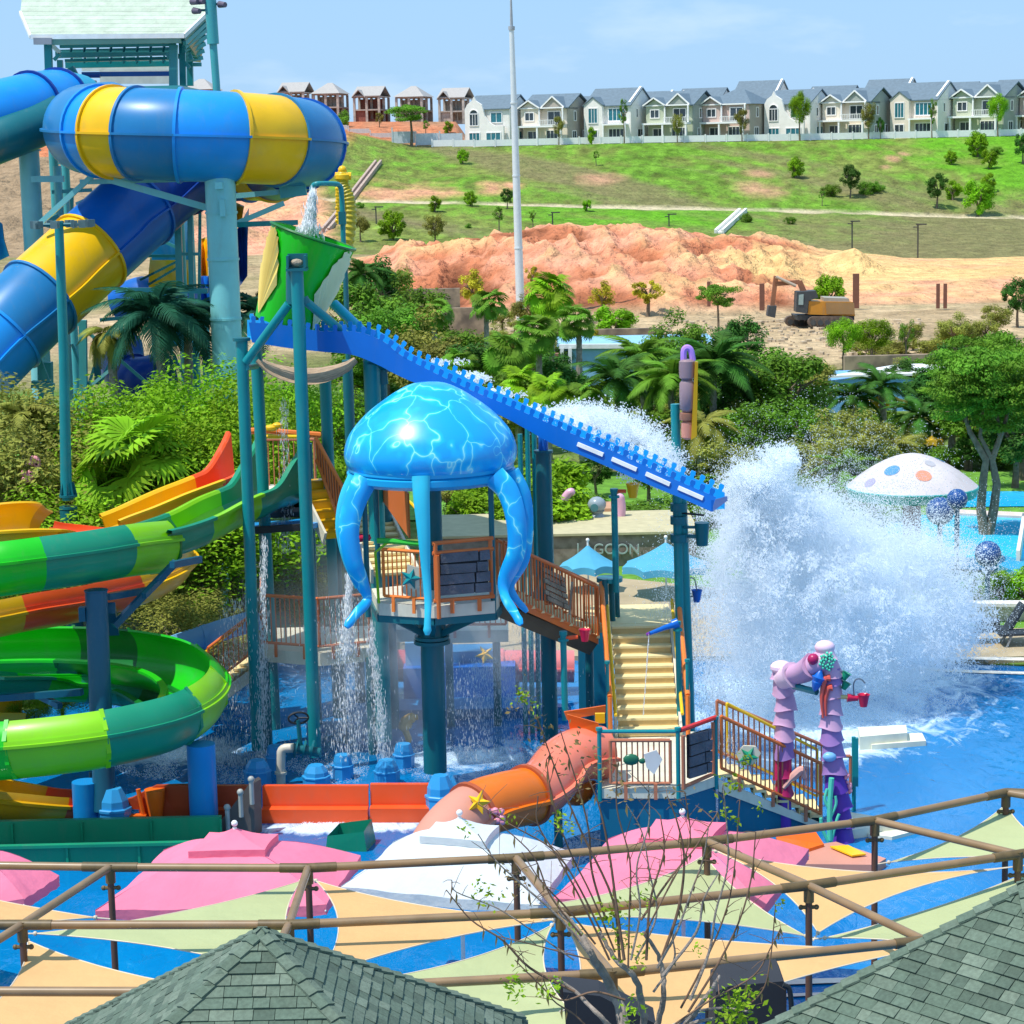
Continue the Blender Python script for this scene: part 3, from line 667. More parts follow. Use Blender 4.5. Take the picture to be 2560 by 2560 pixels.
# ------------------------------------------------------------------ palette of the rides
TEAL = plastic('teal_paint', (.005, .23, .25), rough=.35, nscale=1.5); TEALD = plastic('dark_teal_paint', (.006, .13, .155), rough=.38)
AQUA = plastic('pale_teal_paint', (.20, .55, .58), rough=.4, dirt=.25, nscale=1.2); AQUAM = plastic('mid_teal_paint', (.06, .36, .38), rough=.4, dirt=.2)
BLUE = plastic('royal_blue_plastic', (.003, .12, .50)); BLUEL = plastic('sky_blue_plastic', (.008, .27, .74)); BLUED = plastic('navy_plastic', (.002, .04, .26)); BLUEG = plastic('faded_blue_plastic', (.012, .18, .42))
YEL = plastic('yellow_plastic', (.85, .48, .004)); YELD = plastic('ochre_plastic', (.62, .34, .006)); CYAN = plastic('cyan_plastic', (.03, .42, .68)); STEEL = plastic('slate_paint', (.005, .085, .15), rough=.4)
GREEN = plastic('green_plastic', (.01, .48, .008)); GREEND = plastic('deep_green_plastic', (.006, .15, .02)); GTEAL = plastic('sea_green_plastic', (.008, .25, .13)); LIME = plastic('lime_plastic', (.22, .56, .004)); ORG = plastic('orange_plastic', (.84, .15, .01)); ORGR = plastic('red_orange_plastic', (.78, .085, .015)); PEDB = plastic('pedestal_blue', (.03, .30, .64)); POLEB = plastic('blue_post_paint', (.005, .24, .60), rough=.4)
WHT = mat('white_plastic', (.85, .85, .82), rough=.4); DARK = mat('black_rubber', (.012, .014, .016), rough=.6)

def frames_along(pts, up=Vector((0, 0, 1))):
    out = []
    for i, p in enumerate(pts):
        t = pts[min(i + 1, len(pts) - 1)] - pts[max(i - 1, 0)]
        t, s, u = frame_of(t, up); out.append((p, s, u))
    return out
def circ(r, n=28, a0=0, a1=360): return [(math.sin(math.radians(a0 + (a1 - a0) * k / n)) * r, -math.cos(math.radians(a0 + (a1 - a0) * k / n)) * r) for k in range(n)]
def slide_sections(t, pts, cuts, mats, prof, rimprof, extra=None, name='slide_section', flange=None, rmats=None):
    """pts: dense path; cuts: indices where one section ends and the next begins"""
    fr = frames_along(pts)
    for k in range(len(cuts) - 1):
        a, b = cuts[k], cuts[k + 1]; seg = fr[a:b + 1]
        if len(seg) < 2: continue
        mb = MB().sweep(seg, prof, cap='strip' if len(prof) > 40 else True)
        for e in (extra or []): mb.sweep(seg, e)
        o = mb.build(name, mats[k % len(mats)], t)
        if rimprof and k > 0:
            p, s, u = fr[a]; tg = s.cross(u) * -1; tg.normalize(); w = .045
            mb = MB().sweep([(p - tg * w, s, u), (p + tg * w, s, u)], rimprof)
            mb.build(flange or 'flange', (rmats or mats)[k % len(rmats or mats)], t)

# ------------------------------------------------------------------ the ring slide
C0 = W(489, 338, 71.5); RR, RT = 3.35, 1.36
t = thing('tube_slide', 'giant blue and yellow enclosed ring slide that loops and drops to the lower corner', 'water slide', V(C0.x, C0.y, 0))
pts = []
zl, zr_ = W(130, 320, 70).z, W(850, 358, 70).z
for i in range(0, 121):
    ph = math.radians(150 + i * 2.0); f = (i * 2.0 - 30) / 180
    pts.append(V(C0.x + RR * math.cos(ph), C0.y + RR * math.sin(ph), lerp(zl, zr_, f) - (0.0 if f < 1 else .9 * (f - 1) ** 1.5)))
i0 = len(pts)
low = [pts[-1], W(690, 398, 75.0), W(600, 400, 76.0), W(505, 410, 75.6), W(425, 450, 74.4), W(345, 520, 73.0), W(285, 575, 72.2), W(225, 630, 71.4), W(162, 688, 70.6), W(100, 745, 69.8), W(30, 812, 69.0), W(-60, 905, 68.2)]
lo = catmull(low, 8); pts += lo[1:]
cuts = [0, 35, 40, 48, 60, 74, 87, 103, 120] + [120 + k for k in (9, 14, 22, 30, 40, 56, 72, 82)] + [len(pts) - 1]
mats_ = [BLUEG, BLUEL, YEL, BLUEG, BLUEL, YEL, BLUEG, BLUE, BLUED, YEL, BLUE, YEL, BLUED, BLUE, YEL, BLUEG, BLUEL]
ribs = [[(sx * (RT - .02), -.035), (sx * (RT + .09), -.035), (sx * (RT + .09), .035), (sx * (RT - .02), .035)] for sx in (-1, 1)]
slide_sections(t, pts, cuts, mats_, circ(RT, 36), circ(RT + .075, 36), ribs, name='tube_section')
# its lower end drops behind the planting
# the far-left tube
t = thing('tube_slide', 'blue tube slide with dark underside entering from the upper corner', 'water slide', V(-15, 74, 0))
pp = catmull([W(-160, 330, 73), W(-40, 300, 73.5), W(60, 275, 74.5), W(135, 262, 76), W(190, 270, 77.5)], 8)
slide_sections(t, pp, [0, 8, 18, 25, len(pp) - 1], [BLUED, BLUEL, BLUEL, CYAN], circ(1.15, 30), circ(1.24, 30), name='tube_section', rmats=[BLUED])
q = catmull([W(-120, 395, 72.4), W(0, 350, 72.8), W(80, 318, 73.6), W(140, 290, 74.4)], 6)
slide_sections(t, q, [0, len(q) - 1], [TEALD], circ(.72, 20), None, name='dark_lower_trough')
# ring supports
def pcyl(t, x0, y0, x1, y1, Y, r, m, nm='column', n=16, Y2=None, cap=None):
    mb = MB().tube([W(x0, y0, Y), W(x1, y1, Y2 or Y)], r, n); o = mb.build(nm, m, t); return o
def ground_col(t, px, py, Y, r, m, nm='column', n=18, z0=0.0):
    """a vertical column whose top shows at px, py, down to the ground"""
    p = W(px, py, Y); mb = MB().tube([V(p.x, p.y, z0), p], r, n); return mb.build(nm, m, t), p
t = thing('ring_support', 'massive pale teal column and trusses carrying the ring slide', 'steel support', V(C0.x, 69, 0))
o, p = ground_col(t, 549, 428, 68.2, .46, AQUA, n=28)
for k, dz in enumerate((1.2, 2.6, 4.4, 6.2)):
    mb = MB().tube([p - V(0, 0, dz), p - V(0, 0, dz + .07)], .49, 28); mb.build('weld_ring', AQUA, t)
mb = MB().tube([p, p + V(0, 0, .08)], .56, 24); mb.build('cap_plate', AQUA, t)
o, p2 = ground_col(t, 72, 378, 74, .33, AQUA, n=22); mb = MB().tube([p2, p2 + V(0, 0, .06)], .4, 20); mb.build('cap_plate', AQUA, t)
ground_col(t, 143, 415, 75, .14, AQUA, n=12)
BR = [(230, 432, 470, 438, 69, .30, .12, AQUAM), (200, 455, 505, 447, 70, .10, .16, AQUA), (270, 448, 520, 520, 69, .11, .2, AQUA), (230, 440, 100, 558, 70, .16, .16, AQUA), (78, 448, 160, 447, 73.5, .16, .2, AQUA), (150, 402, 230, 432, 73, .3, .2, AQUAM),
      (585, 490, 720, 478, 70.5, .16, .16, AQUA), (700, 478, 765, 470, 70.5, .3, .45, AQUAM), (583, 562, 710, 508, 70, .14, .16, AQUA), (583, 562, 745, 556, 70, .16, .16, TEAL), (585, 560, 583, 820, 70.5, .05, .09, TEALD), (575, 430, 572, 520, 68.4, .10, .14, AQUAM),
      (290, 725, 520, 727, 70, .2, .16, AQUAM), (320, 732, 522, 812, 70, .14, .16, AQUAM), (60, 800, 120, 955, 70, .12, .14, AQUAM), (190, 805, 370, 960, 73, .08, .1, AQUAM), (170, 1012, 360, 1008, 73, .08, .1, AQUAM), (225, 965, 300, 905, 73, .09, .1, AQUA), (170, 1015, 215, 985, 73, .07, .09, AQUAM), (80, 960, 135, 968, 70, .3, .22, AQUAM),
      (345, 640, 440, 640, 76, .08, .1, TEALD), (380, 590, 445, 620, 76, .08, .1, AQUAM), (350, 700, 440, 655, 76, .06, .08, TEALD), (370, 712, 445, 668, 76, .06, .08, TEALD), (445, 560, 450, 720, 74, .22, .22, AQUAM), (475, 535, 480, 765, 74, .16, .16, AQUAM), (455, 635, 500, 635, 74, .1, .1, AQUAM), (500, 520, 498, 760, 75, .07, .1, AQUAM),
      (207, 800, 212, 1215, 73, .24, .24, AQUAM), (113, 905, 120, 1240, 71, .42, .42, AQUAM), (240, 840, 245, 960, 75, .2, .2, TEALD), (280, 470, 190, 510, 74, .08, .1, AQUA), (170, 500, 175, 580, 75, .1, .1, AQUA), (330, 430, 420, 445, 73, .3, .2, AQUAM),
      (100, 560, 148, 540, 74, .12, .14, TEAL), (180, 470, 178, 640, 76, .12, .12, AQUAM), (130, 480, 230, 475, 75, .1, .12, AQUAM), (255, 560, 180, 640, 77, .08, .1, AQUA), (300, 800, 330, 1000, 76, .14, .14, TEALD), (330, 790, 250, 960, 76, .08, .1, AQUAM), (250, 800, 360, 790, 76, .1, .12, AQUAM), (390, 800, 470, 960, 77, .08, .1, AQUAM), (180, 860, 230, 990, 75, .07, .09, AQUAM), (250, 870, 215, 985, 75, .07, .09, AQUAM)]
for x0, y0, x1, y1, Y, w, h, m in BR:
    mb = MB().bar(W(x0, y0, Y), W(x1, y1, Y), w, h); mb.build('truss_beam', m, t, sm=0)
for k in range(3):
    mb = MB().box(W(552, 466, 67.6) + V(0, 0, 0), (.2, .25, .2)); 
mb = MB().box(W(548, 464, 67.6), (.22, .3, .2)); mb.box(W(557, 520, 67.7), (.16, .25, .5)); mb.build('lug_plate', AQUA, t, sm=0)

# ------------------------------------------------------------------ the start tower with its plank roof
t = thing('slide_tower', 'pale green start tower with broad plank roof above the ring slide', 'tower', V(W(270, 200, 79).x, 79, 0))
A = [W(77, 91, 77.5), W(461, 88, 77.5), W(520, 30, 79.5), W(500, -60, 82), W(60, -60, 82), W(51, 30, 79.5)]
nr = 13
for k in range(nr):
    f0, f1 = k / nr, (k + .96) / nr
    def edge(s, f):      # s=0 left, 1 right
        P3 = (A[0], A[5], A[4]) if s == 0 else (A[1], A[2], A[3])
        return P3[0].lerp(P3[1], f / .45) if f < .45 else P3[1].lerp(P3[2], (f - .45) / .55)
    a, b_, c_, d_ = edge(0, f0), edge(1, f0), edge(1, f1), edge(0, f1)
    mb = MB().prism([a, b_, c_, d_], V(0, .03, -.09 - (k % 2) * .02)); mb.build('roof_plank', mat('pale_roof_plank', (.46, .54, .42), rough=.75, var=.16, nscale=2.2, rnd=.07, dirt=.32, bump=.3, bscale=8), t, sm=0)
mb = MB().bar(A[0] + V(0, -.05, -.02), A[1] + V(0, -.05, -.02), .08, .16); mb.bar(A[1] + V(0, -.04, -.02), A[2] + V(0, -.04, -.02), .08, .14); mb.bar(A[0] + V(0, -.04, -.02), A[5] + V(0, -.04, -.02), .08, .12); mb.build('fascia', WHT, t, sm=0)
mb = MB().bar(W(85, 103, 77.4), W(130, 103, 77.4), .2, .22); mb.build('floodlight', mat('lamp_grey', (.3, .3, .32), rough=.5), t, sm=0)
mb = MB().prism([A[1] + V(0, .1, -.14), A[2] + V(0, .1, -.14), W(502, 156, 86), W(455, 152, 86)], V(0, 0, .06)); mb.build('side_soffit', TEAL, t, sm=0)
for k in range(7):
    f = (k + .5) / 7; a = A[1].lerp(W(455, 152, 86), f); b_ = A[2].lerp(W(502, 156, 86), f); mb = MB().bar(a + V(0, 0, -.2), b_ + V(0, 0, -.2), .12, .14); mb.build('purlin', AQUAM, t, sm=0)
TB = [(118, 103, 452, 98, 77.6, .3, .26, plastic('olive_teal', (.18, .34, .26))), (150, 113, 440, 108, 79, .18, .2, AQUAM), (140, 135, 432, 128, 80, .3, .28, AQUAM), (165, 152, 420, 146, 82, .5, .1, TEAL), (165, 163, 432, 158, 84, .3, .22, TEAL), (205, 173, 425, 171, 85, .2, .14, WHT), (205, 186, 440, 184, 80, .14, .16, BLUE),
      (120, 108, 124, 232, 78, .24, .24, TEAL), (150, 150, 152, 215, 84, .2, .2, TEALD), (434, 112, 434, 216, 79, .28, .28, AQUAM), (455, 95, 458, 215, 81, .22, .22, TEAL), (474, 120, 476, 215, 85, .22, .22, TEAL), (124, 108, 150, 132, 79, .1, .14, WHT), (150, 135, 135, 150, 79, .1, .12, AQUAM), (415, 134, 436, 152, 79, .1, .12, AQUAM), (440, 134, 475, 170, 81, .1, .12, AQUAM), (460, 100, 480, 150, 82, .1, .12, AQUAM), (160, 190, 250, 190, 79, .2, .12, BLUED), (250, 192, 430, 192, 83, .1, .5, WHT), (150, 205, 240, 205, 80, .3, .1, TEALD), (175, 170, 190, 200, 79.5, .3, .3, TEAL)]
for x0, y0, x1, y1, Y, w, h, m in TB:
    mb = MB().bar(W(x0, y0, Y), W(x1, y1, Y), w, h); mb.build('steel_beam', m, t, sm=0)
for r_, (y, Y) in enumerate(((119, 79), (148, 82))):
    for k in range(8):
        mb = MB(); x = 180 + k * 33; mb.bar(W(x, y - 7, Y), W(x - 3, y + 8, Y + .3), .07, .1); mb.build('purlin_bracket', TEALD if r_ == 0 else AQUAM, t, sm=0)
        if r_: mb = MB().bar(W(x + 4, 148, 83), W(x + 26, 147, 83), .06, .16); mb.build('translucent_panel', AQUA, t, sm=0)
for px, Y in ((124, 78), (434, 79), (458, 81), (152, 84)):
    p = W(px, 214, Y); mb = MB().tube([V(p.x, p.y, 0), p], .16, 10); mb.build('tower_leg', AQUAM, t)
mb = MB().box(((W(124, 214, 78) + W(458, 214, 81)) / 2) + V(0, 1, -.2), (4.9, 6, .2)); mb.build('deck', AQUAM, t, sm=0)
# camera pole by the roof
t = thing('lamp_pole', 'teal pole with cameras and floodlights rising past the roof end', 'pole', V(W(541, 215, 77).x, 77, 0))
mb = MB().tube([V(W(541, 215, 77).x, 77, 0), W(541, 215, 77), W(533, 110, 77)], .13, 12); mb.tube([W(533, 110, 77), W(523, -40, 77)], .2, 12); mb.build('shaft', AQUAM, t)
mb = MB().tube([W(527, 10, 77), W(555, 10, 77)], .04, 6); mb.tube([W(527, 25, 77), W(490, 26, 77)], .04, 6); mb.build('arm', TEALD, t)
for x, y in ((556, 11), (492, 27), (487, 4), (503, 3)):
    mb = MB().tube([W(x - 7, y, 77), W(x + 7, y + 1, 76.8)], [.12, .09], 10); mb.build('camera_head', mat('camera_body', (.13, .10, .14), rough=.4), t)
# floodlight pole mid left
t = thing('floodlight_pole', 'tall teal pole carrying a cluster of floodlights in front of the yellow tube section', 'light pole', V(W(170, 1290, 58).x, 58, 0))
zb = W(171, 1274, 58)
mb = MB().tube([V(zb.x, 58, 0), zb], .23, 14); mb.build('base_sleeve', TEALD, t)
mb = MB().tube([W(170, 1250, 58), W(165, 1200, 58), W(160, 900, 58), W(147, 555, 58)], [.15, .15, .135, .115], 14); mb.build('shaft', TEAL, t)
for zz in (1242, 1272): 
    c = W(171, zz, 58); mb = MB().tube([c, c + V(0, 0, .06)], .24, 16); mb.build('flange', TEALD, t)
for a in range(8):
    c = W(171, 1240, 58); d = V(math.cos(a * .785), math.sin(a * .785), 0); mb = MB().bar(c + d * .2, c + d * .13 + V(0, 0, .35), .02, .08, up=d); mb.build('gusset', TEALD, t, sm=0)
mb = MB(); c = W(147, 562, 58); mb.tube([c + V(-.6, 0, 0), c + V(.7, 0, 0)], .05, 6); mb.tube([c + V(0, -.5, .05), c + V(0, .5, .05)], .05, 6); mb.build('crossarm', TEALD, t)
for k, (dx, dy) in enumerate(((-.62, 0), (-.45, -.4), (-.3, .3), (0, -.5), (.2, .4), (.45, -.3), (.62, 0), (.75, .3))):
    p = c + V(dx, dy, .02); mb = MB().box(p, (.2, .16, .18), rz=k); mb.box(p + V(.0, -.1, -.03), (.17, .03, .15), rz=k); mb.build('floodlight', mat('flood_grey', (.10, .17, .18), rough=.4), t, sm=0)

# ------------------------------------------------------------------ the second slide behind (yellow, cyan and blue walls)
t = thing('boomerang_slide', 'cyan and yellow slide wall standing behind the big teal column', 'water slide', V(W(430, 900, 80).x, 80, 0))
def wall_panel(xs, m, Y, bow=.8):
    P = []
    for j in range(9):
        f = j / 8; a = W(lerp(xs[0][0], xs[1][0], f), lerp(xs[0][1], xs[1][1], f), Y + bow * math.sin(math.pi * f)); b = W(lerp(xs[3][0], xs[2][0], f), lerp(xs[3][1], xs[2][1], f), Y + bow * math.sin(math.pi * f) - .8); P.append([a, a.lerp(b, .5) + V(0, -.2, 0), b])
    mb = MB().grid(P); Q = [[p + V(0, .08, 0) for p in r] for r in P]; mb.grid(Q); mb.build('slide_panel', m, t, smooth=60)
wall_panel([(375, 600), (470, 520), (470, 650), (380, 650)], CYAN, 80); wall_panel([(375, 645), (475, 645), (478, 725), (372, 722)], YEL, 80); wall_panel([(385, 727), (505, 727), (500, 790), (405, 790)], BLUE, 80)
wall_panel([(497, 600), (520, 590), (520, 690), (500, 690)], YEL, 78); wall_panel([(497, 690), (522, 690), (530, 760), (502, 760)], BLUE, 78); wall_panel([(575, 500), (610, 515), (605, 560), (575, 560)], YEL, 76); wall_panel([(592, 575), (622, 520), (618, 690), (596, 720)], BLUE, 76)
wall_panel([(-20, 540), (5, 560), (22, 640), (-20, 660)], CYAN, 74); wall_panel([(225, 855), (262, 850), (275, 890), (235, 890)], YEL, 79)
pp = catmull([W(300, 870, 78), W(310, 920, 77), W(345, 950, 76), W(420, 935, 76.5)], 6); slide_sections(t, pp, [0, 10, len(pp) - 1], [BLUED], circ(.8, 20), circ(.87, 20), name='tube_section')
pp = catmull([W(300, 760, 81), W(370, 740, 80.5), W(430, 790, 80), W(440, 860, 80)], 6); slide_sections(t, pp, [0, 9, len(pp) - 1], [BLUE, CYAN], circ(.7, 20), circ(.77, 20), name='tube_section')
for px in (385, 455, 510): p = W(px, 760, 80.5); mb = MB().tube([V(p.x, p.y, 0), p], .15, 10); mb.build('leg', AQUAM, t)

# ------------------------------------------------------------------ green flume (open top, banked cover, spiral)
def flume_prof(r, a0, a1, th=.05, lip=.10, n=26):
    o = [(math.sin(math.radians(a0 + (a1 - a0) * k / n)) * r, -math.cos(math.radians(a0 + (a1 - a0) * k / n)) * r) for k in range(n + 1)]
    i = [(math.sin(math.radians(a0 + (a1 - a0) * k / n)) * (r - th), -math.cos(math.radians(a0 + (a1 - a0) * k / n)) * (r - th)) for k in range(n + 1)]
    return o + i[::-1]
def rim(r, a, s=.05, out=.13):
    x, y = math.sin(math.radians(a)) * r, -math.cos(math.radians(a)) * r; d = out if a > 0 else -out
    return [(x - .02 * (1 if a > 0 else -1), y - .03), (x + d, y - .02), (x + d, y + .04), (x - .02 * (1 if a > 0 else -1), y + .05)]
def band(r, a0, a1, e):
    n = 6; o = [(math.sin(math.radians(a0 + (a1 - a0) * k / n)) * (r + e), -math.cos(math.radians(a0 + (a1 - a0) * k / n)) * (r + e)) for k in range(n + 1)]; i = [(math.sin(math.radians(a0 + (a1 - a0) * k / n)) * (r - .01), -math.cos(math.radians(a0 + (a1 - a0) * k / n)) * (r - .01)) for k in range(n + 1)]
    return o + i[::-1]
# side s in frames_along = t x up : to the right of travel
gt = thing('spiral_slide', 'green spiral body slide with lime and sea green sections winding round the slate column', 'water slide', V(W(230, 1900, 47).x, 47, 0))
# a) the open launch chute: travel from the top (right) to the left and towards the camera
ch = catmull([W(712, 1214, 53.6), W(672, 1224, 52.9), W(630, 1246, 52.2), W(560, 1275, 51.2), W(490, 1312, 50.2), W(420, 1338, 49.2), W(365, 1352, 48.5)], 7)
def chute(mb_pts, r, hi0, hi1, cuts, mats, t):
    """an open chute whose side walls rise from hi0 at the start to hi1 at the end"""
    fr = frames_along(mb_pts); N = len(fr)
    for k in range(len(cuts) - 1):
        a, b = cuts[k], cuts[k + 1]; mb = MB(); rows = []
        for i in range(a, b + 1):
            p, s, u = fr[i]; f = i / (N - 1); hw = hi1 + (hi0 - hi1) * max(0, 1 - f / .34) ** 1.5
            pr = [(-r - .12, hw - .02), (-r - .12, hw + .05), (-r, hw + .06)]; pr += [(-r + .05, hw), (-r + .05, -.1)]
            pr += [(math.sin(math.radians(x)) * (r - .05), -math.cos(math.radians(x)) * (r * .75)) for x in range(-75, 76, 15)]
            pr += [(r - .05, -.1), (r - .05, hw), (r, hw + .06), (r + .12, hw + .05), (r + .12, hw - .02), (r, hw - .05), (r, -.1)]
            pr += [(math.sin(math.radians(x)) * r, -math.cos(math.radians(x)) * (r * .75 + .05)) for x in range(75, -76, -15)]
            pr += [(-r, -.1), (-r, hw - .05)]
            rows.append((p, s, u, pr))
        vs = [p + s * x + u * y for p, s, u, pr in rows for x, y in pr]; n = len(rows[0][3]); fs = []
        for i in range(len(rows) - 1):
            for j in range(n): j2 = (j + 1) % n; fs.append((i * n + j, (i + 1) * n + j, (i + 1) * n + j2, i * n + j2))
        mb.add(vs, fs); mb.build('chute_section', mats[k % len(mats)], t)
    return fr
N = len(ch) - 1
chute(ch, .60, 1.2, .22, [0, 17, 29, N], [GTEAL, LIME, GTEAL], gt)
# b) the covered bend that leaves the picture
cv = catmull([W(395, 1362, 48.9), W(300, 1372, 47.6), W(200, 1388, 46.6), W(90, 1403, 45.9), W(-30, 1420, 45.6), W(-180, 1445, 46.2), W(-330, 1490, 48.5), W(-380, 1550, 52)], 7)
CV = .63
pr = flume_prof(CV, -152, 92)
slide_sections(gt, cv, [0, 8, 21, 34, len(cv) - 1], [LIME, GTEAL, GREEN, GTEAL], pr, None, [rim(CV, 92), band(CV, -112, -103, .05), rim(CV, -103, out=.09)], name='covered_section')
slide_sections(gt, [cv[0], cv[1] * .4 + cv[0] * .6], [0, 1], [GREEND], band(CV, -152, 92, .05), None, name='entry_rim')
# c) the spiral below: from behind the picture edge, round the back, round the end, back along the front
YC = 47.6
sp = catmull([W(-260, 1655, 52.2), W(-60, 1640, 52.2), W(90, 1634, 52.0), W(230, 1636, 51.6), W(350, 1648, 50.9), W(440, 1671, 49.8), W(490, 1710, 48.2), W(478, 1756, 46.3), W(410, 1798, 45.0), W(300, 1828, 44.3), W(185, 1848, 44.0), W(20, 1866, 44.0), W(-120, 1878, 44.6), W(-260, 1890, 45.5)], 7)
SR_ = .67
slide_sections(gt, sp, [0, 8, 18, 25, 37, 46, 54, 66, 76, len(sp) - 1], [GREEN, GREEN, GREEND, GREEN, GREEN, LIME, GTEAL, LIME, GREEN], flume_prof(SR_, -152, 88), band(SR_, -152, 88, .04), [rim(SR_, 88), band(SR_, -110, -101, .05), rim(SR_, -101, out=.09)], name='spiral_section')
# d) inner second coil seen inside
sp2 = catmull([W(-40, 1690, 48.2), W(60, 1690, 49.2), W(150, 1700, 50.2), W(260, 1705, 50.6), W(350, 1722, 50.2), W(420, 1760, 49.2)], 7)
slide_sections(gt, sp2, [0, 9, 18, 26, len(sp2) - 1], [GTEAL, GREEN, GTEAL, GREEND], flume_prof(.5, -90, 90), None, [rim(.5, 90), rim(.5, -90)], name='inner_section')
# e) run-out trough along the bottom
t = thing('runout_trough', 'long green run-out trough beside the nearest pink parasol', 'water slide', V(W(200, 2200, 40).x, 40, 0))
a0, a1 = W(-160, 2190, 43.9), W(545, 2188, 43.9); gp = [a0.lerp(a1, k / 12) for k in range(13)]
for k, zz in enumerate(gp): gp[k] = V(zz.x, zz.y, .02)
tp_ = [(-.92, .50), (-.92, .56), (-.78, .56), (-.74, .1), (.74, .1), (.78, .56), (.92, .56), (.92, .50), (.82, .50), (.80, .0), (-.80, .0), (-.82, .50)]
slide_sections(t, gp, [0, 3, 6, 9, 12], [GTEAL], tp_, None, name='trough_section')
for g_ in gp[3::3]: mb = MB().box((g_.x, g_.y - .83, .26), (.05, .08, .5)); mb.box((g_.x, g_.y + .74, .32), (.04, .06, .44)); mb.build('joint_flange', GTEAL, t, sm=0)
mb = MB(); p = G(875, 2130, 0); mb.add([V(p.x - .5, p.y, 0), V(p.x + .35, p.y - .1, 0), V(p.x + .5, p.y + .6, 0), V(p.x - .3, p.y + .7, 0), V(p.x - .45, p.y, .35), V(p.x + .3, p.y - .1, .45), V(p.x + .42, p.y + .6, .5), V(p.x - .25, p.y + .7, .4)], [(3, 2, 1, 0), (0, 1, 5, 4), (1, 2, 6, 5), (2, 3, 7, 6), (3, 0, 4, 7)])
tt = tag(mb.build('trough_end', GTEAL, None, sm=0), 'small sea green trough end between the pink and white parasols', 'water slide')

# ------------------------------------------------------------------ orange and yellow slide behind the green one
ot = thing('body_slide', 'orange and yellow body slide starting beside the green chute', 'water slide', V(W(200, 1500, 53).x, 53, 0))
oc = catmull([W(622, 1180, 55.4), W(590, 1190, 55.0), W(550, 1208, 54.6), W(500, 1228, 54.1), W(430, 1255, 53.5), W(350, 1290, 52.9), W(280, 1318, 52.5)], 7)
chute(oc, .52, .95, .2, [0, 18, len(oc) - 1], [ORGR, YEL], ot)
oc = catmull([W(-200, 1345, 53), W(-60, 1328, 53), W(30, 1318, 53), W(100, 1318, 53.2), W(140, 1335, 53.6)], 6)
slide_sections(ot, oc, [0, 12, 19, len(oc) - 1], [YEL, YEL, YELD], flume_prof(.66, -150, 90), None, [rim(.66, 90), rim(.66, -100)], name='covered_section')
oc = catmull([W(130, 1310, 55), W(180, 1320, 55), W(240, 1328, 54.6)], 5)
slide_sections(ot, oc, [0, len(oc) - 1], [ORGR], flume_prof(.5, -90, 90), None, name='open_section')
oc = catmull([W(-140, 1545, 47.2), W(-40, 1535, 47.6), W(60, 1515, 48.2), W(160, 1500, 49.2), W(260, 1478, 50.6), W(340, 1455, 51.8), W(405, 1425, 53.0), W(428, 1395, 54.4), W(400, 1370, 55.6)], 7)
slide_sections(ot, oc, [0, 12, 24, 32, 44, len(oc) - 1], [YELD, ORGR, ORGR, YEL, YEL], flume_prof(.56, -92, 128), None, [rim(.56, 88), rim(.56, -92), band(.56, 92, 100, .04)], name='banked_section')
oc = catmull([W(-160, 1968, 46.0), W(-60, 1978, 46.0), W(40, 1990, 46.2), W(140, 2003, 46.6), W(230, 2010, 47.2)], 6)
slide_sections(ot, oc, [0, 12, 18, len(oc) - 1], [YELD, YELD, ORGR], flume_prof(.6, -110, 110), None, [rim(.6, 90), rim(.6, -90)], name='lower_section')
oc = catmull([W(-100, 1750, 52.5), W(-20, 1768, 52.4), W(60, 1772, 52.6)], 5); slide_sections(ot, oc, [0, len(oc) - 1], [YELD], flume_prof(.5, -110, 90), None, name='open_section')
# the red-orange landing trough
lt = thing('landing_trough', 'long red orange landing trough across the splash pool with foam at its foot', 'water slide', V(W(700, 2050, 47).x, 47, 0))
z1 = G(400, 2055, 0).y
def trough_wall(x0, x1, yt, yb, m, nm, Yb, lip=True, mid=None):
    a, b = G(x0, yb, 0), G(x1, yb, 0); h = W(x0, yt, a.y).z; mb = MB(); d = (b - a).normalized(); nv = V(-d.y, d.x, 0)
    prof = [(0, 0), (0, h * .42), (.16, h * .46), (.16, h * .52), (.20, h), (.34, h), (.34, h - .08), (.26, h - .08), (.26, 0)]
    mb.sweep([(a, nv, V(0, 0, 1)), (b, nv, V(0, 0, 1))], prof); return mb.build(nm, m, lt, sm=0)
trough_wall(655, 920, 1972, 2062, ORGR, 'wall_section', 47); trough_wall(925, 1110, 1968, 2060, ORGR, 'wall_section', 47); trough_wall(470, 650, 1972, 2065, plastic('shaded_red_plastic', (.42, .06, .015)), 'wall_section', 47)  # last wall section in darker red: the spiral's shade painted into the colour
lm = MATS['shaded_red_plastic']  # end wall gets the same painted-in shade
mb = MB(); a, b_ = G(350, 2080, 0), G(478, 2080, 0); hh = W(478, 1962, b_.y).z
mb.prism([a, b_, V(b_.x, b_.y, hh), V(lerp(a.x, b_.x, .35), a.y, hh * .97), V(lerp(a.x, b_.x, -.12), a.y, hh * .72), V(lerp(a.x, b_.x, -.5), a.y, hh * .62), V(lerp(a.x, b_.x, -.35), a.y, hh * .5), V(a.x, a.y, hh * .48)], V(0, .12, 0)); mb.build('end_wall', lm, lt, sm=0)
mb = MB(); c = V(lerp(a.x, b_.x, .34), a.y - .12, hh * .62); mb.lathe([(.13, -.32), (.2, .1), (.22, .32)], c, 14); mb.build('filter_cup', ORG, lt)
mb = MB(); c = V(lerp(a.x, b_.x, .02), a.y - .1, hh * .5); mb.tube([c + V(0, 0, .45), c + V(.1, 0, -.2)], .05, 8); mb.box(c + V(-.1, 0, -.15), (.5, .16, .1)); mb.build('step_bracket', ORG, lt)
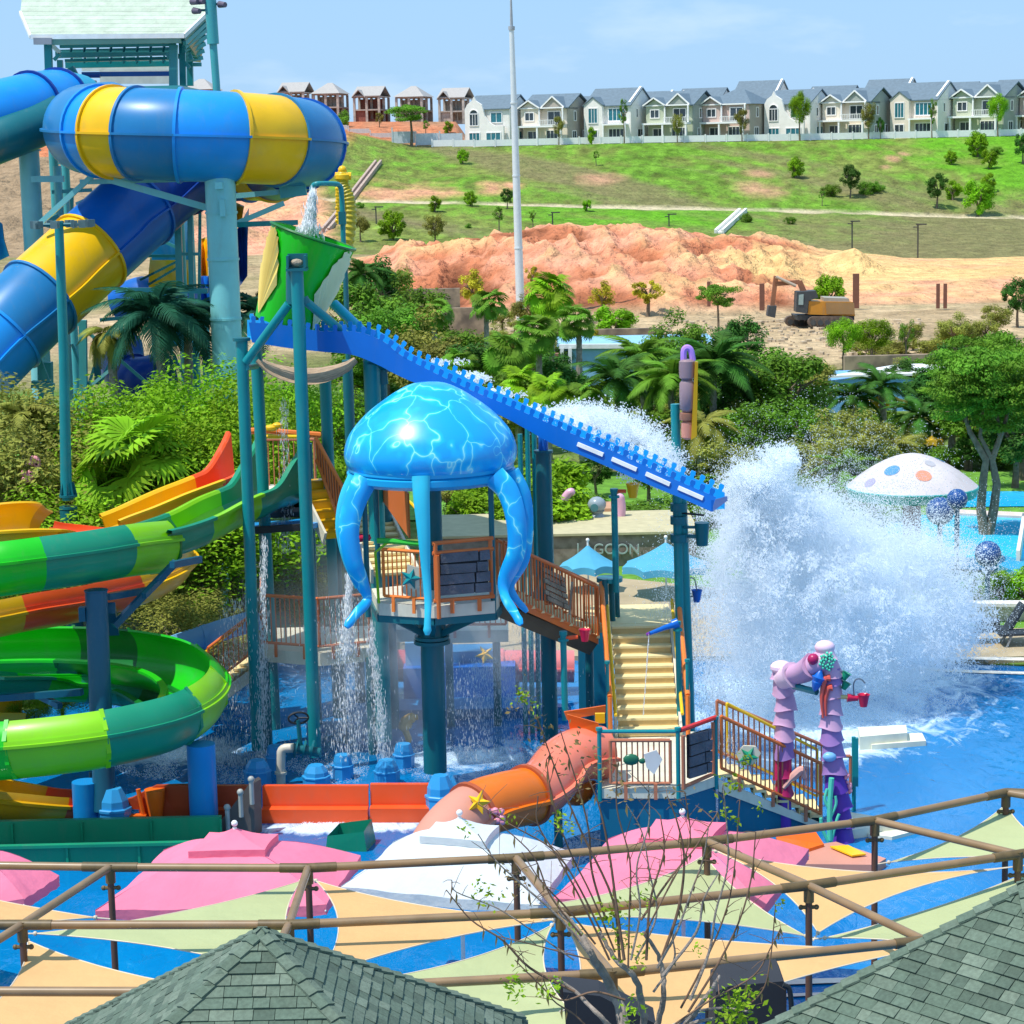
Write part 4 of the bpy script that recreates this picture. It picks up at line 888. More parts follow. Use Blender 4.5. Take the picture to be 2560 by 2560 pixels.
# grey curved fin with grab posts in front of it
ft = thing('entry_fin', 'dark grey curved wall with two short grey posts in front of the red trough', 'pool wall', G(610, 2090, 0))
base = G(560, 2095, 0); mb = MB(); prof = [(545, 2060), (585, 2010), (612, 1975), (628, 1952), (634, 1958), (637, 2095), (545, 2095)]
mb.prism([W(x, y, base.y) if y < 2090 else V(W(x, y, base.y).x, base.y, 0) for x, y in prof], V(.12, .3, 0)); mb.build('fin', mat('slate_grey', (.12, .10, .085), rough=.7, var=.2), ft, sm=0)
for x, y in ((531, 2062), (568, 2022), (601, 1984), (628, 1952)):
    p = W(x, y, base.y - .15); mb = MB().tube([V(p.x, p.y, 0) if x < 540 else p - V(0, 0, .5), p], .05, 8); mb.ball(p + V(0, 0, .03), .075, 8); mb.build('grab_post', mat('grey_post', (.35, .36, .33), rough=.5), ft)

# ------------------------------------------------------------------ slide columns and pedestals
def pedestal(px, py_bot, Y=None, r=.42, h=.95, label='', cone=True, m=None, group='blue pedestals under the posts', rt=None):
    p = G(px, py_bot, 0) if Y is None else V(W(px, py_bot, Y).x, Y, 0); mb = MB(); t = thing('pedestal', label, 'pedestal', p, 0, group)
    if cone:
        mb.lathe([(r, -.05), (r, h * .52), (r * 1.06, h * .53), (r * 1.06, h * .58), (r, h * .6)], p, 8); mb.build('drum', m or PEDB, t, sm=0)
        mb = MB().lathe([(r * .9, h * .6), (r * .86, h * .75), (rt or r * .5, h), (0.05, h)], p, 8); mb.build('cone_top', m or PEDB, t, sm=0)
    else: mb.lathe([(r, -.05), (r, h), (.02, h)], p, 24); mb.build('drum', m or POLEB, t)
    return p
pedestal(220, 2082, r=.285, h=1.12, label='smooth blue drum beside the slate column', cone=False, rt=.2)
pedestal(512, 2085, r=.30, h=1.95, label='tall smooth blue drum under the end of the green spiral', cone=False)
p = pedestal(289, 2085, r=.35, h=1.0, label='pale blue faceted pedestal round the foot of the slate column')
t = thing('slide_column', 'slate blue column with angled arms holding up the green spiral', 'steel support', V(p.x - .25, p.y, 0))
top = W(240, 1478, 46.4); mb = MB().tube([V(p.x - .2, p.y, .5), top], .235, 20); mb.build('column', STEEL, t); mb = MB().tube([top, top + V(0, 0, .03)], .25, 20); mb.build('cap_plate', STEEL, t)
for a, b_, w in (((270, 1492), (372, 1475), .12), ((285, 1565), (440, 1405), .12), ((360, 1490), (410, 1440), .1), ((430, 1412), (500, 1398), .12), ((275, 1520), (285, 1575), .22)):
    mb = MB().bar(W(*a, 46.9), W(*b_, 47.9), w, w * 1.2); mb.build('arm', STEEL, t, sm=0)
for a, b_, w in (((0, 1745), (205, 1730), .14), ((95, 1738), (150, 1765), .12)):
    mb = MB().bar(W(*a, 47.8), W(*b_, 47.0), w, w); mb.build('arm', STEEL, t, sm=0)
mb = MB().box(W(207, 1535, 46.3), (.14, .2, .3)); mb.build('lug_plate', STEEL, t, sm=0)
mb = MB().tube([W(228, 1930, 46.8), W(228, 1985, 46.8)], .05, 8); mb.build('strut', STEEL, t)
# ------------------------------------------------------------------ pool, decks
def water_mat(name, c, c2, scale, bump, foam_at=(), rough=.06):
    m = bpy.data.materials.new(name); m.use_nodes = True; N = m.node_tree.nodes; Lk = m.node_tree.links.new; b = N['Principled BSDF']
    t = N.new('ShaderNodeTexCoord'); mp_ = N.new('ShaderNodeMapping'); mp_.inputs['Scale'].default_value = (1, .45, 1); Lk(t.outputs['Object'], mp_.inputs['Vector'])
    n1 = N.new('ShaderNodeTexNoise'); n1.inputs['Scale'].default_value = scale; n1.inputs['Detail'].default_value = 4; n1.inputs['Distortion'].default_value = .6; Lk(mp_.outputs[0], n1.inputs['Vector'])
    n2 = N.new('ShaderNodeTexNoise'); n2.inputs['Scale'].default_value = .22; n2.inputs['Detail'].default_value = 5; Lk(mp_.outputs[0], n2.inputs['Vector'])
    r = N.new('ShaderNodeValToRGB'); r.color_ramp.elements[0].position = .35; r.color_ramp.elements[0].color = (*c, 1); r.color_ramp.elements[1].position = .68; r.color_ramp.elements[1].color = (*c2, 1)
    Lk(n2.outputs['Fac'], r.inputs[0]); Lk(r.outputs[0], b.inputs['Base Color']); b.inputs['Roughness'].default_value = rough; b.inputs['IOR'].default_value = 1.33
    bp = N.new('ShaderNodeBump'); bp.inputs['Strength'].default_value = bump; bp.inputs['Distance'].default_value = .12; Lk(n1.outputs['Fac'], bp.inputs['Height']); Lk(bp.outputs[0], b.inputs['Normal'])
    for (cx_, cy_, rx_, ry_, th) in foam_at:
        mm_ = N.new('ShaderNodeMapping'); mm_.vector_type = 'POINT'; mm_.inputs['Location'].default_value = (-cx_ / rx_, -cy_ / ry_, 0); mm_.inputs['Scale'].default_value = (1 / rx_, 1 / ry_, 0); Lk(t.outputs['Object'], mm_.inputs['Vector'])
        ln = N.new('ShaderNodeVectorMath'); ln.operation = 'LENGTH'; Lk(mm_.outputs[0], ln.inputs[0]); n5 = N.new('ShaderNodeTexNoise'); n5.inputs['Scale'].default_value = 1.5; n5.inputs['Detail'].default_value = 9; n5.inputs['Roughness'].default_value = .72; n5.inputs['Distortion'].default_value = 1.2; Lk(mp_.outputs[0], n5.inputs['Vector'])
        su = N.new('ShaderNodeMath'); su.operation = 'MULTIPLY_ADD'; su.inputs[1].default_value = -.42; Lk(ln.outputs['Value'], su.inputs[0]); Lk(n5.outputs['Fac'], su.inputs[2]); mr5 = N.new('ShaderNodeMapRange'); mr5.inputs['From Min'].default_value = th; mr5.inputs['From Max'].default_value = th + .22; Lk(su.outputs[0], mr5.inputs['Value'])
        mx5 = N.new('ShaderNodeMixRGB'); mx5.inputs['Color2'].default_value = (.62, .78, .90, 1); s_ = b.inputs['Base Color'].links[0].from_socket; Lk(s_, mx5.inputs['Color1']); Lk(mr5.outputs[0], mx5.inputs['Fac']); Lk(mx5.outputs[0], b.inputs['Base Color'])
    MATS[name] = m; return m
WATER = water_mat('pool_water_blue', (.001, .12, .34), (.002, .20, .48), 2.6, .45, [(*G(x, y).xy, rx, ry, th) for x, y, rx, ry, th in ((2050, 1800, 4.2, 3.4, .12), (2180, 1690, 3.6, 4, .10), (1900, 1910, 3.2, 1.2, .22), (2050, 1885, 2.8, .8, .16), (420, 1880, 2.4, 1.8, .18), (860, 2072, 2.6, .5, .08), (1150, 1900, 3, 2, .24), (1900, 1720, 2.5, 3, .14))])
WATC = water_mat('pool_water_cyan', (.02, .46, .80), (.05, .60, .90), 3.5, .3)
pool = [V(-60, 5, .03), V(60, 5, .03), V(60, 40, .03), G(2900, 1668, .03), G(2560, 1666, .03), G(2330, 1655, .03), G(2150, 1640, .03), G(1700, 1640, .03), G(1250, 1640, .03), G(900, 1640, .03), G(650, 1650, .03), G(430, 1690, .03), G(300, 1740, .03), G(-100, 1800, .03), V(-60, 50, .03)]
m = MB(); m.add(pool, [tuple(range(len(pool)))]); tag(m.build('pool_water', WATER), kind='structure')
DECK = mat('sand_deck', (.42, .33, .20), rough=.85, var=.18, nscale=1.1, bump=.3, bscale=30, dirt=.2); PALE = mat('pale_edge', (.74, .68, .58), rough=.8)
LAWN = mat('lawn_grass', (.12, .30, .02), rough=.9, var=.4, nscale=2, bump=.8, bscale=20); MULCH = mat('planting_soil', (.09, .09, .05), rough=.95, var=.5, nscale=2, c2=(.06, .12, .03))
def sheet(name, pix, z, m, kind='structure', th=None):
    P = [G(x, y, z) for x, y in pix]; mb = MB()
    if th: mb.prism(P, V(0, 0, -th))
    else: mb.add(P, [tuple(range(len(P)))])
    return tag(mb.build(name, m, sm=0), kind=kind)
sheet('pool_deck', [(1000, 1640), (1700, 1640), (2150, 1640), (2340, 1650), (2560, 1640), (2900, 1640), (2900, 1560), (2380, 1575), (2100, 1500), (1800, 1470), (1500, 1440), (1250, 1400), (1000, 1400)], .16, DECK, th=.3)
sheet('pool_step', [(2250, 1668), (2400, 1674), (2900, 1690), (2900, 1696), (2400, 1681), (2230, 1672)], .05, PALE)
sheet('pool_step', [(2250, 1645), (2400, 1641), (2900, 1650), (2900, 1658), (2400, 1648), (2250, 1652)], .19, PALE)
sheet('lawn', [(1200, 1560), (1700, 1560), (2300, 1600), (3000, 1600), (3000, 1180), (1700, 1180), (1200, 1180)], .08, LAWN)
sheet('planting_bed', [(-300, 1800), (300, 1735), (430, 1680), (650, 1640), (1000, 1640), (1000, 1300), (-300, 1300)], .06, MULCH)
sheet('lawn', [(-300, 1300), (1000, 1300), (1200, 1300), (1200, 1050), (-300, 1050)], .05, LAWN)
# cyan pool on the right behind, raised edge, lower slide lane
sheet('leisure_pool_water', [(2250, 1420), (2485, 1425), (2560, 1400), (2900, 1420), (2900, 1308), (2400, 1285), (2200, 1290)], .14, WATC)
sheet('pool_kerb', [(2370, 1282), (2900, 1306), (2900, 1296), (2370, 1272)], .22, mat('kerb_stone', (.62, .52, .46), rough=.8), th=.15)
sheet('leisure_pool_water', [(2330, 1268), (2900, 1262), (2900, 1228), (2330, 1228)], .12, WATC)
t = tag(MB().prism([G(2484, 1382, .5), G(2600, 1410, .5), G(2640, 1470, .5), G(2486, 1408, .5)], V(0, 0, -.5)).build('blue_awning', plastic('awning_blue', (.02, .30, .52), rough=.6), sm=0), 'turquoise sloping lane edge above the planter at the picture edge', 'pool edge')
mb = MB().bar(G(2545, 1395, .6), G(2560, 1300, .6), .12, .5); tag(mb.build('lane_divider', PALE, sm=0), 'white divider standing in the cyan pool', 'pool edge')

# ------------------------------------------------------------------ railings and stairs kit
RUST = plastic('rust_orange_paint', (.64, .15, .03), rough=.45); RUSTL = plastic('orange_paint', (.80, .20, .03), rough=.45); TAN = mat('cream_tread', (.78, .64, .32), rough=.7, var=.1, nscale=2, dirt=.25); TAND = mat('cream_riser', (.62, .44, .18), rough=.7, var=.12, dirt=.2)
CRM = mat('cream_fascia', (.66, .62, .48), rough=.65, var=.1, dirt=.35); PINKR = plastic('brown_rail', (.46, .16, .08), rough=.5)
YELR = plastic('yellow_rail', (.86, .55, .01)); GRNR = plastic('green_rail', (.03, .42, .03))
BALM = {}
def railing(t, a, b, h=1.05, m=None, step=.125, drop=.1, brackets=True, top=None, low=.12, bal=True, name='railing', rad=.034):
    """rail frame, one baluster mesh shared by all, between a and b (floor points)"""
    m = m or RUST; a, b = Vector(a), Vector(b); u = V(0, 0, 1)
    fr = MB(); fr.tube([a + u * h, b + u * h], rad * 1.15, 8); fr.tube([a + u * low, b + u * low], rad, 8); fr.tube([a + u * low, a + u * h], rad, 8); fr.tube([b + u * low, b + u * h], rad, 8)
    R0 = root_loc(t); f = fr.build(name + '_frame', top or m, t)
    L_ = (V(b.x, b.y, 0) - V(a.x, a.y, 0)).length; n = max(2, int(L_ / step)); key = (m.name, round(h - low, 2))
    if bal:
        if key not in BALM: BALM[key] = MB().tube([(0, 0, 0), (0, 0, h - low)], .0155, 6).mesh('baluster', m, 60)
        for i in range(1, n):
            p = a.lerp(b, i / n) + u * low - R0; place(BALM[key], 'baluster', parent=t, loc=p)
    if brackets:
        nb = max(2, int(L_ / .75))
        for i in range(nb):
            p = a.lerp(b, (i + .5) / nb); q = MB(); d = (b - a).normalized(); nv = V(d.y, -d.x, 0)
            if nv.y > 0: nv = -nv
            q.bar(p + nv * .05 + u * low, p + nv * .06 - u * .2, .07, .03, up=nv); q.build('bracket', m, t, sm=0)
    return f
def stairs(t, p0, dirv, width, n, run, rise, side=V(1, 0, 0), tread=TAN, riser=TAND):
    """n steps going up from p0 (centre of the foot) along dirv"""
    d = V(dirv.x, dirv.y, 0).normalized(); s = V(-d.y, d.x, 0); R0 = root_loc(t)
    tm = MB().box((0, 0, 0), (width, run + .03, .05), rz=math.atan2(d.y, d.x) - math.pi / 2).mesh('tread', tread); rm = MB().box((0, 0, 0), (width - .02, .03, rise - .05), rz=math.atan2(d.y, d.x) - math.pi / 2).mesh('riser', riser)
    for i in range(n):
        p = p0 + d * run * (i + .5) + V(0, 0, rise * (i + 1)); place(tm, 'tread', parent=t, loc=p - R0 - V(0, 0, .025)); place(rm, 'riser', parent=t, loc=p0 + d * (run * i + .02) + V(0, 0, rise * (i + .5) - .025) - R0)
    e = p0 + d * run * n + V(0, 0, rise * n)
    for sg in (-1, 1):
        q = MB().bar(p0 + s * sg * (width / 2 + .04) + V(0, 0, .02), e + s * sg * (width / 2 + .04) - V(0, 0, .05), .06, .34); q.build('stringer', CRM, t, sm=0)
    return e
def plat(t, poly, z, th=.22, m=None, top=None):
    P = [V(p.x, p.y, z) for p in poly]; mb = MB().prism(P, V(0, 0, -th)); mb.build('platform', m or CRM, t, sm=0)
def board_panel(t, c, u, v, w, h, rows, m, m2, seed=1, nails=True, nm='plank'):
    """an uneven panel of planks: c centre, u along, v up"""
    rg = random.Random(seed); n = u.cross(v).normalized(); hh = h / rows
    mb = MB().prism([c - u * w / 2 * .96 - v * h / 2 * .96, c + u * w / 2 * .96 - v * h / 2 * .96, c + u * w / 2 * .96 + v * h / 2 * .96, c - u * w / 2 * .96 + v * h / 2 * .96], n * .03); mb.build('panel_back', m2, t, sm=0)
    for r in range(rows):
        y0 = -h / 2 + r * hh; cuts = [-w / 2 + rg.uniform(-.04, .03), rg.choice([-.3, .28, .22]) * w + rg.uniform(-.04, .04), w / 2 + rg.uniform(-.03, .04)]
        for a, b in zip(cuts, cuts[1:]):
            q = MB(); off = n * (.07 + rg.uniform(0, .03)); ti = rg.uniform(-.02, .02)
            q.prism([c + u * (a + .016) + v * (y0 + .014) + off, c + u * (b - .016) + v * (y0 + .014 + ti * .5) + off, c + u * (b - .016 + rg.uniform(-.02, .02)) + v * (y0 + hh - .014 + ti) + off, c + u * (a + .016) + v * (y0 + hh - .014) + off], -n * .045); q.build(nm, m, t, sm=0)
WOODG = mat('weathered_plank', (.30, .24, .17), rough=.8, var=.35, nscale=2.5, bump=.6, bscale=14, rnd=.15); WOODD = mat('dark_slate_plank', (.10, .105, .125), rough=.6, var=.3, nscale=3, bump=.5, bscale=16, rnd=.12); BLK = mat('near_black', (.02, .02, .025), rough=.7)
def starfish(c, r, m, n_, parent=None, nm='starfish', up=V(0, 0, 1), rot=0):
    n_ = n_.normalized(); a = up.cross(n_).normalized(); b = n_.cross(a); P = []
    for k in range(10):
        g = math.pi * k / 5 + rot; rr = r if k % 2 == 0 else r * .42; P.append(a * math.sin(g) * rr + b * math.cos(g) * rr)
    mb = MB(); vs = [c + n_ * .09 * (r / .25)] + [c + p * .98 for p in P] + [c + p * 1.0 - n_ * .04 for p in P]; fs = [(0, 1 + k, 1 + (k + 1) % 10) for k in range(10)] + [(1 + k, 11 + k, 11 + (k + 1) % 10, 1 + (k + 1) % 10) for k in range(10)] + [tuple(range(20, 10, -1))]
    mb.add(vs, fs); return mb.build(nm, m, parent, sm=0)

# ------------------------------------------------------------------ jellyfish tower
jb = G(1097, 1995, 0); JX, JY = jb.x, jb.y
jt = thing('jellyfish_tower', 'tower platform on one thick post roofed by a giant blue jellyfish cap with tentacles', 'play tower', jb)
def at(px, py): return W(px, py, JY)
zd = W(1090, 1512, JY - 1.25).z            # deck height
mb = MB().tube([V(JX - .06, JY, .6), V(JX - .05, JY, zd - 1.0)], .255, 24); mb.build('main_post', TEALD, jt)
mb = MB().tube([V(JX - .05, JY, zd - 1.0), V(JX - .05, JY, zd - .2)], .3, 24); mb.tube([V(JX - .05, JY, zd - 1.1), V(JX - .05, JY, zd - 1.02)], .40, 24); mb.tube([V(JX - .05, JY, zd - 1.0), V(JX - .05, JY, zd - .93)], .38, 24); mb.build('post_head', TEALD, jt)
q = pedestal(1103, 2052, r=.33, h=1.0, label='blue conical pedestal at the foot of the jellyfish tower')
OC = [V(JX - .05 + 1.55 * math.cos(math.radians(a)), JY + 1.55 * math.sin(math.radians(a)), zd) for a in (-118, -57, 5, 60, 120, 180)]
x0, x1 = W(945, 1500, JY - 1.2).x, W(1236, 1500, JY - 1.2).x
A1, A2, A3 = V(x0, JY - .95, zd), V(W(1085, 1500, JY - 1.35).x, JY - 1.4, zd), V(x1, JY - 1.0, zd); A4, A5, A6 = V(x1 + .25, JY + .7, zd), V(JX, JY + 1.3, zd), V(x0 - .25, JY + .7, zd)
plat(jt, [A1, A2, A3, A4, A5, A6], zd, .26)
for A_ in (A1, A2, A3, A4, A6):
    mb = MB().bar(V(JX - .05, JY, zd - 1.0), V(lerp(JX, A_.x, .85), lerp(JY, A_.y, .85), zd - .3), .1, .13); mb.build('brace', TEALD, jt, sm=0)
mb = MB()
for a, b in ((A1, A2), (A2, A3), (A3, A4), (A6, A1)): mb.bar(a - V(0, -.08, .34), b - V(0, -.08, .34), .1, .16)
mb.build('ring_beam', TEALD, jt, sm=0)
railing(jt, A1 + V(.12, 0, .04), A2 + V(-.18, 0, .04), h=1.12, m=RUSTL, step=.10); 
mb = MB().tube([A1 + V(.0, 0, 1.35), A1 + V(.25, .0, 1.34), A2 + V(-.12, 0, 1.32)], .06, 8); mb.build('green_top_rail', GRNR, jt)
mb = MB().tube([A1 + V(0, 0, 0), A1 + V(-.04, 0, 1.1), A1 + V(.25, .0, 1.33)], .03, 8); mb.build('lime_edge_tube', LIME, jt)
# plank panel, right-hand face
u_ = (A3 - A2).normalized(); cpt = A2.lerp(A3, .5) + V(0, -.03, .66)
board_panel(jt, cpt + V(0, 0, .02), u_, V(0, 0, 1), 1.10, .92, 4, WOODD, BLK, 3)
fr_ = MB()
for a, b in ((A2 + V(.06, -.05, .1), A2 + V(.06, -.05, 1.35)), (A3 + V(-.06, -.05, .1), A3 + V(-.06, -.05, 1.35)), (A2 + V(0, -.05, .12), A3 + V(0, -.05, .12)), (A2 + V(0, -.05, 1.14), A3 + V(0, -.05, 1.14)), (A2 + V(0, -.05, 1.35), A3 + V(0, -.05, 1.37)), (A2 + V(.10, -.09, -.25), A2 + V(.10, -.09, 1.1))): fr_.tube([a, b], .045, 8)
fr_.build('panel_frame', RUST, jt)
for f in (.3, .75):
    p = A2.lerp(A3, f); mb = MB().box(p + V(0, -.07, -.02), (.09, .05, .3)); mb.build('bracket', RUST, jt, sm=0)
# shield with starfish
mb = MB(); c = A1.lerp(A2, .52) + V(.12, -.08, .60); mb.prism([c + V(x * .9, 0, z * .9) for x, z in ((-.12, .1), (-.1, .33), (.05, .27), (.22, .25), (.27, .1), (.22, -.15), (.05, -.3), (-.05, -.22), (-.15, -.12))], V(0, -.08, 0)); sh = mb.build('shell_plaque', plastic('cream_plastic', (.66, .60, .44)), jt, sm=0)
starfish(c + V(-.02, -.09, 0), .25, TEAL, V(0, -1, .1), sh, rot=.3)
# posts of the canopy
for x, y in ((W(916, 1400, JY - .9).x, JY - .9), (W(945, 1400, JY + .8).x, JY + .8), (W(1231, 1400, JY - .9).x, JY - .9)):
    mb = MB().tube([V(x, y, zd - .3), V(x, y, at(1000, 1180).z)], .06, 10); mb.build('canopy_post', TEALD, jt)
mb = MB().tube([V(JX + .05, JY + .5, zd), V(JX + .05, JY + .5, at(1000, 1200).z)], .17, 16); mb.tube([V(JX + .05, JY + .5, zd + .5), V(JX + .05, JY + .5, zd + .56)], .22, 16); mb.build('rear_post', TEALD, jt)
# cap
JELM = bpy.data.materials.new('jellyfish_gelcoat'); JELM.use_nodes = True
N = JELM.node_tree.nodes; Lk = JELM.node_tree.links.new; b = N['Principled BSDF']; b.inputs['Roughness'].default_value = .32; b.inputs['Coat Weight'].default_value = .2
t_ = N.new('ShaderNodeTexCoord'); n1 = N.new('ShaderNodeTexNoise'); n1.inputs['Scale'].default_value = 1.3; n1.inputs['Detail'].default_value = 2
ad = N.new('ShaderNodeMixRGB'); ad.inputs['Fac'].default_value = .55; Lk(t_.outputs['Object'], n1.inputs['Vector']); Lk(t_.outputs['Object'], ad.inputs['Color1']); Lk(n1.outputs['Color'], ad.inputs['Color2'])
mp_ = N.new('ShaderNodeMapping'); mp_.inputs['Scale'].default_value = (1.0, 1.0, .7); Lk(ad.outputs[0], mp_.inputs['Vector'])
vo = N.new('ShaderNodeTexVoronoi'); vo.feature = 'DISTANCE_TO_EDGE'; vo.inputs['Scale'].default_value = 2.9; Lk(mp_.outputs[0], vo.inputs['Vector'])
n3 = N.new('ShaderNodeTexNoise'); n3.inputs['Scale'].default_value = 2.2; Lk(t_.outputs['Object'], n3.inputs['Vector'])
mt = N.new('ShaderNodeMath'); mt.operation = 'DIVIDE'; Lk(vo.outputs['Distance'], mt.inputs[0]); mr_ = N.new('ShaderNodeMapRange'); mr_.inputs['From Min'].default_value = .35; mr_.inputs['From Max'].default_value = .7; mr_.inputs['To Min'].default_value = .25; mr_.inputs['To Max'].default_value = 2.2; Lk(n3.outputs['Fac'], mr_.inputs['Value']); Lk(mr_.outputs[0], mt.inputs[1])
r_ = N.new('ShaderNodeValToRGB'); e = r_.color_ramp.elements; e[0].position = 0; e[0].color = (.40, .84, .86, 1); e[1].position = .034; e[1].color = (.004, .44, .82, 1); k_ = e.new(.009); k_.color = (.09, .62, .84, 1); k2 = e.new(.14); k2.color = (.003, .34, .77, 1)
Lk(mt.outputs[0], r_.inputs[0]); Lk(r_.outputs[0], b.inputs['Base Color'])
TENT = plastic('tentacle_blue', (.012, .36, .68)); TENTL = plastic('tentacle_cyan', (.03, .50, .68))
jt2 = thing('jellyfish_canopy', 'giant glossy blue jellyfish dome with caustic water pattern and hanging tentacles', 'play canopy', V(W(1077, 1150, JY).x, JY, 0))
cx = W(1077, 1150, JY); zt_, zm, zr = at(1077, 955).z, at(1077, 1090).z, at(1077, 1160).z; R1 = 218 / FP * JY
prof = [(.01, 955), (.20, 959), (.39, 978), (.565, 1003), (.70, 1025), (.82, 1050), (.93, 1080), (.985, 1108), (1.0, 1130), (.985, 1150), (.96, 1160)]
cp = catmull([V(r * R1, 0, at(1077, y).z) for r, y in prof], 4); zm = at(1077, 1160).z + .42
mb = MB().lathe([(max(p.x, .01), p.z) for p in cp], V(cx.x, JY, 0), 64); mb.build('dome', JELM, jt2)
mb = MB(); z0 = zm - .42; mb.lathe([(R1 * .92, z0 + .08), (R1 * .96, z0 + .0), (R1 * .96, z0 - .07), (R1 * .935, z0 - .10), (R1 * .975, z0 - .13), (R1 * .97, z0 - .25), (R1 * .9, z0 - .34), (R1 * .4, z0 - .34)], V(cx.x, JY, 0), 64); mb.build('rim_band', TENT, jt2)
ZR = z0 - .25
def tentacle(px_pts, Ys, w, m, tip=True, wt=None):
    pts = catmull([W(x, y, Y) for (x, y), Y in zip(px_pts, Ys)], 6); n = len(pts); fr = frames_along(pts, up=V(.1, 1, 0)); mb = MB(); rows = []
    for i, (p, s, u) in enumerate(fr):
        f = i / (n - 1); ww = w * lerp(1.25, .38, f ** .8) * (1.0 if f < .93 else 1.35); 
        if wt: ww = w * tab(wt, f)
        rows.append([p + s * math.cos(a) * ww + u * math.sin(a) * ww * .55 for a in [2 * math.pi * k / 10 for k in range(10)]])
    vs = [q for r in rows for q in r]; fs = [(i * 10 + k, i * 10 + (k + 1) % 10, (i + 1) * 10 + (k + 1) % 10, (i + 1) * 10 + k) for i in range(n - 1) for k in range(10)] + [tuple(range(10)), tuple(reversed(range((n - 1) * 10, n * 10)))]
    mb.add(vs, fs); mb.build('tentacle', m, jt2)
WTL = [(0, 1.45), (.25, 1.25), (.5, 1.05), (.68, .55), (.8, .62), (.9, .5), (.96, .55), (1, .3)]
tentacle([(915, 1195), (885, 1260), (872, 1330), (885, 1410), (905, 1460), (918, 1500), (890, 1535), (865, 1568)], [JY - 1.1, JY - 1.2, JY - 1.3, JY - 1.3, JY - 1.2, JY - 1.2, JY - 1.5, JY - 1.7], .18, JELM, wt=WTL)
tentacle([(893, 1195), (868, 1250), (857, 1320), (868, 1400), (893, 1470)], [JY - .9] * 5, .16, TENTL, wt=[(0, 1.3), (.5, 1), (1, .3)])
tentacle([(1052, 1190), (1054, 1250), (1060, 1340), (1065, 1430), (1070, 1500), (1069, 1550), (1068, 1588)], [JY - 1.75, JY - 1.85, JY - 1.9, JY - 1.9, JY - 1.95, JY - 2.05, JY - 2.1], .165, TENTL, wt=[(0, 1.2), (.2, 1.0), (.5, .55), (.8, .42), (.9, .45), (.95, .55), (1, .25)])
tentacle([(1235, 1190), (1270, 1230), (1290, 1300), (1290, 1380), (1262, 1450), (1262, 1490), (1285, 1530), (1303, 1562)], [JY - 1.2, JY - 1.3, JY - 1.4, JY - 1.4, JY - 1.3, JY - 1.4, JY - 1.6, JY - 1.8], .175, JELM, wt=WTL)
tentacle([(1275, 1180), (1306, 1240), (1314, 1320), (1306, 1400), (1278, 1460), (1285, 1490), (1318, 1530)], [JY - .7] * 7, .14, JELM, wt=WTL)
tentacle([(1080, 1190), (1081, 1260), (1080, 1330)], [JY + 1.2] * 3, .1, TENT)
# things hanging on the tower
mb = MB(); p = W(893, 1345, JY - .8); mb.tube([p, p + V(.28, 0, 0)], [.10, .07], 12); mb.tube([p + V(.28, 0, 0), V(W(916, 1345, JY - .9).x, JY - .9, p.z)], .03, 8); tag(mb.build('water_jet', plastic('crimson_plastic', (.62, .01, .06))), 'small crimson water jet on the post inside the left tentacle', 'water jet')

# ------------------------------------------------------------------ upper stairs from the jellyfish deck to the slide platform
st = thing('upper_stair', 'cream stair with rust orange sides climbing from the jellyfish deck to the slide platform', 'stair', V(JX - .5, JY + 1.2, zd))
sA, sB = W(985, 1352, JY + 1.6), W(918, 1205, JY + 5.2); d_ = sB - sA; nst = 10; e = stairs(st, V(sA.x, sA.y, zd + .1), d_, .95, nst, V(d_.x, d_.y, 0).length / nst, (sB.z - sA.z) / nst)
for pa, pb, hh in (((1022, 1345), (905, 1180), 1.0),):
    a, b = W(*pa, JY + 1.5), W(*pb, JY + 5.2); mb = MB().prism([a, b, b + V(0, 0, 1.0), a + V(0, 0, 1.0)], V(.04, 0, 0)); mb.build('side_panel', RUST, st, sm=0)
mb = MB().tube([W(950, 1190, JY + 4.5), W(1030, 1260, JY + 2.8), W(1098, 1338, JY + 1.4)], .035, 8); mb.build('yellow_handrail', YELR, st)
a, b = W(790, 1095, JY + 5.6), W(860, 1225, JY + 4.3); fl0, fl1 = W(793, 1150, JY + 5.6), W(868, 1345, JY + 4.0)
mb = MB().prism([a, b, fl1, fl0], V(0, .05, 0)); mb.build('solid_side_panel', PINKR, st, sm=0)
for k in range(11): mb = MB(); p = a.lerp(b, k / 10); q_ = fl0.lerp(fl1, k / 10); mb.tube([p + V(0, -.06, 0), q_ + V(0, -.06, 0)], .016, 6); mb.build('baluster', RUSTL, st)
mb = MB().tube([a, b], .05, 8); mb.tube([fl0, fl1], .06, 8); mb.build('handrail', RUSTL, st)
ls = thing('side_stair', 'yellow stair behind the slatted rust railing left of the jellyfish', 'stair', W(835, 1330, JY + 4.5))
stairs(ls, W(845, 1345, JY + 4.5), V(-.5, 1, 0), .6, 6, .28, .2, tread=YELD, riser=YEL)
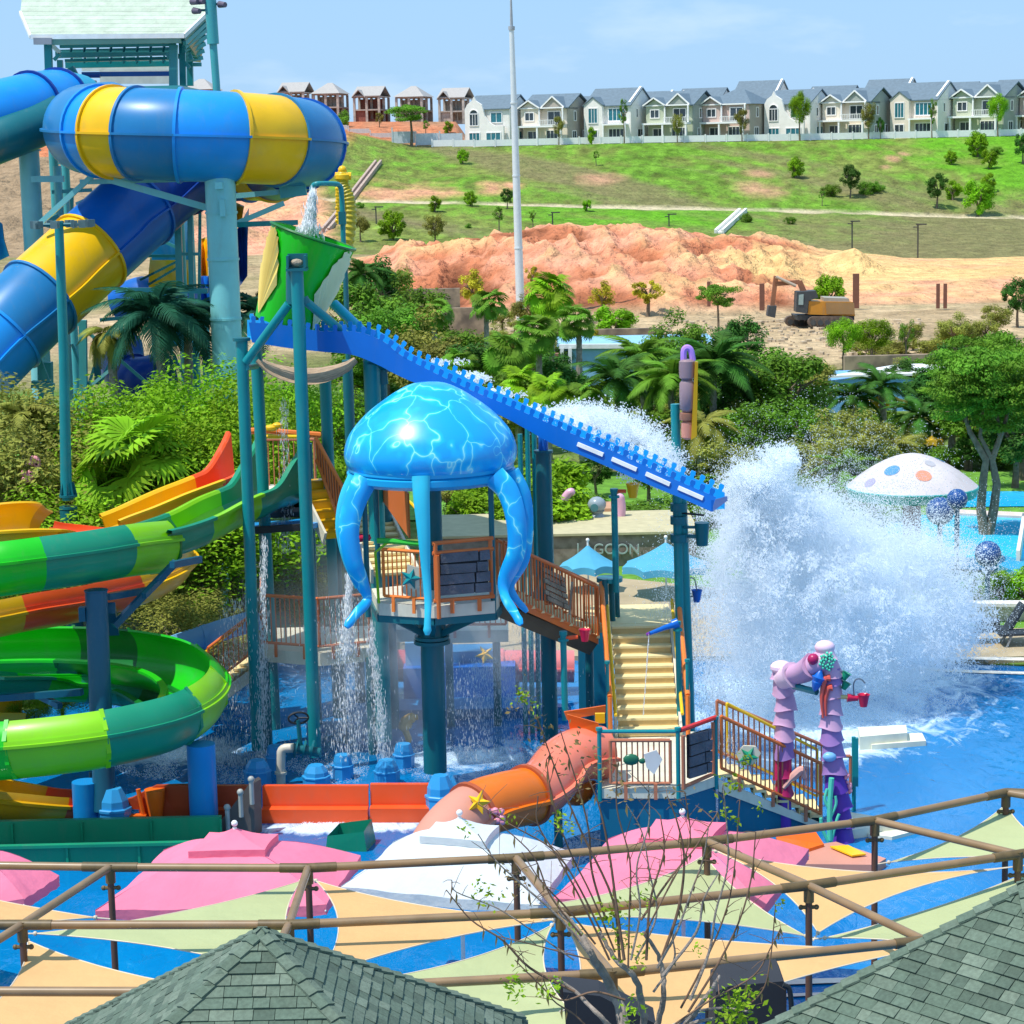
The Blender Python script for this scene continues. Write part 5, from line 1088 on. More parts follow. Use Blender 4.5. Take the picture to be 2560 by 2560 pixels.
# slide platform behind the chute tops
sp_ = thing('slide_platform', 'orange framed start platform at the top of the green and orange slides', 'play platform', V(W(700, 1240, 54.6).x, 54.6, 0))
pz = W(700, 1240, 54.6).z; plat(sp_, [W(590, 1240, 54), W(790, 1240, 54), W(800, 1230, 56.6), W(590, 1230, 56.6)], pz, .2)
mb = MB().tube([W(655, 1092, 54.1), W(742, 1092, 54.1)], .05, 8); mb.build('yellow_bar', YELR, sp_)
mb = MB().tube([W(655, 1092, 54.1), W(663, 1205, 54.1)], .07, 8); mb.build('orange_post', RUSTL, sp_)
mb = MB().tube([W(622, 1078, 54.3), W(660, 1075, 54.3), W(720, 1082, 54.3), W(800, 1088, 54.6)], .08, 8); mb.build('orange_top_rail', RUSTL, sp_)
mb = MB().ball(W(678, 1070, 54), .12, 10, (1.6, 1, .7)); mb.ball(W(693, 1064, 54), .1, 10, (1.4, 1, .8)); mb.build('shell_ornament', YEL, sp_)
railing(sp_, W(662, 1235, 56.4), W(790, 1235, 56.4), h=1.4, m=PINKR, brackets=False)
for px in (650, 778): mb = MB(); p = W(px, 1240, 54.3); mb.tube([V(p.x, p.y, 0), p + V(0, 0, 1.3)], .07, 10); mb.build('leg', TEALD, sp_)
mb = MB().box(W(690, 1275, 54.5), (1.6, .6, .3)); mb.box(W(720, 1262, 54.2), (.7, .4, .3)); mb.build('underside_gear', DARK, sp_, sm=0)
cn = thing('lower_canopy', 'bright blue flat canopy edge under the slide platform', 'play canopy', W(700, 1315, 52.5)); mb = MB().prism([W(635, 1322, 52), W(780, 1310, 52), W(850, 1290, 53.5), W(700, 1295, 55), W(630, 1300, 55)], V(0, 0, -.12)); mb.build('canopy_top', plastic('canopy_blue', (.01, .30, .75)), cn, sm=0)
mb = MB().bar(W(632, 1326, 52), W(782, 1316, 52), .1, .16); mb.build('dark_edge', DARK, cn, sm=0)
for px, pyt in ((655, 1330), (775, 1325), (845, 1310)): mb = MB(); p = W(px, pyt, 52.4); mb.tube([V(p.x, p.y, 0), p], .055, 8); mb.build('post', TEALD, cn)

# ------------------------------------------------------------------ lower rear platforms with rust railings
rp = thing('rear_platform', 'cream edged rear platform with rust orange railings behind the teal posts', 'play platform', V(W(780, 1640, 52).x, 52, 0))
RZ = W(780, 1625, 51.4).z; a, b, c_, d_ = V(W(657, 1620, 51.6).x, 51.6, RZ), V(W(800, 1630, 51.0).x, 51.0, RZ), V(W(925, 1620, 51.4).x, 51.4, RZ), V(W(930, 1600, 54).x, 54, RZ); e_ = V(W(660, 1600, 54).x, 54, RZ)
plat(rp, [a, b, c_, d_, e_], RZ, .3); railing(rp, a + V(0, 0, .05), b + V(0, 0, .05), h=1.25, m=RUST); railing(rp, b + V(0, 0, .05), c_ + V(0, 0, .05), h=1.25, m=PINKR); railing(rp, e_, a, h=1.25, m=RUST, brackets=False)
for q in (a, c_, d_, e_): mb = MB().tube([V(q.x, q.y, 0), V(q.x, q.y, RZ - .2)], .12, 12); mb.build('post', TEALD, rp)
for x0, x1, yy, Y_ in ((980, 1060, 1575, 53.5), (1120, 1240, 1578, 53.5)):
    a2, b2 = W(x0, yy, Y_), W(x1, yy, Y_); pl = thing('rear_walkway', f"cream edged walkway with rust railing {'left' if x0 < 1000 else 'right'} of the jellyfish post", 'play platform', V(a2.x, a2.y, 0)); plat(pl, [a2 - V(.3, 0, 0), b2 + V(.3, 0, 0), b2 + V(.3, 1.6, 0), a2 + V(-.3, 1.6, 0)], a2.z, .3); railing(pl, a2 + V(-.25, 0, .05), b2 + V(.25, 0, .05), h=1.05, m=RUST)
    for q in (a2, b2): mb = MB().tube([V(q.x, q.y + .3, 0), V(q.x, q.y + .3, q.z - .2)], .1, 12); mb.build('post', TEALD, pl)
# stair with railings leading down to the left, behind the spiral
ds = thing('rear_stair', 'railed stair running down to the left between the spiral and the teal posts', 'stair', V(W(560, 1750, 50).x, 50, 0))
ta, tb = W(618, 1545, 51.3), W(520, 1620, 50.6); railing(ds, tb - V(0, 0, 1.0), ta - V(0, 0, 1.0), h=1.0, m=RUST, brackets=False); mb = MB(); q1, q2 = ta - V(0, 0, 1.25), tb - V(0, 0, 1.2); mb.prism([q1, q2, q2 - V(0, 0, .3), q1 - V(0, 0, .3)], V(0, .8, 0)); mb.build('stringer', CRM, ds, sm=0)
mb = MB().tube([ta - V(.1, 0, .12), tb - V(.1, 0, .12)], .03, 8); mb.build('yellow_handrail', YELR, ds)
for k in range(6): p = q1.lerp(q2, (k + .5) / 6); mb = MB().box(p + V(0, .4, .18), (.3, .8, .05)); mb.build('tread', TAN, ds, sm=0)
# pale blue half pipe slide behind
bs = thing('kiddie_slide', 'pale blue half pipe slide sloping down behind the rust railing', 'water slide', V(W(520, 1560, 55).x, 55, 0)); pp = catmull([W(640, 1535, 55.2), W(520, 1570, 54.8), W(400, 1612, 54.2), W(330, 1640, 54)], 6)
LB = plastic('pale_blue_plastic', (.20, .45, .72)); slide_sections(bs, pp, [0, 7, 13, len(pp) - 1], [LB], flume_prof(.42, -120, 90), band(.42, -120, 90, .06), None, name='slide_section')

# ------------------------------------------------------------------ big teal posts, dumping bucket, braces
BF = thing('bucket_tower', 'tall dark teal frame of posts and braces holding the green tipping bucket', 'steel frame', V(W(790, 1990, 50).x, 50, 0))
def post(px0, py0, px1, py1, Yb, r, nm='post', Y0=None, m=TEAL, t=None):
    a = W(px0, py0, Y0 or Yb); b = W(px1, py1, Yb); mb = MB().tube([V(b.x, b.y, max(b.z, .4)), a], r, 18); return mb.build(nm, m, t or BF), a, b
P1 = post(742, 672, 790, 1935, 49.9, .145); P2 = post(604, 850, 645, 1900, 50.6, .135); P3 = post(640, 870, 690, 1870, 52.5, .14); P4 = post(812, 930, 850, 1870, 53.5, .14); P5 = post(928, 888, 962, 1900, 51.2, .19); P6 = post(868, 900, 905, 1850, 55, .13, m=TEALD)
post(950, 905, 985, 1860, 52.4, .15, m=TEALD); post(735, 665, 735, 760, 50.1, .18, m=TEALD)
mb = MB(); c = W(742, 660, 49.9); mb.box(c + V(0, .05, -.12), (.46, .5, .06)); mb.box(c + V(0, .25, .06), (.44, .06, .32)); mb.box(c + V(-.19, 0, .06), (.05, .4, .26)); mb.box(c + V(.19, 0, .06), (.05, .4, .26)); mb.build('bearing_box', TEALD, BF, sm=0)
mb = MB().ball(c + V(0, -.02, .03), .11, 10, (1.3, .8, .8)); mb.build('bearing_nest', WOODG, BF)
for a, b, Y0, Y1, w, m in (((722, 760), (615, 905), 50, 50.5, .1, TEAL), ((760, 750), (930, 890), 50, 51.1, .1, TEAL), ((835, 760), (950, 870), 52.5, 51.6, .12, CYAN), ((757, 745), (765, 760), 50, 50, .12, TEALD), ((615, 918), (640, 915), 50.5, 52, .08, TEAL), ((600, 660), (560, 560), 60, 60, .05, AQUAM)):
    if a[0] == 600: continue
    mb = MB().tube([W(*a, Y0), W(*b, Y1)], w, 10); mb.build('brace', m, BF)
for q in (P2, P5): mb = MB().tube([q[1] - V(0, 0, .02), q[1] + V(0, 0, .05)], .2, 16); mb.build('cap_plate', TEALD, BF)
mb = MB().bar(W(935, 895, 51), W(965, 915, 51.5), .3, .3); mb.bar(W(955, 910, 51.4), W(960, 960, 51.4), .2, .2); mb.build('corner_gusset', TEALD, BF, sm=0)
for (px, py, Y, r, lb) in ((645, 1962, None, .31, 'blue faceted pedestal under the left teal post, beside the white pipe elbow'), (792, 1975, None, .31, 'blue faceted pedestal under the front centre teal post'), (858, 1948, None, .24, 'shaded blue pedestal behind the centre post'), (968, 1962, None, .29, 'blue faceted pedestal right of centre, lit from above'), (1010, 1920, None, .25, 'rear blue pedestal beside the tan sea creature'), (690, 1925, None, .24, 'plain blue pedestal half hidden behind the pipe valve')):
    pedestal(px, py, r=r, h=.58, label=lb, rt=.17)
# pipe with valve
pv = thing('pipe_valve', 'cream pipe elbow with dark flanged valve and hand wheel at the post foot', 'pipe', G(705, 1965, 0)); bz = G(705, 1965, 0)
mb = MB(); q = [W(702, 1960, bz.y), W(702, 1895, bz.y), W(708, 1873, bz.y), W(735, 1870, bz.y)]; mb.tube(catmull([V(q[0].x, q[0].y, 0)] + q[1:], 4), .105, 12); mb.tube([W(702, 1935, bz.y), W(702, 1929, bz.y)], .14, 12); mb.build('elbow_pipe', mat('cream_pipe', (.60, .55, .45), rough=.5), pv)
mb = MB().tube([W(735, 1870, bz.y), W(800, 1882, bz.y)], .11, 12)
for x in (738, 758, 778): mb.tube([W(x, 1872, bz.y), W(x + 5, 1873, bz.y)], .2, 14)
mb.tube([W(752, 1870, bz.y), W(745, 1800, bz.y)], .05, 8); mb.build('valve_body', TEALD, pv)
mb = MB(); c = W(746, 1795, bz.y); pts_ = [c + V(math.cos(a) * .22, 0, math.sin(a) * .13 + .0) + V(0, math.cos(a) * .05, 0) for a in [2 * math.pi * k / 16 for k in range(17)]]; mb.tube(pts_, .025, 6); 
for a in (0, 2.1, 4.2): mb.tube([c, c + V(math.cos(a) * .22, 0, math.sin(a) * .13)], .02, 6)
mb.build('hand_wheel', DARK, pv)
# bucket
bk = thing('tipping_bucket', 'big tilted green bucket with cream seashell fans on both sides', 'tipping bucket', W(745, 690, 51.6))
bc = W(745, 690, 51.6); ax = (W(778, 590, 51.6) - W(722, 800, 51.6)).normalized(); ax = (ax + V(0, -.10, 0)).normalized(); top_c, bot_c = W(783, 590, 51.6), W(712, 812, 51.6)
ax = (top_c - bot_c).normalized(); Lb = (top_c - bot_c).length; s1 = ax.cross(V(0, 1, 0)).normalized(); s2 = ax.cross(s1).normalized()
def bpt(a, f, e=0.0, rt=.985, rb=.70): r = lerp(rb, rt, f) + e; return bot_c + ax * (Lb * f) + s1 * math.cos(a) * r + s2 * math.sin(a) * r
mb = MB(); n = 56; rows = [0, .25, .5, .75, 1.0]; vs = [bpt(2 * math.pi * k / n, f, .012 * (-1) ** k) for f in rows for k in range(n)] + [bpt(2 * math.pi * k / n, f, -.05) for f in (1.0, .05) for k in range(n)]
fs = [(i * n + k, i * n + (k + 1) % n, (i + 1) * n + (k + 1) % n, (i + 1) * n + k) for i in range(6) for k in range(n)] + [tuple(range(n)), tuple(range(6 * n, 7 * n))]; mb.add(vs, fs); mb.build('bucket_shell', GREEN, bk, smooth=50)
mb = MB(); pts_ = [bpt(2 * math.pi * k / 48, 1.0, .02) for k in range(49)]; mb.tube(pts_, .035, 6); mb.build('bucket_rim', GREEND, bk)
SHC = plastic('shell_cream', (.80, .74, .42)); SHY = plastic('shell_yellow', (.86, .62, .16))
def shell(acen, m, fw, seed):
    apex = (acen, .04); mb = MB(); K = 22; rows_ = []; rg = random.Random(seed)
    for k in range(K + 1):
        g = -1 + 2 * k / K; fmax = .97 - .55 * abs(g) ** 2.2 + (.02 if k % 4 < 2 else -.01); row = []
        for j in range(9):
            f = j / 8; row.append(bpt(acen + g * fw * f ** .8, lerp(.05, fmax, f), (.04 + (.05 if k % 2 else 0) * f)))
        rows_.append(row)
    mb.grid(rows_); mb.build('seashell_fan', m, bk, smooth=20)
va = lambda px, py: 0
def ang_for(px):   # angle round the bucket whose surface shows near the pixel column px at mid height
    best = None
    for k in range(360):
        p = bpt(math.radians(k), .55); d = p - CAM; q = (p - (bot_c + ax * Lb * .55)); 
        if q.dot(d) > 0: continue
        x = 1280 + FP * ((d.dot(Xc)) / d.dot(Fw)); e = abs(x - px)
        if best is None or e < best[0]: best = (e, math.radians(k))
    return best[1]
shell(ang_for(826), SHC, .50, 1); shell(ang_for(672), SHY, .50, 2)
# filling pipe and falling water
fp = thing('filling_pipe', 'teal bent pipe pouring water into the green bucket', 'pipe', W(860, 600, 53)); mb = MB().tube(catmull([W(780, 478, 52.4), W(784, 463, 52.4), W(800, 459, 52.4), W(838, 460, 52.8), W(850, 466, 53), W(854, 485, 53), W(857, 560, 53), W(860, 640, 53)], 4), .06, 10); mb.build('pipe', TEAL, fp); mb = MB().box(W(856, 545, 53), (.17, .17, .3)); mb.build('clamp', TEALD, fp, sm=0)
# brown shade net below the bucket
nt_ = thing('debris_net', 'sagging sandy net strung between the teal posts under the blue channel', 'net', W(770, 920, 51.5)); mb = MB(); P = []
for i in range(13):
    row = []
    for j in range(7):
        f, g = i / 12, j / 6; a = W(lerp(638, 895, f), 905 + 12 * (f > .5) * 0, lerp(50.4, 50.8, f)); b = W(lerp(650, 885, f), 893, lerp(53.5, 54.0, f)); p = a.lerp(b, g); p.z -= .52 * math.sin(math.pi * f) ** .7 * (1 - .5 * g); row.append(p)
    P.append(row)
mb.grid(P); mb.build('net_cloth', mat('sand_net', (.55, .38, .24), rough=.8, var=.4, nscale=5, transl=.3), nt_); 
# ------------------------------------------------------------------ the toothed blue water channel
wc = thing('toothed_channel', 'long bright blue water channel with gear toothed edges sloping from the bucket', 'water channel', W(1300, 1100, 50)); CH1 = plastic('channel_blue', (.002, .13, .52), dirt=.08); CH2 = plastic('channel_inner_blue', (.012, .34, .76), dirt=.05)
def trough_side(top_px, bot_px, Ya, Yb, m, nm, teeth=True, back=0.0, th=.05, tw=.23):
    tops = [W(x, y, lerp(Ya, Yb, (x - top_px[0][0]) / (top_px[-1][0] - top_px[0][0]))) for x, y in top_px]; bots = [W(x, y, lerp(Ya, Yb, (x - bot_px[0][0]) / (bot_px[-1][0] - bot_px[0][0]))) for x, y in bot_px]
    T = catmull(tops, 8); B_ = catmull(bots, 8); o = V(0, back, 0)
    for k in range(len(top_px) - 1):
        mb = MB(); rows = [[B_[i] + o, T[i] + o] for i in range(k * 8, k * 8 + 9)]
        n = len(rows); vs = [p for r in rows for p in r] + [p + V(0, th, 0) for r in rows for p in r]; q = 2 * n
        fs = [(2 * i, 2 * i + 1, 2 * i + 3, 2 * i + 2) for i in range(n - 1)] + [(q + 2 * i, q + 2 * i + 2, q + 2 * i + 3, q + 2 * i + 1) for i in range(n - 1)] + [(2 * i, 2 * i + 2, q + 2 * i + 2, q + 2 * i) for i in range(n - 1)] + [(2 * i + 1, q + 2 * i + 1, q + 2 * i + 3, 2 * i + 3) for i in range(n - 1)] + [(0, q, q + 1, 1), (2 * n - 2, 2 * n - 1, q + 2 * n - 1, q + 2 * n - 2)]
        mb.add(vs, fs); mb.build(nm, m, wc, smooth=50)
    if teeth:
        L_ = [0]
        for i in range(1, len(T)): L_.append(L_[-1] + (T[i] - T[i - 1]).length)
        n = int(L_[-1] / tw)
        for k in range(n):
            d = (k + .5) * L_[-1] / n; i = max(j for j in range(len(L_)) if L_[j] <= d); i = min(i, len(T) - 2); f = (d - L_[i]) / (L_[i + 1] - L_[i]); p = T[i].lerp(T[i + 1], f) + o; tg = (T[i + 1] - T[i]).normalized(); up_ = V(0, 0, 1) - tg * tg.z; up_.normalize(); w = tw
            q = MB().prism([p + tg * x * w + up_ * y for x, y in ((-.30, -.02), (-.18, .03), (-.27, .09), (-.20, .15), (.20, .15), (.27, .09), (.18, .03), (.30, -.02))], V(0, th, 0)); q.build('tooth', m, wc, sm=0)
topn = [(622, 806), (700, 812), (800, 828), (890, 830), (954, 852), (1000, 887), (1051, 915), (1126, 952), (1196, 984), (1266, 1012), (1364, 1055), (1429, 1084), (1499, 1113), (1569, 1145), (1638, 1177), (1700, 1205), (1790, 1243)]
botn = [(630, 856), (720, 870), (800, 879), (880, 887), (944, 912), (990, 936), (1040, 958), (1120, 985), (1200, 1018), (1270, 1048), (1382, 1110), (1452, 1138), (1517, 1166), (1592, 1199), (1660, 1228), (1707, 1247), (1778, 1279)]
trough_side(topn, botn, 51.2, 46.6, CH1, 'near_wall')
topf = [(618, 800), (700, 804), (792, 818), (899, 820), (945, 828), (990, 856), (1035, 888), (1126, 926), (1219, 972), (1266, 990), (1359, 1034), (1440, 1068), (1520, 1102), (1600, 1136), (1693, 1178), (1744, 1200), (1812, 1232)]
botf = [(x, y + 42) for x, y in topf]
trough_side(topf, botf, 52.5, 47.8, CH2, 'far_wall')
mb = MB(); n1_ = catmull([W(x, y - 4, lerp(51.25, 46.65, (x - 630) / 1148)) for i, (x, y) in enumerate(botn)], 3); n2_ = catmull([W(x, y, lerp(52.4, 47.7, (x - 618) / 1194)) for i, (x, y) in enumerate(botf)], 3); mb.grid([n1_, [p + V(0, 0, .02) for p in n2_]]); mb.build('channel_floor', CH2, wc)
mb = MB(); a, b = W(1778, 1279, 46.6), W(1814, 1252, 47.8); mb.prism([a, b, b + V(0, 0, .1), a + V(0, 0, .25)], V(.04, 0, 0)); mb.build('end_lip', CH1, wc, sm=0)
for x0, y0, x1, y1 in ((1444, 1110, 1508, 1137), (1530, 1147, 1592, 1174), (1615, 1184, 1675, 1211), (1696, 1219, 1758, 1246)):
    f0, f1 = (x0 - 622) / 1168, (x1 - 622) / 1168; a, b = W(x0, y0, lerp(51.2, 46.6, f0) - .03), W(x1, y1, lerp(51.2, 46.6, f1) - .03); mb = MB().bar(a, b, .05, .085); mb.build('white_bar', WHT, wc, sm=0)
# supports of the channel
for nm_, px, pyt, pyb, Y, r, m, lb in (('channel_post', 1366, 1110, 1820, 50.2, .155, TEALD, 'dark teal post under the toothed channel beside the jellyfish'), ('channel_post', 1692, 1010, 1450, 49.4, .105, TEAL, 'twin teal post standing between the channel end and the splash')):
    t = thing(nm_, lb, 'post', V(W(px, pyb, Y).x, Y, 0)); a = W(px - (4 if px > 1600 else 8), pyt, Y); b = W(px, pyb, Y)
    if px < 1600:
        mb = MB().tube([V(b.x + .1, b.y, 0), a - V(0, 0, .15)], r * 1.15, 18); mb.build('column', m, t); mb = MB().tube([a - V(0, 0, .2), a - V(0, 0, .14)], .22, 18); mb.build('flange', m, t); mb = MB().tube([a - V(0, 0, .15), W(1358, 1085, Y)], .11, 14); mb.build('blue_stub', BLUE, t)
    else:
        mb = MB().tube([V(b.x + .1, b.y, 0), a + V(0, 0, 0)], r, 14); mb.build('front_tube', m, t); mb = MB().tube([V(b.x + .3, b.y + .1, 0), W(1702, 1190, Y + .1)], .12, 14); mb.build('rear_tube', m, t)
        for y in (1268, 1300, 1345, 1200): mb = MB().tube([W(1697, y, Y - .05) - V(0, 0, .09), W(1697, y, Y - .05) + V(0, 0, .09)], .19 if y != 1200 else .14, 14); mb.build('clamp', TEALD, t)
        for (x0, y0), (x1, y1), w_ in (((1705, 1283), (1760, 1288), .05), ((1705, 1318), (1745, 1318), .07), ((1705, 1340), (1762, 1342), .09)): mb = MB().tube([W(x0, y0, Y), W(x1, y1, Y)], w_ / 2, 8); mb.build('arm', DARK if y0 == 1283 else TEALD, t)
        mb = MB().lathe([(.13, -.26), (.17, .26)], W(1755, 1335, Y), 12); mb.build('small_bucket', TEALD, t)
for (px, pyt, pyb, Y) in ((1318, 1060, 1180, 53), (1335, 1065, 1180, 53.2), (1300, 1085, 1150, 53)):
    a, b = W(px, pyt, Y), W(px, pyb, Y); t = thing('channel_post', ['slim blue post behind the jellyfish rim', 'second slim blue post behind the jellyfish rim', 'short slim blue post touching the jellyfish rim'][[1318, 1335, 1300].index(px)], 'post', V(b.x, b.y, 0)); mb = MB().tube([V(b.x, b.y, 0), a], .06, 8); mb.build('column', TEAL, t)
# pegasus of a sea horse sign: tall segmented totem on the post
tm = thing('shell_totem', 'mauve segmented sculpture on the teal post with a lilac loop on top', 'sculpture', W(1722, 1100, 49.3)); MAU = plastic('mauve_plastic', (.30, .20, .22), dirt=.2); LIL = plastic('lilac_plastic', (.48, .25, .75))
for (x, y0, y1, w, m_) in ((1718, 898, 950, 20, MAU), (1719, 950, 1030, 20, MAU), (1718, 1030, 1052, 19, plastic('brown_plastic', (.30, .13, .08))), (1720, 1052, 1098, 17, plastic('salmon_plastic', (.60, .24, .17)))):
    a, b = W(x, y0, 49.2), W(x, y1, 49.2); r = w / FP * 49; h = (a - b).length; mb = MB().lathe([(r * .6, 0), (r, h * .12), (r * 1.04, h * .5), (r, h * .9), (r * .7, h)], b, 16); mb.build('body_segment', m_, tm)
mb = MB().tube(catmull([W(1709, 902, 49.2), W(1710, 876, 49.2), W(1718, 869, 49.2), W(1727, 876, 49.2), W(1732, 902, 49.2)], 4), .07, 8); mb.build('lilac_loop', LIL, tm)
mb = MB().prism([W(1738, 905, 49), W(1745, 905, 49), W(1742, 1090, 49), W(1728, 1100, 49)], V(0, .12, 0)); mb.build('yellow_edge', YELD, tm, sm=0)
# ------------------------------------------------------------------ front platform with stairs
PZ = 1.4
fp_ = thing('front_platform', 'cream front platform with teal posts and railings above the blue skirting wall', 'play platform', V(G(1600, 1985, PZ).x, 45, 0))
F1, F2, F3, F4 = G(1500, 1972, PZ), G(1696, 1972, PZ), G(1790, 1942, PZ), V(G(1790, 1942, PZ).x - .1, 47.6, PZ); F5 = V(F1.x + .15, 47.6, PZ)
plat(fp_, [F1, F2, F3, F4, F5], PZ, .2)
SKW = plastic('skirt_teal', (.005, .13, .22), rough=.5, dirt=.1)
mb = MB()
for a, b in ((F1, F2), (F2, F3)): mb.prism([a + V(0, .06, -.2), b + V(0, .06, -.2), V(b.x, b.y + .06, 0), V(a.x, a.y + .06, 0)], V(0, .05, 0))
mb.build('skirting_wall', SKW, fp_, sm=0)
def tpost(t, p, h, m=TEAL, r=.045, z0=None):
    mb = MB().tube([V(p.x, p.y, (p.z - .25) if z0 is None else z0), p + V(0, 0, h)], r, 10); mb.tube([p + V(0, 0, h - .02), p + V(0, 0, h + .04)], r * 1.5, 10); return mb.build('post', m, t)
for p in (F1, F2, F3): tpost(fp_, p, 1.22)
mb = MB().tube([F1 + V(0, 0, 1.18), F2 + V(0, 0, 1.18)], .04, 8); mb.build('teal_top_rail', TEAL, fp_)
railing(fp_, F1.lerp(F2, .14) + V(0, -.02, 0), F1.lerp(F2, .90) + V(0, -.02, 0), h=1.0, m=PINKR, step=.105)
u_ = (F3 - F2).normalized(); c = F2.lerp(F3, .52) + V(0, -.02, .62); board_panel(fp_, c, V(u_.x, u_.y, 0).normalized(), V(0, 0, 1), .72, .92, 4, WOODD, BLK, 9)
mb = MB()
for a, b in ((F2 + V(.1, -.05, 0), F2 + V(.1, -.05, 1.1)), (F3 + V(-.06, -.05, .05), F3 + V(-.06, -.05, 1.15)), (F2 + V(.1, -.05, .05), F3 + V(-.06, -.05, .08))): mb.tube([a, b], .04, 8)
mb.build('panel_frame', PINKR, fp_); mb = MB().tube([F2 + V(.05, 0, 1.20), F3 + V(0, 0, 1.24)], .05, 8); mb.build('red_top_rail', plastic('red_rail', (.62, .03, .03)), fp_)
# small turtle plaque on the front railing
mb = MB(); c = F1.lerp(F2, .40) + V(0, -.07, .62); mb.ball(c, .15, 10, (1.1, .35, .8)); mb.ball(c + V(.22, -.01, -.03), .06, 8, (1.2, .5, 1)); mb.build('turtle_plaque', plastic('turtle_green', (.02, .14, .07)), fp_)
mb = MB().prism([c + V(x, -.01, z) for x, z in ((.25, .12), (.5, .2), (.62, .0), (.45, -.3), (.3, -.15))], V(0, -.05, 0)); mb.build('shell_plaque', plastic('white_shell', (.7, .66, .6)), fp_, sm=0)
# descending stair to the right
rs = thing('pool_stair', 'railed stair going down from the front platform towards the purple coral arch', 'stair', G(2040, 2060, 0))
S0 = F3 + V(.05, 0, 0); S1 = G(2052, 2055, .08)
dirv = (S1 - S0); 
for k in range(9):
    f = (k + .5) / 9; p = S0.lerp(S1, f); mb = MB().box(p + V(0, .62, .06 - .0), (.30, 1.2, .05)); mb.build('tread', TAN, rs, sm=0); mb = MB().box(p + V(.14, .62, -.04), (.03, 1.18, .15)); mb.build('riser', TAND, rs, sm=0)
railing(rs, S0 + V(.06, 0, .06), S1 + V(0, 0, .06), h=1.20, m=PINKR, top=RUST, step=.10)
railing(rs, S0 + V(.3, 1.25, .06), S1 + V(.1, 1.25, .06), h=1.15, m=YELR, brackets=False, bal=False, rad=.028); railing(rs, S0 + V(.1, 1.3, .06), S1 + V(.3, 1.3, .06), h=1.2, m=PINKR, brackets=False)
mb = MB().prism([S0 + V(0, -.03, -.05), S1 + V(0, -.03, -.02), S1 + V(0, -.03, -.16), S0 + V(0, -.03, -.30)], V(0, .05, 0)); mb.build('stringer', CRM, rs, sm=0)
mb = MB().prism([V(S0.x, S0.y + .05, S0.z - .2), V(S1.x, S1.y + .05, .0), V(S0.x, S0.y + .05, 0)], V(0, .05, 0)); mb.build('skirting_wall', SKW, rs, sm=0)
def on(f, h, dy=-.06): return S0.lerp(S1, f) + V(0, dy, h)
c = on(.26, .72); mb = MB().prism([c + V(x, 0, z) for x, z in ((-.2, .05), (-.05, .22), (.2, .2), (.3, .05), (.15, -.17), (-.1, -.2))], V(0, -.07, 0)); o = mb.build('shell_plaque', MATS['cream_plastic'], rs, sm=0); starfish(c + V(.05, -.09, .0), .22, GTEAL, V(0, -1, .1), o, rot=.5)
c = on(.72, .72); mb = MB().tube(catmull([c + V(-.2, -.04, -.22), c + V(.0, -.06, .02), c + V(.18, -.04, .15), c + V(.24, -.04, -.02)], 4), [.05] * 4 + [.09] * 5 + [.05] * 4, 8); mb.build('conch_plaque', plastic('pink_shell', (.75, .38, .32)), rs)
for dx in (0,): mb = MB(); a = G(2052, 2050, .08) ; mb.tube([a, a + V(0, 0, 1.25)], .04, 8); mb.build('post', PINKR, rs)
gt2 = thing('end_frame', 'rust tube frame with green post at the foot of the pool stair', 'railing', G(2135, 2030, 0)); g0 = G(2135, 2030, 0)
mb = MB().tube([g0, W(2134, 1842, g0.y)], .045, 10); mb.box(W(2138, 1905, g0.y), (.12, .1, 1.05)); mb.build('green_post', TEAL, gt2)
railing(gt2, V(W(2085, 1975, g0.y - .2).x, g0.y - .2, W(2100, 1978, g0.y).z - .1), V(W(2126, 1975, g0.y - .2).x, g0.y - .2, W(2100, 1978, g0.y).z - .1), h=.92, m=PINKR, brackets=False)
for i, (pix, z, lb) in enumerate((([(2125, 2030), (2215, 2045), (2240, 2060), (2130, 2075)], .22, 'cream stepping block beside the coral arch foot'), ([(2190, 2062), (2300, 2074), (2230, 2092), (2170, 2085)], .10, 'second low cream step, partly under water'), ([(2145, 1818), (2265, 1812), (2268, 1832), (2150, 1842)], .35, 'upper white ledge in the splash pool foam'), ([(2150, 1838), (2305, 1832), (2315, 1852), (2180, 1862)], .15, 'lower white ledge in the splash pool foam'))):
    P = [G(x, y, z) for x, y in pix]; mb = MB().prism(P, V(0, 0, -z)); tag(mb.build('pool_step_block', mat('cream_block', (.72, .70, .55), rough=.6, dirt=.2), sm=0), lb, 'pool step', 'cream step blocks in the pool')

# main stair, seen head on
ms = thing('main_stair', 'wide cream main stair seen head on with yellow and orange handrails', 'stair', V(W(1620, 1800, 47.4).x, 47.2, PZ))
sx = W(1620, 1800, 47.4).x; lz = 3.3; n = 11; top = stairs(ms, V(sx, 47.2, PZ + .02), V(.0, 1, 0), 1.32, n, .255, (lz - PZ) / n)
for sg, x0, x1 in ((-1, 1537, 1549), (1, 1693, 1690)):
    a, b = V(sx + sg * .72, 47.0, PZ + .55), V(sx + sg * .74, 50.1, lz + .55)
    mb = MB().tube([a, b], .038, 8); mb.build('yellow_handrail', YELR, ms)
    mb = MB().tube([a + V(sg * .12, 0, .42), b + V(sg * .12, 0, .42)], .055, 8); mb.tube([a + V(sg * .12, 0, .42), a + V(sg * .12, 0, -.5)], .05, 8); mb.tube([b + V(sg * .12, 0, .42), b + V(sg * .12, 0, -.5)], .05, 8); mb.build('orange_handrail', RUSTL, ms)
    for k in range(18): f = (k + .5) / 18; p = a.lerp(b, f) + V(sg * .12, 0, 0); mb = MB().tube([p - V(0, 0, .48), p + V(0, 0, .42)], .015, 6); mb.build('baluster', PINKR, ms)
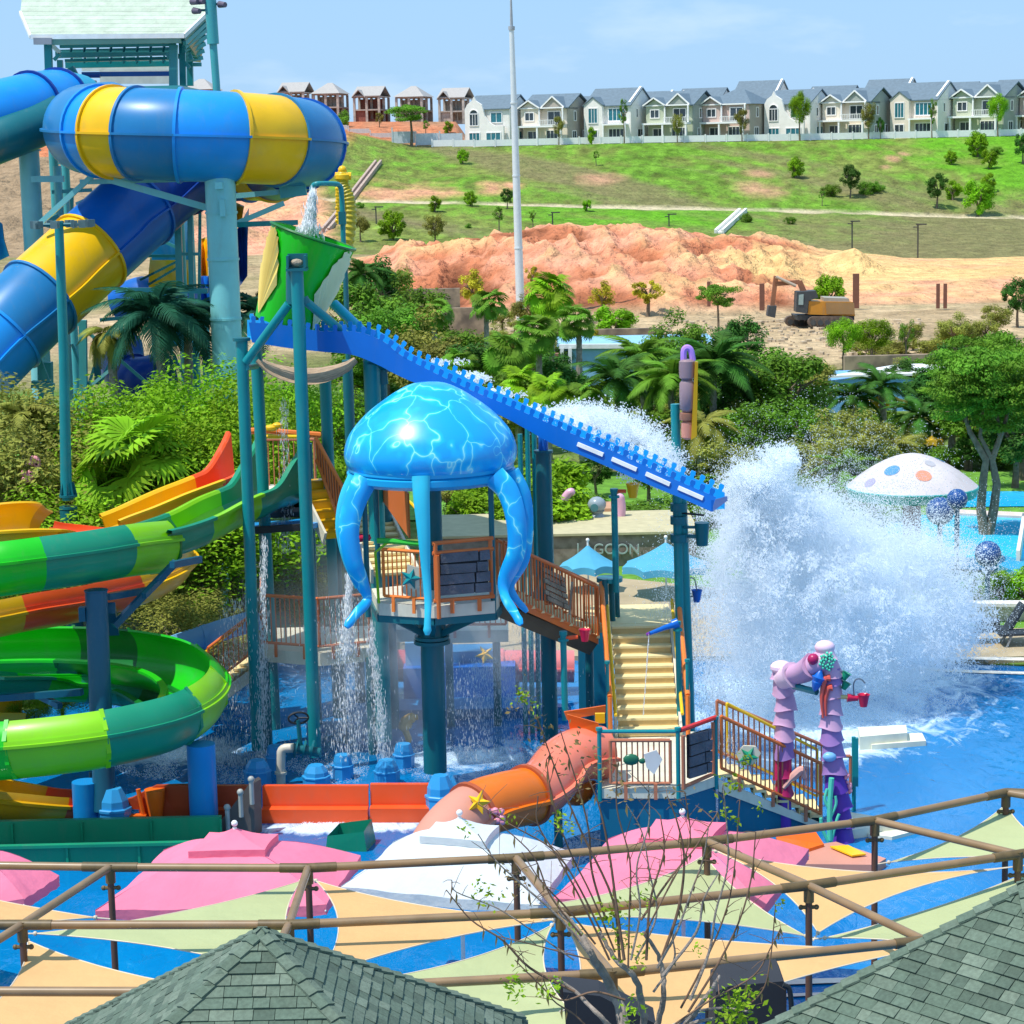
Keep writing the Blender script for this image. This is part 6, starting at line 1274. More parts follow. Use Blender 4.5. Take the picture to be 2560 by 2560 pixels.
for p, m_ in ((V(sx - .88, 47.1, PZ), TEAL), (V(sx + .84, 47.1, PZ), TEAL)): tpost(ms, p, 1.7, m_, .04)
landing = thing('stair_landing', 'cream landing joining the main stair and the jellyfish stair', 'play platform', V(sx, 51, lz)); plat(landing, [V(sx - 1.2, 50.05, 0), V(sx + .8, 50.05, 0), V(sx + .8, 52.2, 0), V(sx - 1.2, 52.2, 0)], lz + .02, .2, m=TAN)
for x in (sx - 1.1, sx + .7): mb = MB().tube([V(x, 51.9, 0), V(x, 51.9, lz - .2)], .1, 12); mb.build('post', TEALD, landing)
# jellyfish stair to the landing
js = thing('jellyfish_stair', 'stair with rust railing and tilted plank panel leading down from the jellyfish deck', 'stair', V(W(1380, 1560, 49).x, 49, 0))
J0, J1 = W(1262, 1500, JY - .4), W(1496, 1606, 49.7); railing(js, J0, J1, h=1.27, m=RUST, step=.10, brackets=False); J0b, J1b = J0 + V(-.15, 1.25, .0), J1 + V(0, 1.25, 0); railing(js, J0b, J1b, h=1.1, m=RUST, step=.13, brackets=False)
mb = MB().prism([J0 + V(-.15, .05, -.05), J1 + V(0, .05, -.02), J1 + V(-.2, .05, -.3), J0 + V(-.25, .05, -.34)], V(0, 1.2, 0)); mb.build('underside', mat('dark_grp', (.10, .08, .05), rough=.8), js, sm=0)
mb = MB().prism([J0 + V(0, -.02, .12), J1 + V(0, -.02, .12), J1 + V(0, -.02, -.04), J0 + V(0, -.02, -.04)], V(0, .05, 0)); mb.build('kick_board', RUST, js, sm=0)
for k in range(10): p = J0.lerp(J1, (k + .5) / 10); mb = MB().box(p + V(0, .62, .06), (.27, 1.15, .05)); mb.build('tread', TAN, js, sm=0)
uu = (J1 - J0).normalized(); vv = V(0, 0, 1) - uu * uu.z; vv = V(-.12, 0, 1).normalized(); board_panel(js, W(1384, 1472, 48.6), uu, vv, .86, .78, 6, WOODG, WOODG, 5)
mb = MB().bar(W(1352, 1408, 48.5), W(1333, 1496, 48.5), .06, .05); mb.bar(W(1430, 1455, 48.5), W(1424, 1536, 48.5), .06, .05); mb.build('panel_batten', WOODG, js, sm=0)
for x, dx in ((1512, 0), (1528, .4), (1540, .8)): a, b = W(x, 1448, 50 + dx), W(x + 6, 1625, 50 + dx); mb = MB().tube([a, b], .07, 10); mb.build('end_tube', TEALD, js)
mb = MB(); a = W(1524, 1448, 50.3); mb.tube([a - V(0, 0, .05), a + V(0, 0, .05)], .3, 18); mb.build('tube_cap', TEAL, js)

# interactive water toys on posts
def toy_post(name, label, px, pyt, pyb, Y, r, parts, z0=None):
    a, b = W(px, pyt, Y), W(px + (pyb - pyt) * .022, pyb, Y); t = thing(name, label, 'water toy', b); mb = MB().tube([b, a], r, 12); mb.build('post', TEAL, t)
    mb = MB().tube([a - V(0, 0, .15), a - V(0, 0, .10)], r * 1.7, 12); mb.tube([a - V(0, 0, .02), a + V(0, 0, .06)], r * 1.25, 12); mb.build('collar', TEAL, t); parts(t, a); return t
def cup(t, c, r, h, m, nm='bucket'): mb = MB().lathe([(r * .6, -h / 2), (r * .95, h * .35), (r * 1.08, h / 2), (r * .9, h / 2 - .02), (r * .55, -h / 2 + .04)], c, 16); return mb.build(nm, m, t)
def p1(t, a):
    c = W(1582, 1226, 50.0); mb = MB().tube([a, W(1565, 1228, 50)], .045, 8); mb.build('red_arm', ORGR, t); cup(t, c, .15, .33, YEL)
toy_post('bucket_toy', 'slim teal post with a yellow tipping bucket left of the toothed channel end', 1535, 1228, 1480, 50, .075, p1)
def p2(t, a):
    mb = MB().tube([a + V(0, 0, -.1), W(1445, 1592, 46.8)], .045, 8); mb.build('red_arm', ORGR, t); cup(t, W(1462, 1588, 46.8), .12, .26, plastic('crimson_plastic', (.62, .01, .06)))
toy_post('bucket_toy', 'short teal post with a crimson tipping bucket under the jellyfish stair', 1408, 1585, 1800, 46.8, .07, p2)
def p3(t, a):
    mb = MB().tube([W(1690, 1560, 47.6), W(1660, 1570, 47.4), W(1624, 1584, 47.2)], [.075, .055, .04], 10); mb.tube([W(1682, 1562, 47.6), W(1696, 1556, 47.6)], .11, 12); mb.build('blue_nozzle', BLUE, t)
    mb = MB().tube([W(1624, 1584, 47.2), W(1616, 1587, 47.2)], [.045, .035], 8); mb.build('purple_tip', plastic('purple_plastic', (.16, .02, .25)), t)
toy_post('water_jet_post', 'dark teal post with a blue water nozzle beside the main stair', 1694, 1560, 1800, 47.6, .06, p3)
hook = mat('hook_wire', (.25, .27, .30), rough=.3, metal=.8)
t = thing('hanging_bucket', 'royal blue hanging bucket with hooked wire at the top of the stair', 'water toy', W(1742, 1490, 50)); cup(t, W(1742, 1490, 50), .12, .28, BLUE); mb = MB().tube(catmull([W(1710, 1490, 50), W(1712, 1460, 50), W(1724, 1445, 50), W(1737, 1450, 50), W(1742, 1478, 50)], 4), .015, 6); mb.tube([W(1708, 1490, 50), W(1742, 1492, 50)], .015, 6); mb.build('hook', hook, t)
mb = MB(); a = W(1707, 1490, 50); mb.tube([V(a.x + .03, 50, lz), a], .05, 8); mb.build('post', RUSTL, t); mb = MB().tube([V(a.x + .17, 50.2, 1.2), W(1722, 1500, 50.2)], .045, 8); mb.build('dark_post', PINKR, t)

# ------------------------------------------------------------------ orange tube slide with starfish
os_ = thing('orange_tube_slide', 'salmon and orange covered slide dropping from the front platform towards the white parasol', 'water slide', V(W(1330, 2000, 43).x, 43, 0))
SAL = plastic('salmon_plastic_shiny', (.80, .20, .12), coat=.6, rough=.2); SALF = plastic('faded_salmon', (.56, .25, .18), rough=.6, coat=.05)
pp = catmull([W(1500, 1882, 44.3), W(1450, 1888, 44.0), W(1404, 1914, 43.7), W(1368, 1958, 43.3), W(1322, 1988, 42.9), W(1262, 2002, 42.4), W(1200, 2022, 41.9), W(1143, 2062, 41.4), W(1100, 2115, 40.9), W(1082, 2165, 40.6)], 7)
slide_sections(os_, pp, [0, 28, 44, len(pp) - 1], [SAL, plastic('burnt_orange', (.75, .16, .008)), SALF], circ(.57, 30), circ(.63, 30), [[(s_ * .55, -.04), (s_ * .68, -.04), (s_ * .68, .03), (s_ * .55, .03)] for s_ in (-1, 1)], name='tube_section', rmats=[plastic('brick_flange', (.42, .09, .03))])
mb = MB(); c = W(1480, 1930, 44.1); mb.ball(W(1440, 1960, 44.1), .42, 14, (1.0, .8, 1.1)); mb.build('lower_bowl', ORG, os_)
mb = MB().prism([W(1410, 1780, 44.2), W(1514, 1764, 44.9), W(1514, 1782, 44.9), W(1418, 1800, 44.2)], V(0, .06, 0)); mb.prism([W(1418, 1786, 44.0), W(1496, 1808, 43.8), W(1499, 1990, 43.9), W(1494, 1860, 43.9), W(1425, 1826, 44.1)], V(0, .05, 0)); mb.build('entry_hood', ORG, os_, sm=0)
mb = MB().box(W(1500, 1795, 44.3), (.2, .1, .2)); mb.build('yellow_tab', YEL, os_, sm=0)
mb = MB(); p = V(W(1395, 2010, 43.4).x, 43.5, 0); mb.tube([p, V(p.x, p.y, 1.3)], .09, 12); mb.build('support_leg', TEALD, os_)
c = W(1196, 2006, 41.1); starfish(c, .25, YEL, V(-.25, -1, .5), os_, rot=.2)
mb = MB(); rg = random.Random(4)
for k in range(14): mb.ball(W(1238 + rg.uniform(-18, 20), 2045 + rg.uniform(-20, 15), 41.3), rg.uniform(.04, .08), 6)
mb.build('coral_flower', plastic('pink_coral', (.78, .30, .38)), os_)
# rear red tube
rt_ = thing('red_tube_slide', 'red and pink tube slide crossing behind the jellyfish post', 'water slide', V(W(1200, 1700, 57).x, 57, 0)); pp = [W(x, 1664 + (x - 1000) * .004, 57) for x in range(985, 1450, 15)]
RD = plastic('red_tube', (.55, .05, .06)); PKT = plastic('pink_tube', (.72, .20, .20)); RDD = plastic('dark_red_tube', (.30, .05, .06)); slide_sections(rt_, pp, [0, 5, 12, 18, 24, len(pp) - 1], [RD, RDD, RD, PKT, PKT], circ(.42, 24), circ(.46, 24), [[(s_ * .41, -.03), (s_ * .48, -.03), (s_ * .48, .03), (s_ * .41, .03)] for s_ in (-1, 1)], name='tube_section')
starfish(W(1212, 1637, 56.5), .27, YEL, V(0, -1, .5), rt_, rot=.8)
for px in (1080, 1290): p = W(px, 1700, 57); mb = MB().tube([V(p.x, p.y, 0), V(p.x, p.y, p.z + .1)], .09, 10); mb.build('leg', TEALD, rt_)
bb = thing('blue_play_block', 'royal blue stepped play block standing in the pool behind the posts', 'play block', V(W(1150, 1800, 56).x, 56, 0))
for (x0, x1, yt, z0, z1, Y, dep, m_) in ((1010, 1290, 1750, 0, 1.0, 56, 1.6, BLUE), (1015, 1052, 1695, 1.0, 1.6, 56.3, .6, LB), (1090, 1240, 1720, 1.0, 1.3, 56.5, .9, BLUEG), (985, 1420, 1812, 0, .28, 54.5, 1.2, BLUEG)):
    a, b = W(x0, yt, Y), W(x1, yt, Y); mb = MB().box(((a.x + b.x) / 2, Y + dep / 2, (z0 + z1) / 2), (b.x - a.x, dep, z1 - z0)); mb.build('block', m_, bb, sm=0)
bw = thing('blue_screen_wall', 'flat teal blue panel behind the front stair foot', 'wall', V(W(1480, 1780, 53).x, 53, 0)); mb = MB().box((W(1485, 1700, 53).x, 53, 1.35), (.75, .1, 2.7)); mb.build('panel', plastic('deep_cyan', (.005, .17, .27), rough=.5), bw, sm=0)
sc = thing('sea_creature', 'small tan sea horse figure standing in the pool behind the jellyfish post', 'sculpture', G(1025, 1875, 0)); y_ = G(1025, 1875, 0).y; mb = MB().tube(catmull([W(1018, 1880, y_), W(1022, 1850, y_), W(1012, 1820, y_), W(1022, 1798, y_), W(1045, 1792, y_)], 4), [.04] * 4 + [.08] * 4 + [.16] * 4 + [.13] * 3 + [.07] * 2, 8); mb.build('body', plastic('tan_plastic', (.45, .30, .10)), sc)

# ------------------------------------------------------------------ coral arch
ca = thing('coral_arch', 'purple and lilac coral arch with sea creatures and a red bucket beside the pool stair', 'sculpture', G(2108, 2105, 0)); YA = G(2108, 2105, 0).y
PU1 = plastic('purple_coral', (.10, .03, .34), rough=.6, coat=.1); PU2 = plastic('violet_coral', (.31, .17, .42), rough=.6, coat=.1); PU3 = plastic('lilac_coral', (.55, .32, .48), rough=.6, coat=.1); PU4 = plastic('pale_pink_coral', (.80, .56, .68), rough=.6, coat=.1); MAG = plastic('magenta_plastic', (.42, .01, .10))
def coral_column(pp, rr, mats, nper, nm='coral_segment'):
    """stack of flared cup-like segments along a path"""
    pts = catmull(pp, 8); n = len(pts); per = n // nper
    for s in range(nper):
        a = s * (n - 1) // nper; b = (s + 1) * (n - 1) // nper; seg = pts[a:b + 1]; K = len(seg); f0 = a / n
        r = lerp(rr[0], rr[1], f0); rad = [r * lerp(1.18, .86, (k / max(1, K - 1)) ** .6) for k in range(K)]
        mb = MB(); fr = frames_along(seg, up=V(0, 1, 0)); N_ = 18; vs = []
        for k, (p, s_, u) in enumerate(fr):
            for q in range(N_):
                g = 2 * math.pi * q / N_; w = 1 + .05 * math.sin(g * 3 + s * 2) ; tg = s_.cross(u)
                vs.append(p + (s_ * math.cos(g) + u * math.sin(g)) * rad[k] * w + (tg * .035 * math.sin(g * 2 + s * 1.7) if k == 0 else V(0, 0, 0)))
        fs = [(k * N_ + q, k * N_ + (q + 1) % N_, (k + 1) * N_ + (q + 1) % N_, (k + 1) * N_ + q) for k in range(K - 1) for q in range(N_)] + [tuple(range(N_)), tuple(reversed(range((K - 1) * N_, K * N_)))]
        mb.add(vs, fs); mb.build(nm, mats[min(len(mats) - 1, int(s / nper * len(mats)))], ca, smooth=50)
coral_column([W(2106, 2110, YA), W(2102, 2040, YA), W(2092, 1965, YA), W(2084, 1900, YA), W(2079, 1840, YA), W(2077, 1783, YA), W(2079, 1720, YA), W(2080, 1668, YA)], (.235, .20), [PU1, PU1, PU2, PU2, PU3, PU3, PU2], 11)
coral_column([W(2078, 1690, YA), W(2068, 1650, YA), W(2062, 1618, YA)], (.22, .16), [PU3, PU4], 2)
coral_column([W(2072, 1650, YA), W(2040, 1660, YA), W(2005, 1680, YA + .3), W(1972, 1690, YA + .6), W(1955, 1700, YA + .8)], (.24, .22), [PU3, PU3, PU4], 3)
coral_column([W(1960, 1985, YA + .9), W(1958, 1930, YA + .9), W(1962, 1860, YA + .9), W(1961, 1812, YA + .9), W(1964, 1760, YA + .9), W(1957, 1710, YA + .9), W(1958, 1672, YA + .9)], (.18, .23), [MAG, PU2, PU3, PU3, PU3, PU3], 8)
p = W(1960, 1985, YA + .9); mb = MB().tube([V(p.x, p.y, 0), p], .15, 12); mb.build('hidden_foot', PU1, ca)
mb = MB().ball(W(2062, 1618, YA), .19, 14, (1.1, 1, .75)); mb.build('pale_crown', PU4, ca); mb = MB().ball(W(1953, 1668, YA + .8), .23, 14, (1, 1, .6)); mb.build('pale_crown', PU4, ca)
mb = MB().ball(W(2033, 1648, YA - .15), .12, 12); mb.build('magenta_ball', MAG, ca)
MINT = plastic('mint_plastic', (.10, .62, .42)); mb = MB(); rg = random.Random(2); c = W(2068, 1652, YA - .22)
for k in range(26): g = 2.4 * k; r = .03 + .13 * (k / 26) ** .6; mb.ball(c + V(math.cos(g) * r, -.04 + .1 * (r - .1), math.sin(g) * r * 1.2), .032, 6, (1, 1.5, 1))
mb.build('mint_anemone', MINT, ca)
mb = MB().lathe([(.01, -.2), (.07, -.14), (.11, 0), (.10, .01), (.14, .1), (.12, .11), (.1, .12), (.01, .3)], W(2043, 1705, YA - .2), 12, Matrix.Rotation(.3, 3, 'Y')); mb.build('blue_shell', BLUE, ca)
RC = plastic('red_coral', (.70, .10, .07))
for q in ([(2058, 1795), (2054, 1745), (2062, 1700), (2075, 1694)], [(2065, 1790), (2064, 1750), (2070, 1722), (2080, 1718)]): mb = MB().tube(catmull([W(x, y, YA - .22) for x, y in q], 4), [.02, .025, .03, .035, .04, .045, .05, .05, .055, .06, .065, .075, .085], 8); mb.build('red_coral_tube', RC, ca)
mb = MB().ball(W(1958, 1700, YA + .6), .12, 12, (.8, .5, 1.1)); mb.build('green_egg', plastic('sage_plastic', (.20, .48, .36)), ca)
for x, y in ((2114, 1688), (2114, 1712)): mb = MB().lathe([(.05, -.1), (.09, .05), (.11, .06), (.07, .05), (.03, -.06)], W(x, y, YA - .1), 12, Matrix.Rotation(.5, 3, 'Y')); mb.build('teal_cup', GTEAL, ca)
mb = MB().tube([W(1985, 1715, YA + .5), W(2042, 1730, YA)], .07, 8); mb.build('teal_strut', TEAL, ca)
mb = MB().tube([W(2092, 1742, YA - .1), W(2118, 1743, YA - .1)], .045, 8); mb.build('brass_pipe', mat('brass', (.5, .45, .2), rough=.35, metal=.6), ca)
mb = MB().tube([W(2118, 1744, YA - .1), W(2145, 1746, YA - .1)], [.09, .05], 10); mb.build('red_hub', plastic('crimson_plastic', (.62, .01, .06)), ca); cup(ca, W(2159, 1751, YA - .1), .12, .25, MATS['crimson_plastic'], 'red_bucket')
mb = MB().tube(catmull([W(2135, 1738, YA - .1), W(2134, 1712, YA - .1), W(2140, 1699, YA - .1), W(2152, 1698, YA - .1), W(2163, 1708, YA - .1)], 4), .014, 6); mb.build('hook_wire', hook, ca)
mb = MB().ball(W(2074, 1892, YA - .2), .13, 12, (1.1, .8, .8)); mb.build('pale_blue_ball', LB, ca)
mb = MB()
for q, r in (([(2075, 2100), (2074, 2020), (2079, 1945)], .055), ([(2076, 2030), (2062, 2000), (2068, 1972)], .03), ([(2078, 2040), (2090, 2010), (2088, 1990)], .03), ([(2070, 2105), (2055, 2070), (2052, 2045)], .035), ([(2078, 2105), (2092, 2050), (2098, 2035)], .03)): mb.tube(catmull([W(x, y, YA - .32) for x, y in q], 3), r, 8)
mb.build('mint_cactus_coral', MINT, ca)
mb = MB()
for k in range(16): mb.ball(W(2116 + rg.uniform(-10, 10), 1950 + rg.uniform(-30, 30), YA - .1), rg.uniform(.03, .06), 6)
mb.build('pink_coral_cluster', MATS['pink_coral'], ca)
# landing slide behind the right pink parasol
t = thing('landing_slide', 'orange landing slide with yellow inset peeping out beside the right pink parasol', 'water slide', G(2080, 2140, 0)); YL = G(2080, 2140, 0).y
mb = MB().prism([G(1940, 2092, .5), G(2040, 2080, .5), G(2060, 2110, .3), G(1960, 2140, .3)], V(0, 0, -.3)); mb.build('orange_hood', ORG, t, sm=0)
mb = MB().prism([G(2000, 2118, .25), G(2090, 2104, .25), G(2215, 2146, .2), G(2190, 2162, .2), G(2010, 2160, .2)], V(0, 0, -.2)); mb.build('salmon_bed', SALF, t, sm=0)
mb = MB().prism([G(2075, 2115, .29), G(2120, 2112, .29), G(2165, 2134, .27), G(2130, 2138, .27)], V(0, 0, -.03)); mb.build('yellow_inset', YEL, t, sm=0)

# ------------------------------------------------------------------ mushroom shower
mu = thing('mushroom_shower', 'white spotted mushroom canopy with teal rim raining over the rear pool', 'play canopy', V(W(2280, 1300, 72).x, 72, 0)); mc = W(2280, 1215, 72); RM = 165 / FP * 72; hM = W(2280, 1133, 72).z - mc.z
DZ = lambda q: hM * (1 - q ** 1.75)
prof = [(RM * k / 14, DZ(k / 14)) for k in range(15)]
mb = MB().lathe([(max(r, .01), z) for r, z in prof[::-1]], mc, 48); mb.build('cap', plastic('mushroom_white', (.58, .52, .52), rough=.6, dirt=.35, coat=.05), mu)
mb = MB().lathe([(RM, .01), (RM * 1.01, -.02), (RM * .97, -.32), (RM * .9, -.34), (RM * .9, -.05)], mc, 48); mb.build('teal_rim', plastic('rim_teal', (.02, .38, .36), rough=.5), mu)
def spot(px, py, r, m_, sq=1.0):
    # a disc hugging the dome
    d = ray(px, py); lo_, hi_ = 66.0, 74.0; p = None
    for k in range(400):
        Y = lerp(lo_, hi_, k / 400); q = CAM + d * (Y / d.y); l = q - mc; rr_ = math.hypot(l.x, l.y)
        if rr_ < RM and l.z < DZ(rr_ / RM): p = q; break
    if p is None: return
    def surf(x, y): rr_ = min(.999, math.hypot(x - mc.x, y - mc.y) / RM); return V(x, y, mc.z + DZ(rr_))
    e = .05; n_ = (surf(p.x + e, p.y) - surf(p.x, p.y)).cross(surf(p.x, p.y + e) - surf(p.x, p.y)).normalized(); a = n_.orthogonal().normalized(); b_ = n_.cross(a); vs = [p + n_ * .012] 
    for k in range(20):
        q = p + (a * math.cos(k * math.pi / 10) + b_ * math.sin(k * math.pi / 10)) * r; vs.append(surf(q.x, q.y) + n_ * .012)
    mb = MB().add(vs, [(0, 1 + k, 1 + (k + 1) % 20) for k in range(20)]); mb.build('spot', m_, mu)
SPB = plastic('spot_blue', (.08, .26, .50)); SPO = plastic('spot_salmon', (.66, .26, .16))
for x, y, r, m_ in ((2230, 1176, .26, SPB), (2309, 1190, .26, SPO), (2325, 1159, .18, plastic('spot_grey', (.42, .40, .42))), (2408, 1182, .25, SPB), (2175, 1207, .2, plastic('spot_lilac', (.34, .30, .55))), (2350, 1150, .2, SPB)): spot(x, y, r, m_)
mb = MB().tube([V(mc.x, mc.y, 0), mc + V(0, 0, .3)], .3, 16); mb.build('stem', plastic('stem_brown', (.22, .10, .10)), mu)
for k in range(8): g = k * .785; mb = MB().bar(mc + V(0, 0, -.3), mc + V(math.cos(g) * RM * .9, math.sin(g) * RM * .9, -.1), .06, .1); mb.build('rib', TEAL, mu, sm=0)
for i, (x, y, r) in enumerate(((2350, 1278, .44), (2393, 1248, .32), (2470, 1385, .40))):
    c = W(x, y, 68 - i); t = thing('ball_toy', ['large dark blue ball toy under the mushroom', 'smaller navy ball toy under the mushroom rim', 'blue ball toy in the spray near the cyan pool'][i], 'water toy', V(c.x, c.y, 0)); mb = MB().ball(c, r, 18); mb.build('ball', plastic('ball_navy', (.01, .07, .25)), t); mb = MB().tube([V(c.x, c.y, 0), c], .08, 8); mb.build('stem', STEEL, t)

# ------------------------------------------------------------------ things behind: walls, umbrellas, signs, helmet, containers, digger
def backbox(name, lab, cat, px0, px1, pyt, pyb, Y, dep, m_, parts=()):
    a, b = W(px0, pyb, Y), W(px1, pyb, Y); zt2 = W((px0 + px1) / 2, pyt, Y).z; zb2 = W((px0 + px1) / 2, pyb, Y).z; t = thing(name, lab, cat, V((a.x + b.x) / 2, Y, 0)); mb = MB().box(((a.x + b.x) / 2, Y + dep / 2, (zt2 + min(0, zb2)) / 2), (b.x - a.x, dep, zt2 - min(0, zb2))); mb.build('wall', m_, t, sm=0); return t
SKB = plastic('pale_sky_paint', (.25, .50, .72), rough=.7); 
t = backbox('utility_building', 'pale blue flat building behind the fan palms', 'building', 1402, 1800, 866, 1000, 128, 8, SKB); mb = MB(); a, b = W(1398, 866, 127.9), W(1803, 864, 127.9); mb.bar(a, b, .3, .25); mb.build('white_coping', WHT, t, sm=0)
for x in (1405, 1425): mb = MB().bar(W(x, 870, 127.6), W(x, 990, 127.6), .18, .2); mb.build('corner_post', WHT, t, sm=0)
mb = MB().box(W(1386, 960, 127), (.55, .5, 3.5)); mb.build('brick_pier', mat('brick_brown', (.28, .14, .09), rough=.9), t, sm=0)
t = backbox('pool_wall', 'blue pool building wall with white sloping coping behind the palms on the right', 'building', 2075, 2560, 945, 1100, 118, 5, plastic('wall_sky', (.18, .42, .72), rough=.7)); mb = MB().prism([W(2070, 945, 117.8), W(2250, 915, 122), W(2600, 912, 124), W(2600, 930, 117.8)], V(0, 0, .12)); mb.build('white_coping', WHT, t, sm=0)
def parasol(name, lab, px, pyt, pyb, wpx, Y, m_, group=None, n=8, vent=False, pole=WHT, rz=.2, sagd=.16):
    c = W(px, pyb, Y); z1 = W(px, pyt, Y).z; R_ = wpx / 2 / FP * Y; t = thing(name, lab, 'parasol', V(c.x, Y, 0), 0, group)
    if n == 4: R_ *= 1.25
    mb = MB(); P = []
    cs = [V(c.x + R_ * math.cos(2 * math.pi * k / n + rz), Y + R_ * math.sin(2 * math.pi * k / n + rz), c.z) for k in range(n)]
    for k in range(n):
        A_, B_ = cs[k], cs[(k + 1) % n]; q = MB(); rows = []
        for i in range(6):
            f = i / 5; row = []
            for j in range(7):
                g = j / 6; e = A_.lerp(B_, g); e.z -= 0; p = V(c.x, Y, z1).lerp(e, f); p.z -= sagd * 4 * f * (1 - f) * .35; p.z -= math.sin(math.pi * g) * (-.06) * f; p += (V(c.x, Y, p.z) - p) * (.06 * math.sin(math.pi * g) * f) ; row.append(p)
            rows.append(row)
        q.grid(rows); q.build('canopy_panel', m_, t)
        q = MB(); vr = [[p + V(0, 0, 0) for p in rows[-1]], [p + V(0, 0, -.22) for p in rows[-1]]]; q.grid(vr); q.build('valance', m_, t)
        q = MB().tube([V(c.x, Y, z1 - .16), A_ - V(0, 0, .12)], .018, 5); q.build('rib', pole, t)
    mb = MB().tube([V(c.x, Y, 0), V(c.x, Y, z1 + .12)], .03, 8); mb.build('pole', pole, t); mb = MB().ball(V(c.x, Y, z1 + .16), .06, 8); mb.build('finial', pole, t)
    return t, V(c.x, Y, z1), R_, c.z
CBT = mat('cyan_canvas', (.10, .44, .66), rough=.85, var=.06, transl=.25); CYT = mat('yellow_canvas', (.85, .55, .04), rough=.85, var=.06, transl=.25)
parasol('parasol', 'cyan blue parasol nearer the jellyfish on the sand deck', 1470, 1362, 1412, 150, 70, CBT, 'blue parasols on the sand deck'); parasol('parasol', 'wider cyan parasol behind the twin teal post', 1665, 1355, 1412, 230, 69, CBT, 'blue parasols on the sand deck')
for i, (x, y0, y1, w, Y, lb) in enumerate(((2215, 978, 1005, 115, 105, 'yellow parasol before the blue wall'), (2435, 1045, 1068, 110, 98, 'yellow parasol half hidden by the big tree'), (2330, 1088, 1100, 60, 98, 'small yellow parasol behind the mushroom'))): parasol('parasol', lb, x, y0, y1, w, Y, CYT, 'yellow parasols among the palms')
# planter wall, beach sign, helmet, coral horns
t = thing('terrace_wall', 'raised pale terrace with brown stone front behind the blue parasols', 'wall', V(W(1400, 1340, 74.6).x, 75, 0)); x0_, x1_ = W(1050, 1340, 74.6).x, W(1740, 1340, 74.6).x; mb = MB().box(((x0_ + x1_) / 2, 76.8, .58), (x1_ - x0_, 4.4, 1.16)); mb.build('stone_front', mat('brown_stone', (.30, .24, .20), rough=.9, c2=(.18, .14, .11), nscale=3), t, sm=0); mb = MB().box(((x0_ + x1_) / 2, 76.8, 1.2), (x1_ - x0_ + .2, 4.6, .08)); mb.build('pale_paving', mat('pale_stone', (.50, .44, .26), rough=.8, dirt=.2), t, sm=0)
sg = bpy.data.curves.new('beach_sign', 'FONT'); sg.body = 'LAGOON'; sg.size = .5; sg.extrude = .04; sg.materials.append(mat('sign_letters', (.34, .42, .40), rough=.5)); so = bpy.data.objects.new('beach_sign', sg); col.objects.link(so)
p = W(1440, 1384, 74.5); dg = bpy.context.evaluated_depsgraph_get(); me = bpy.data.meshes.new_from_object(so.evaluated_get(dg)); bpy.data.objects.remove(so); so = bpy.data.objects.new('sign_lettering', me); col.objects.link(so); so.location = p; so.rotation_euler = (math.radians(90), .03, 0); tag(so, 'raised grey green LAGOON letters on the brown wall above the blue parasol', 'sign')
hm = thing('diver_helmet', 'grey diver helmet figure in a sandy planter between two pink horns', 'sculpture', W(1490, 1305, 78)); c = W(1492, 1262, 78); HG = plastic('helmet_grey', (.28, .34, .38), dirt=.3)
mb = MB().ball(c, .33, 14, (1, 1, .9)); mb.lathe([(.22, -.62), (.34, -.5), (.2, -.3), (.28, -.2)], c, 14); mb.build('helmet', HG, hm); mb = MB().tube([c + V(-.1, -.3, -.05), c + V(-.1, -.38, -.05)], .14, 12); mb.build('porthole', GLAT, hm)
for i, (q, r) in enumerate((([(1398, 1300), (1402, 1262), (1420, 1235), (1428, 1230)], .15), ([(1550, 1305), (1553, 1270), (1550, 1245)], .17))):
    t = thing('coral_horn', ['curved pink coral horn left of the diver helmet', 'upright pink coral horn beside the yellow bucket post'][i], 'sculpture', W(*q[0], 78)); mb = MB(); pts_ = catmull([W(x, y, 78) for x, y in q], 4); mb.tube(pts_, r, 12); mb.ball(pts_[-1], r, 10); mb.build('horn', plastic('pink_horn', (.70, .38, .50), dirt=.25), t)
t = backbox('sandy_planter', 'low terracotta planter box round the diver helmet', 'planter', 1415, 1545, 1272, 1312, 79, 1.6, mat('terracotta', (.50, .28, .17), rough=.9, dirt=.2))
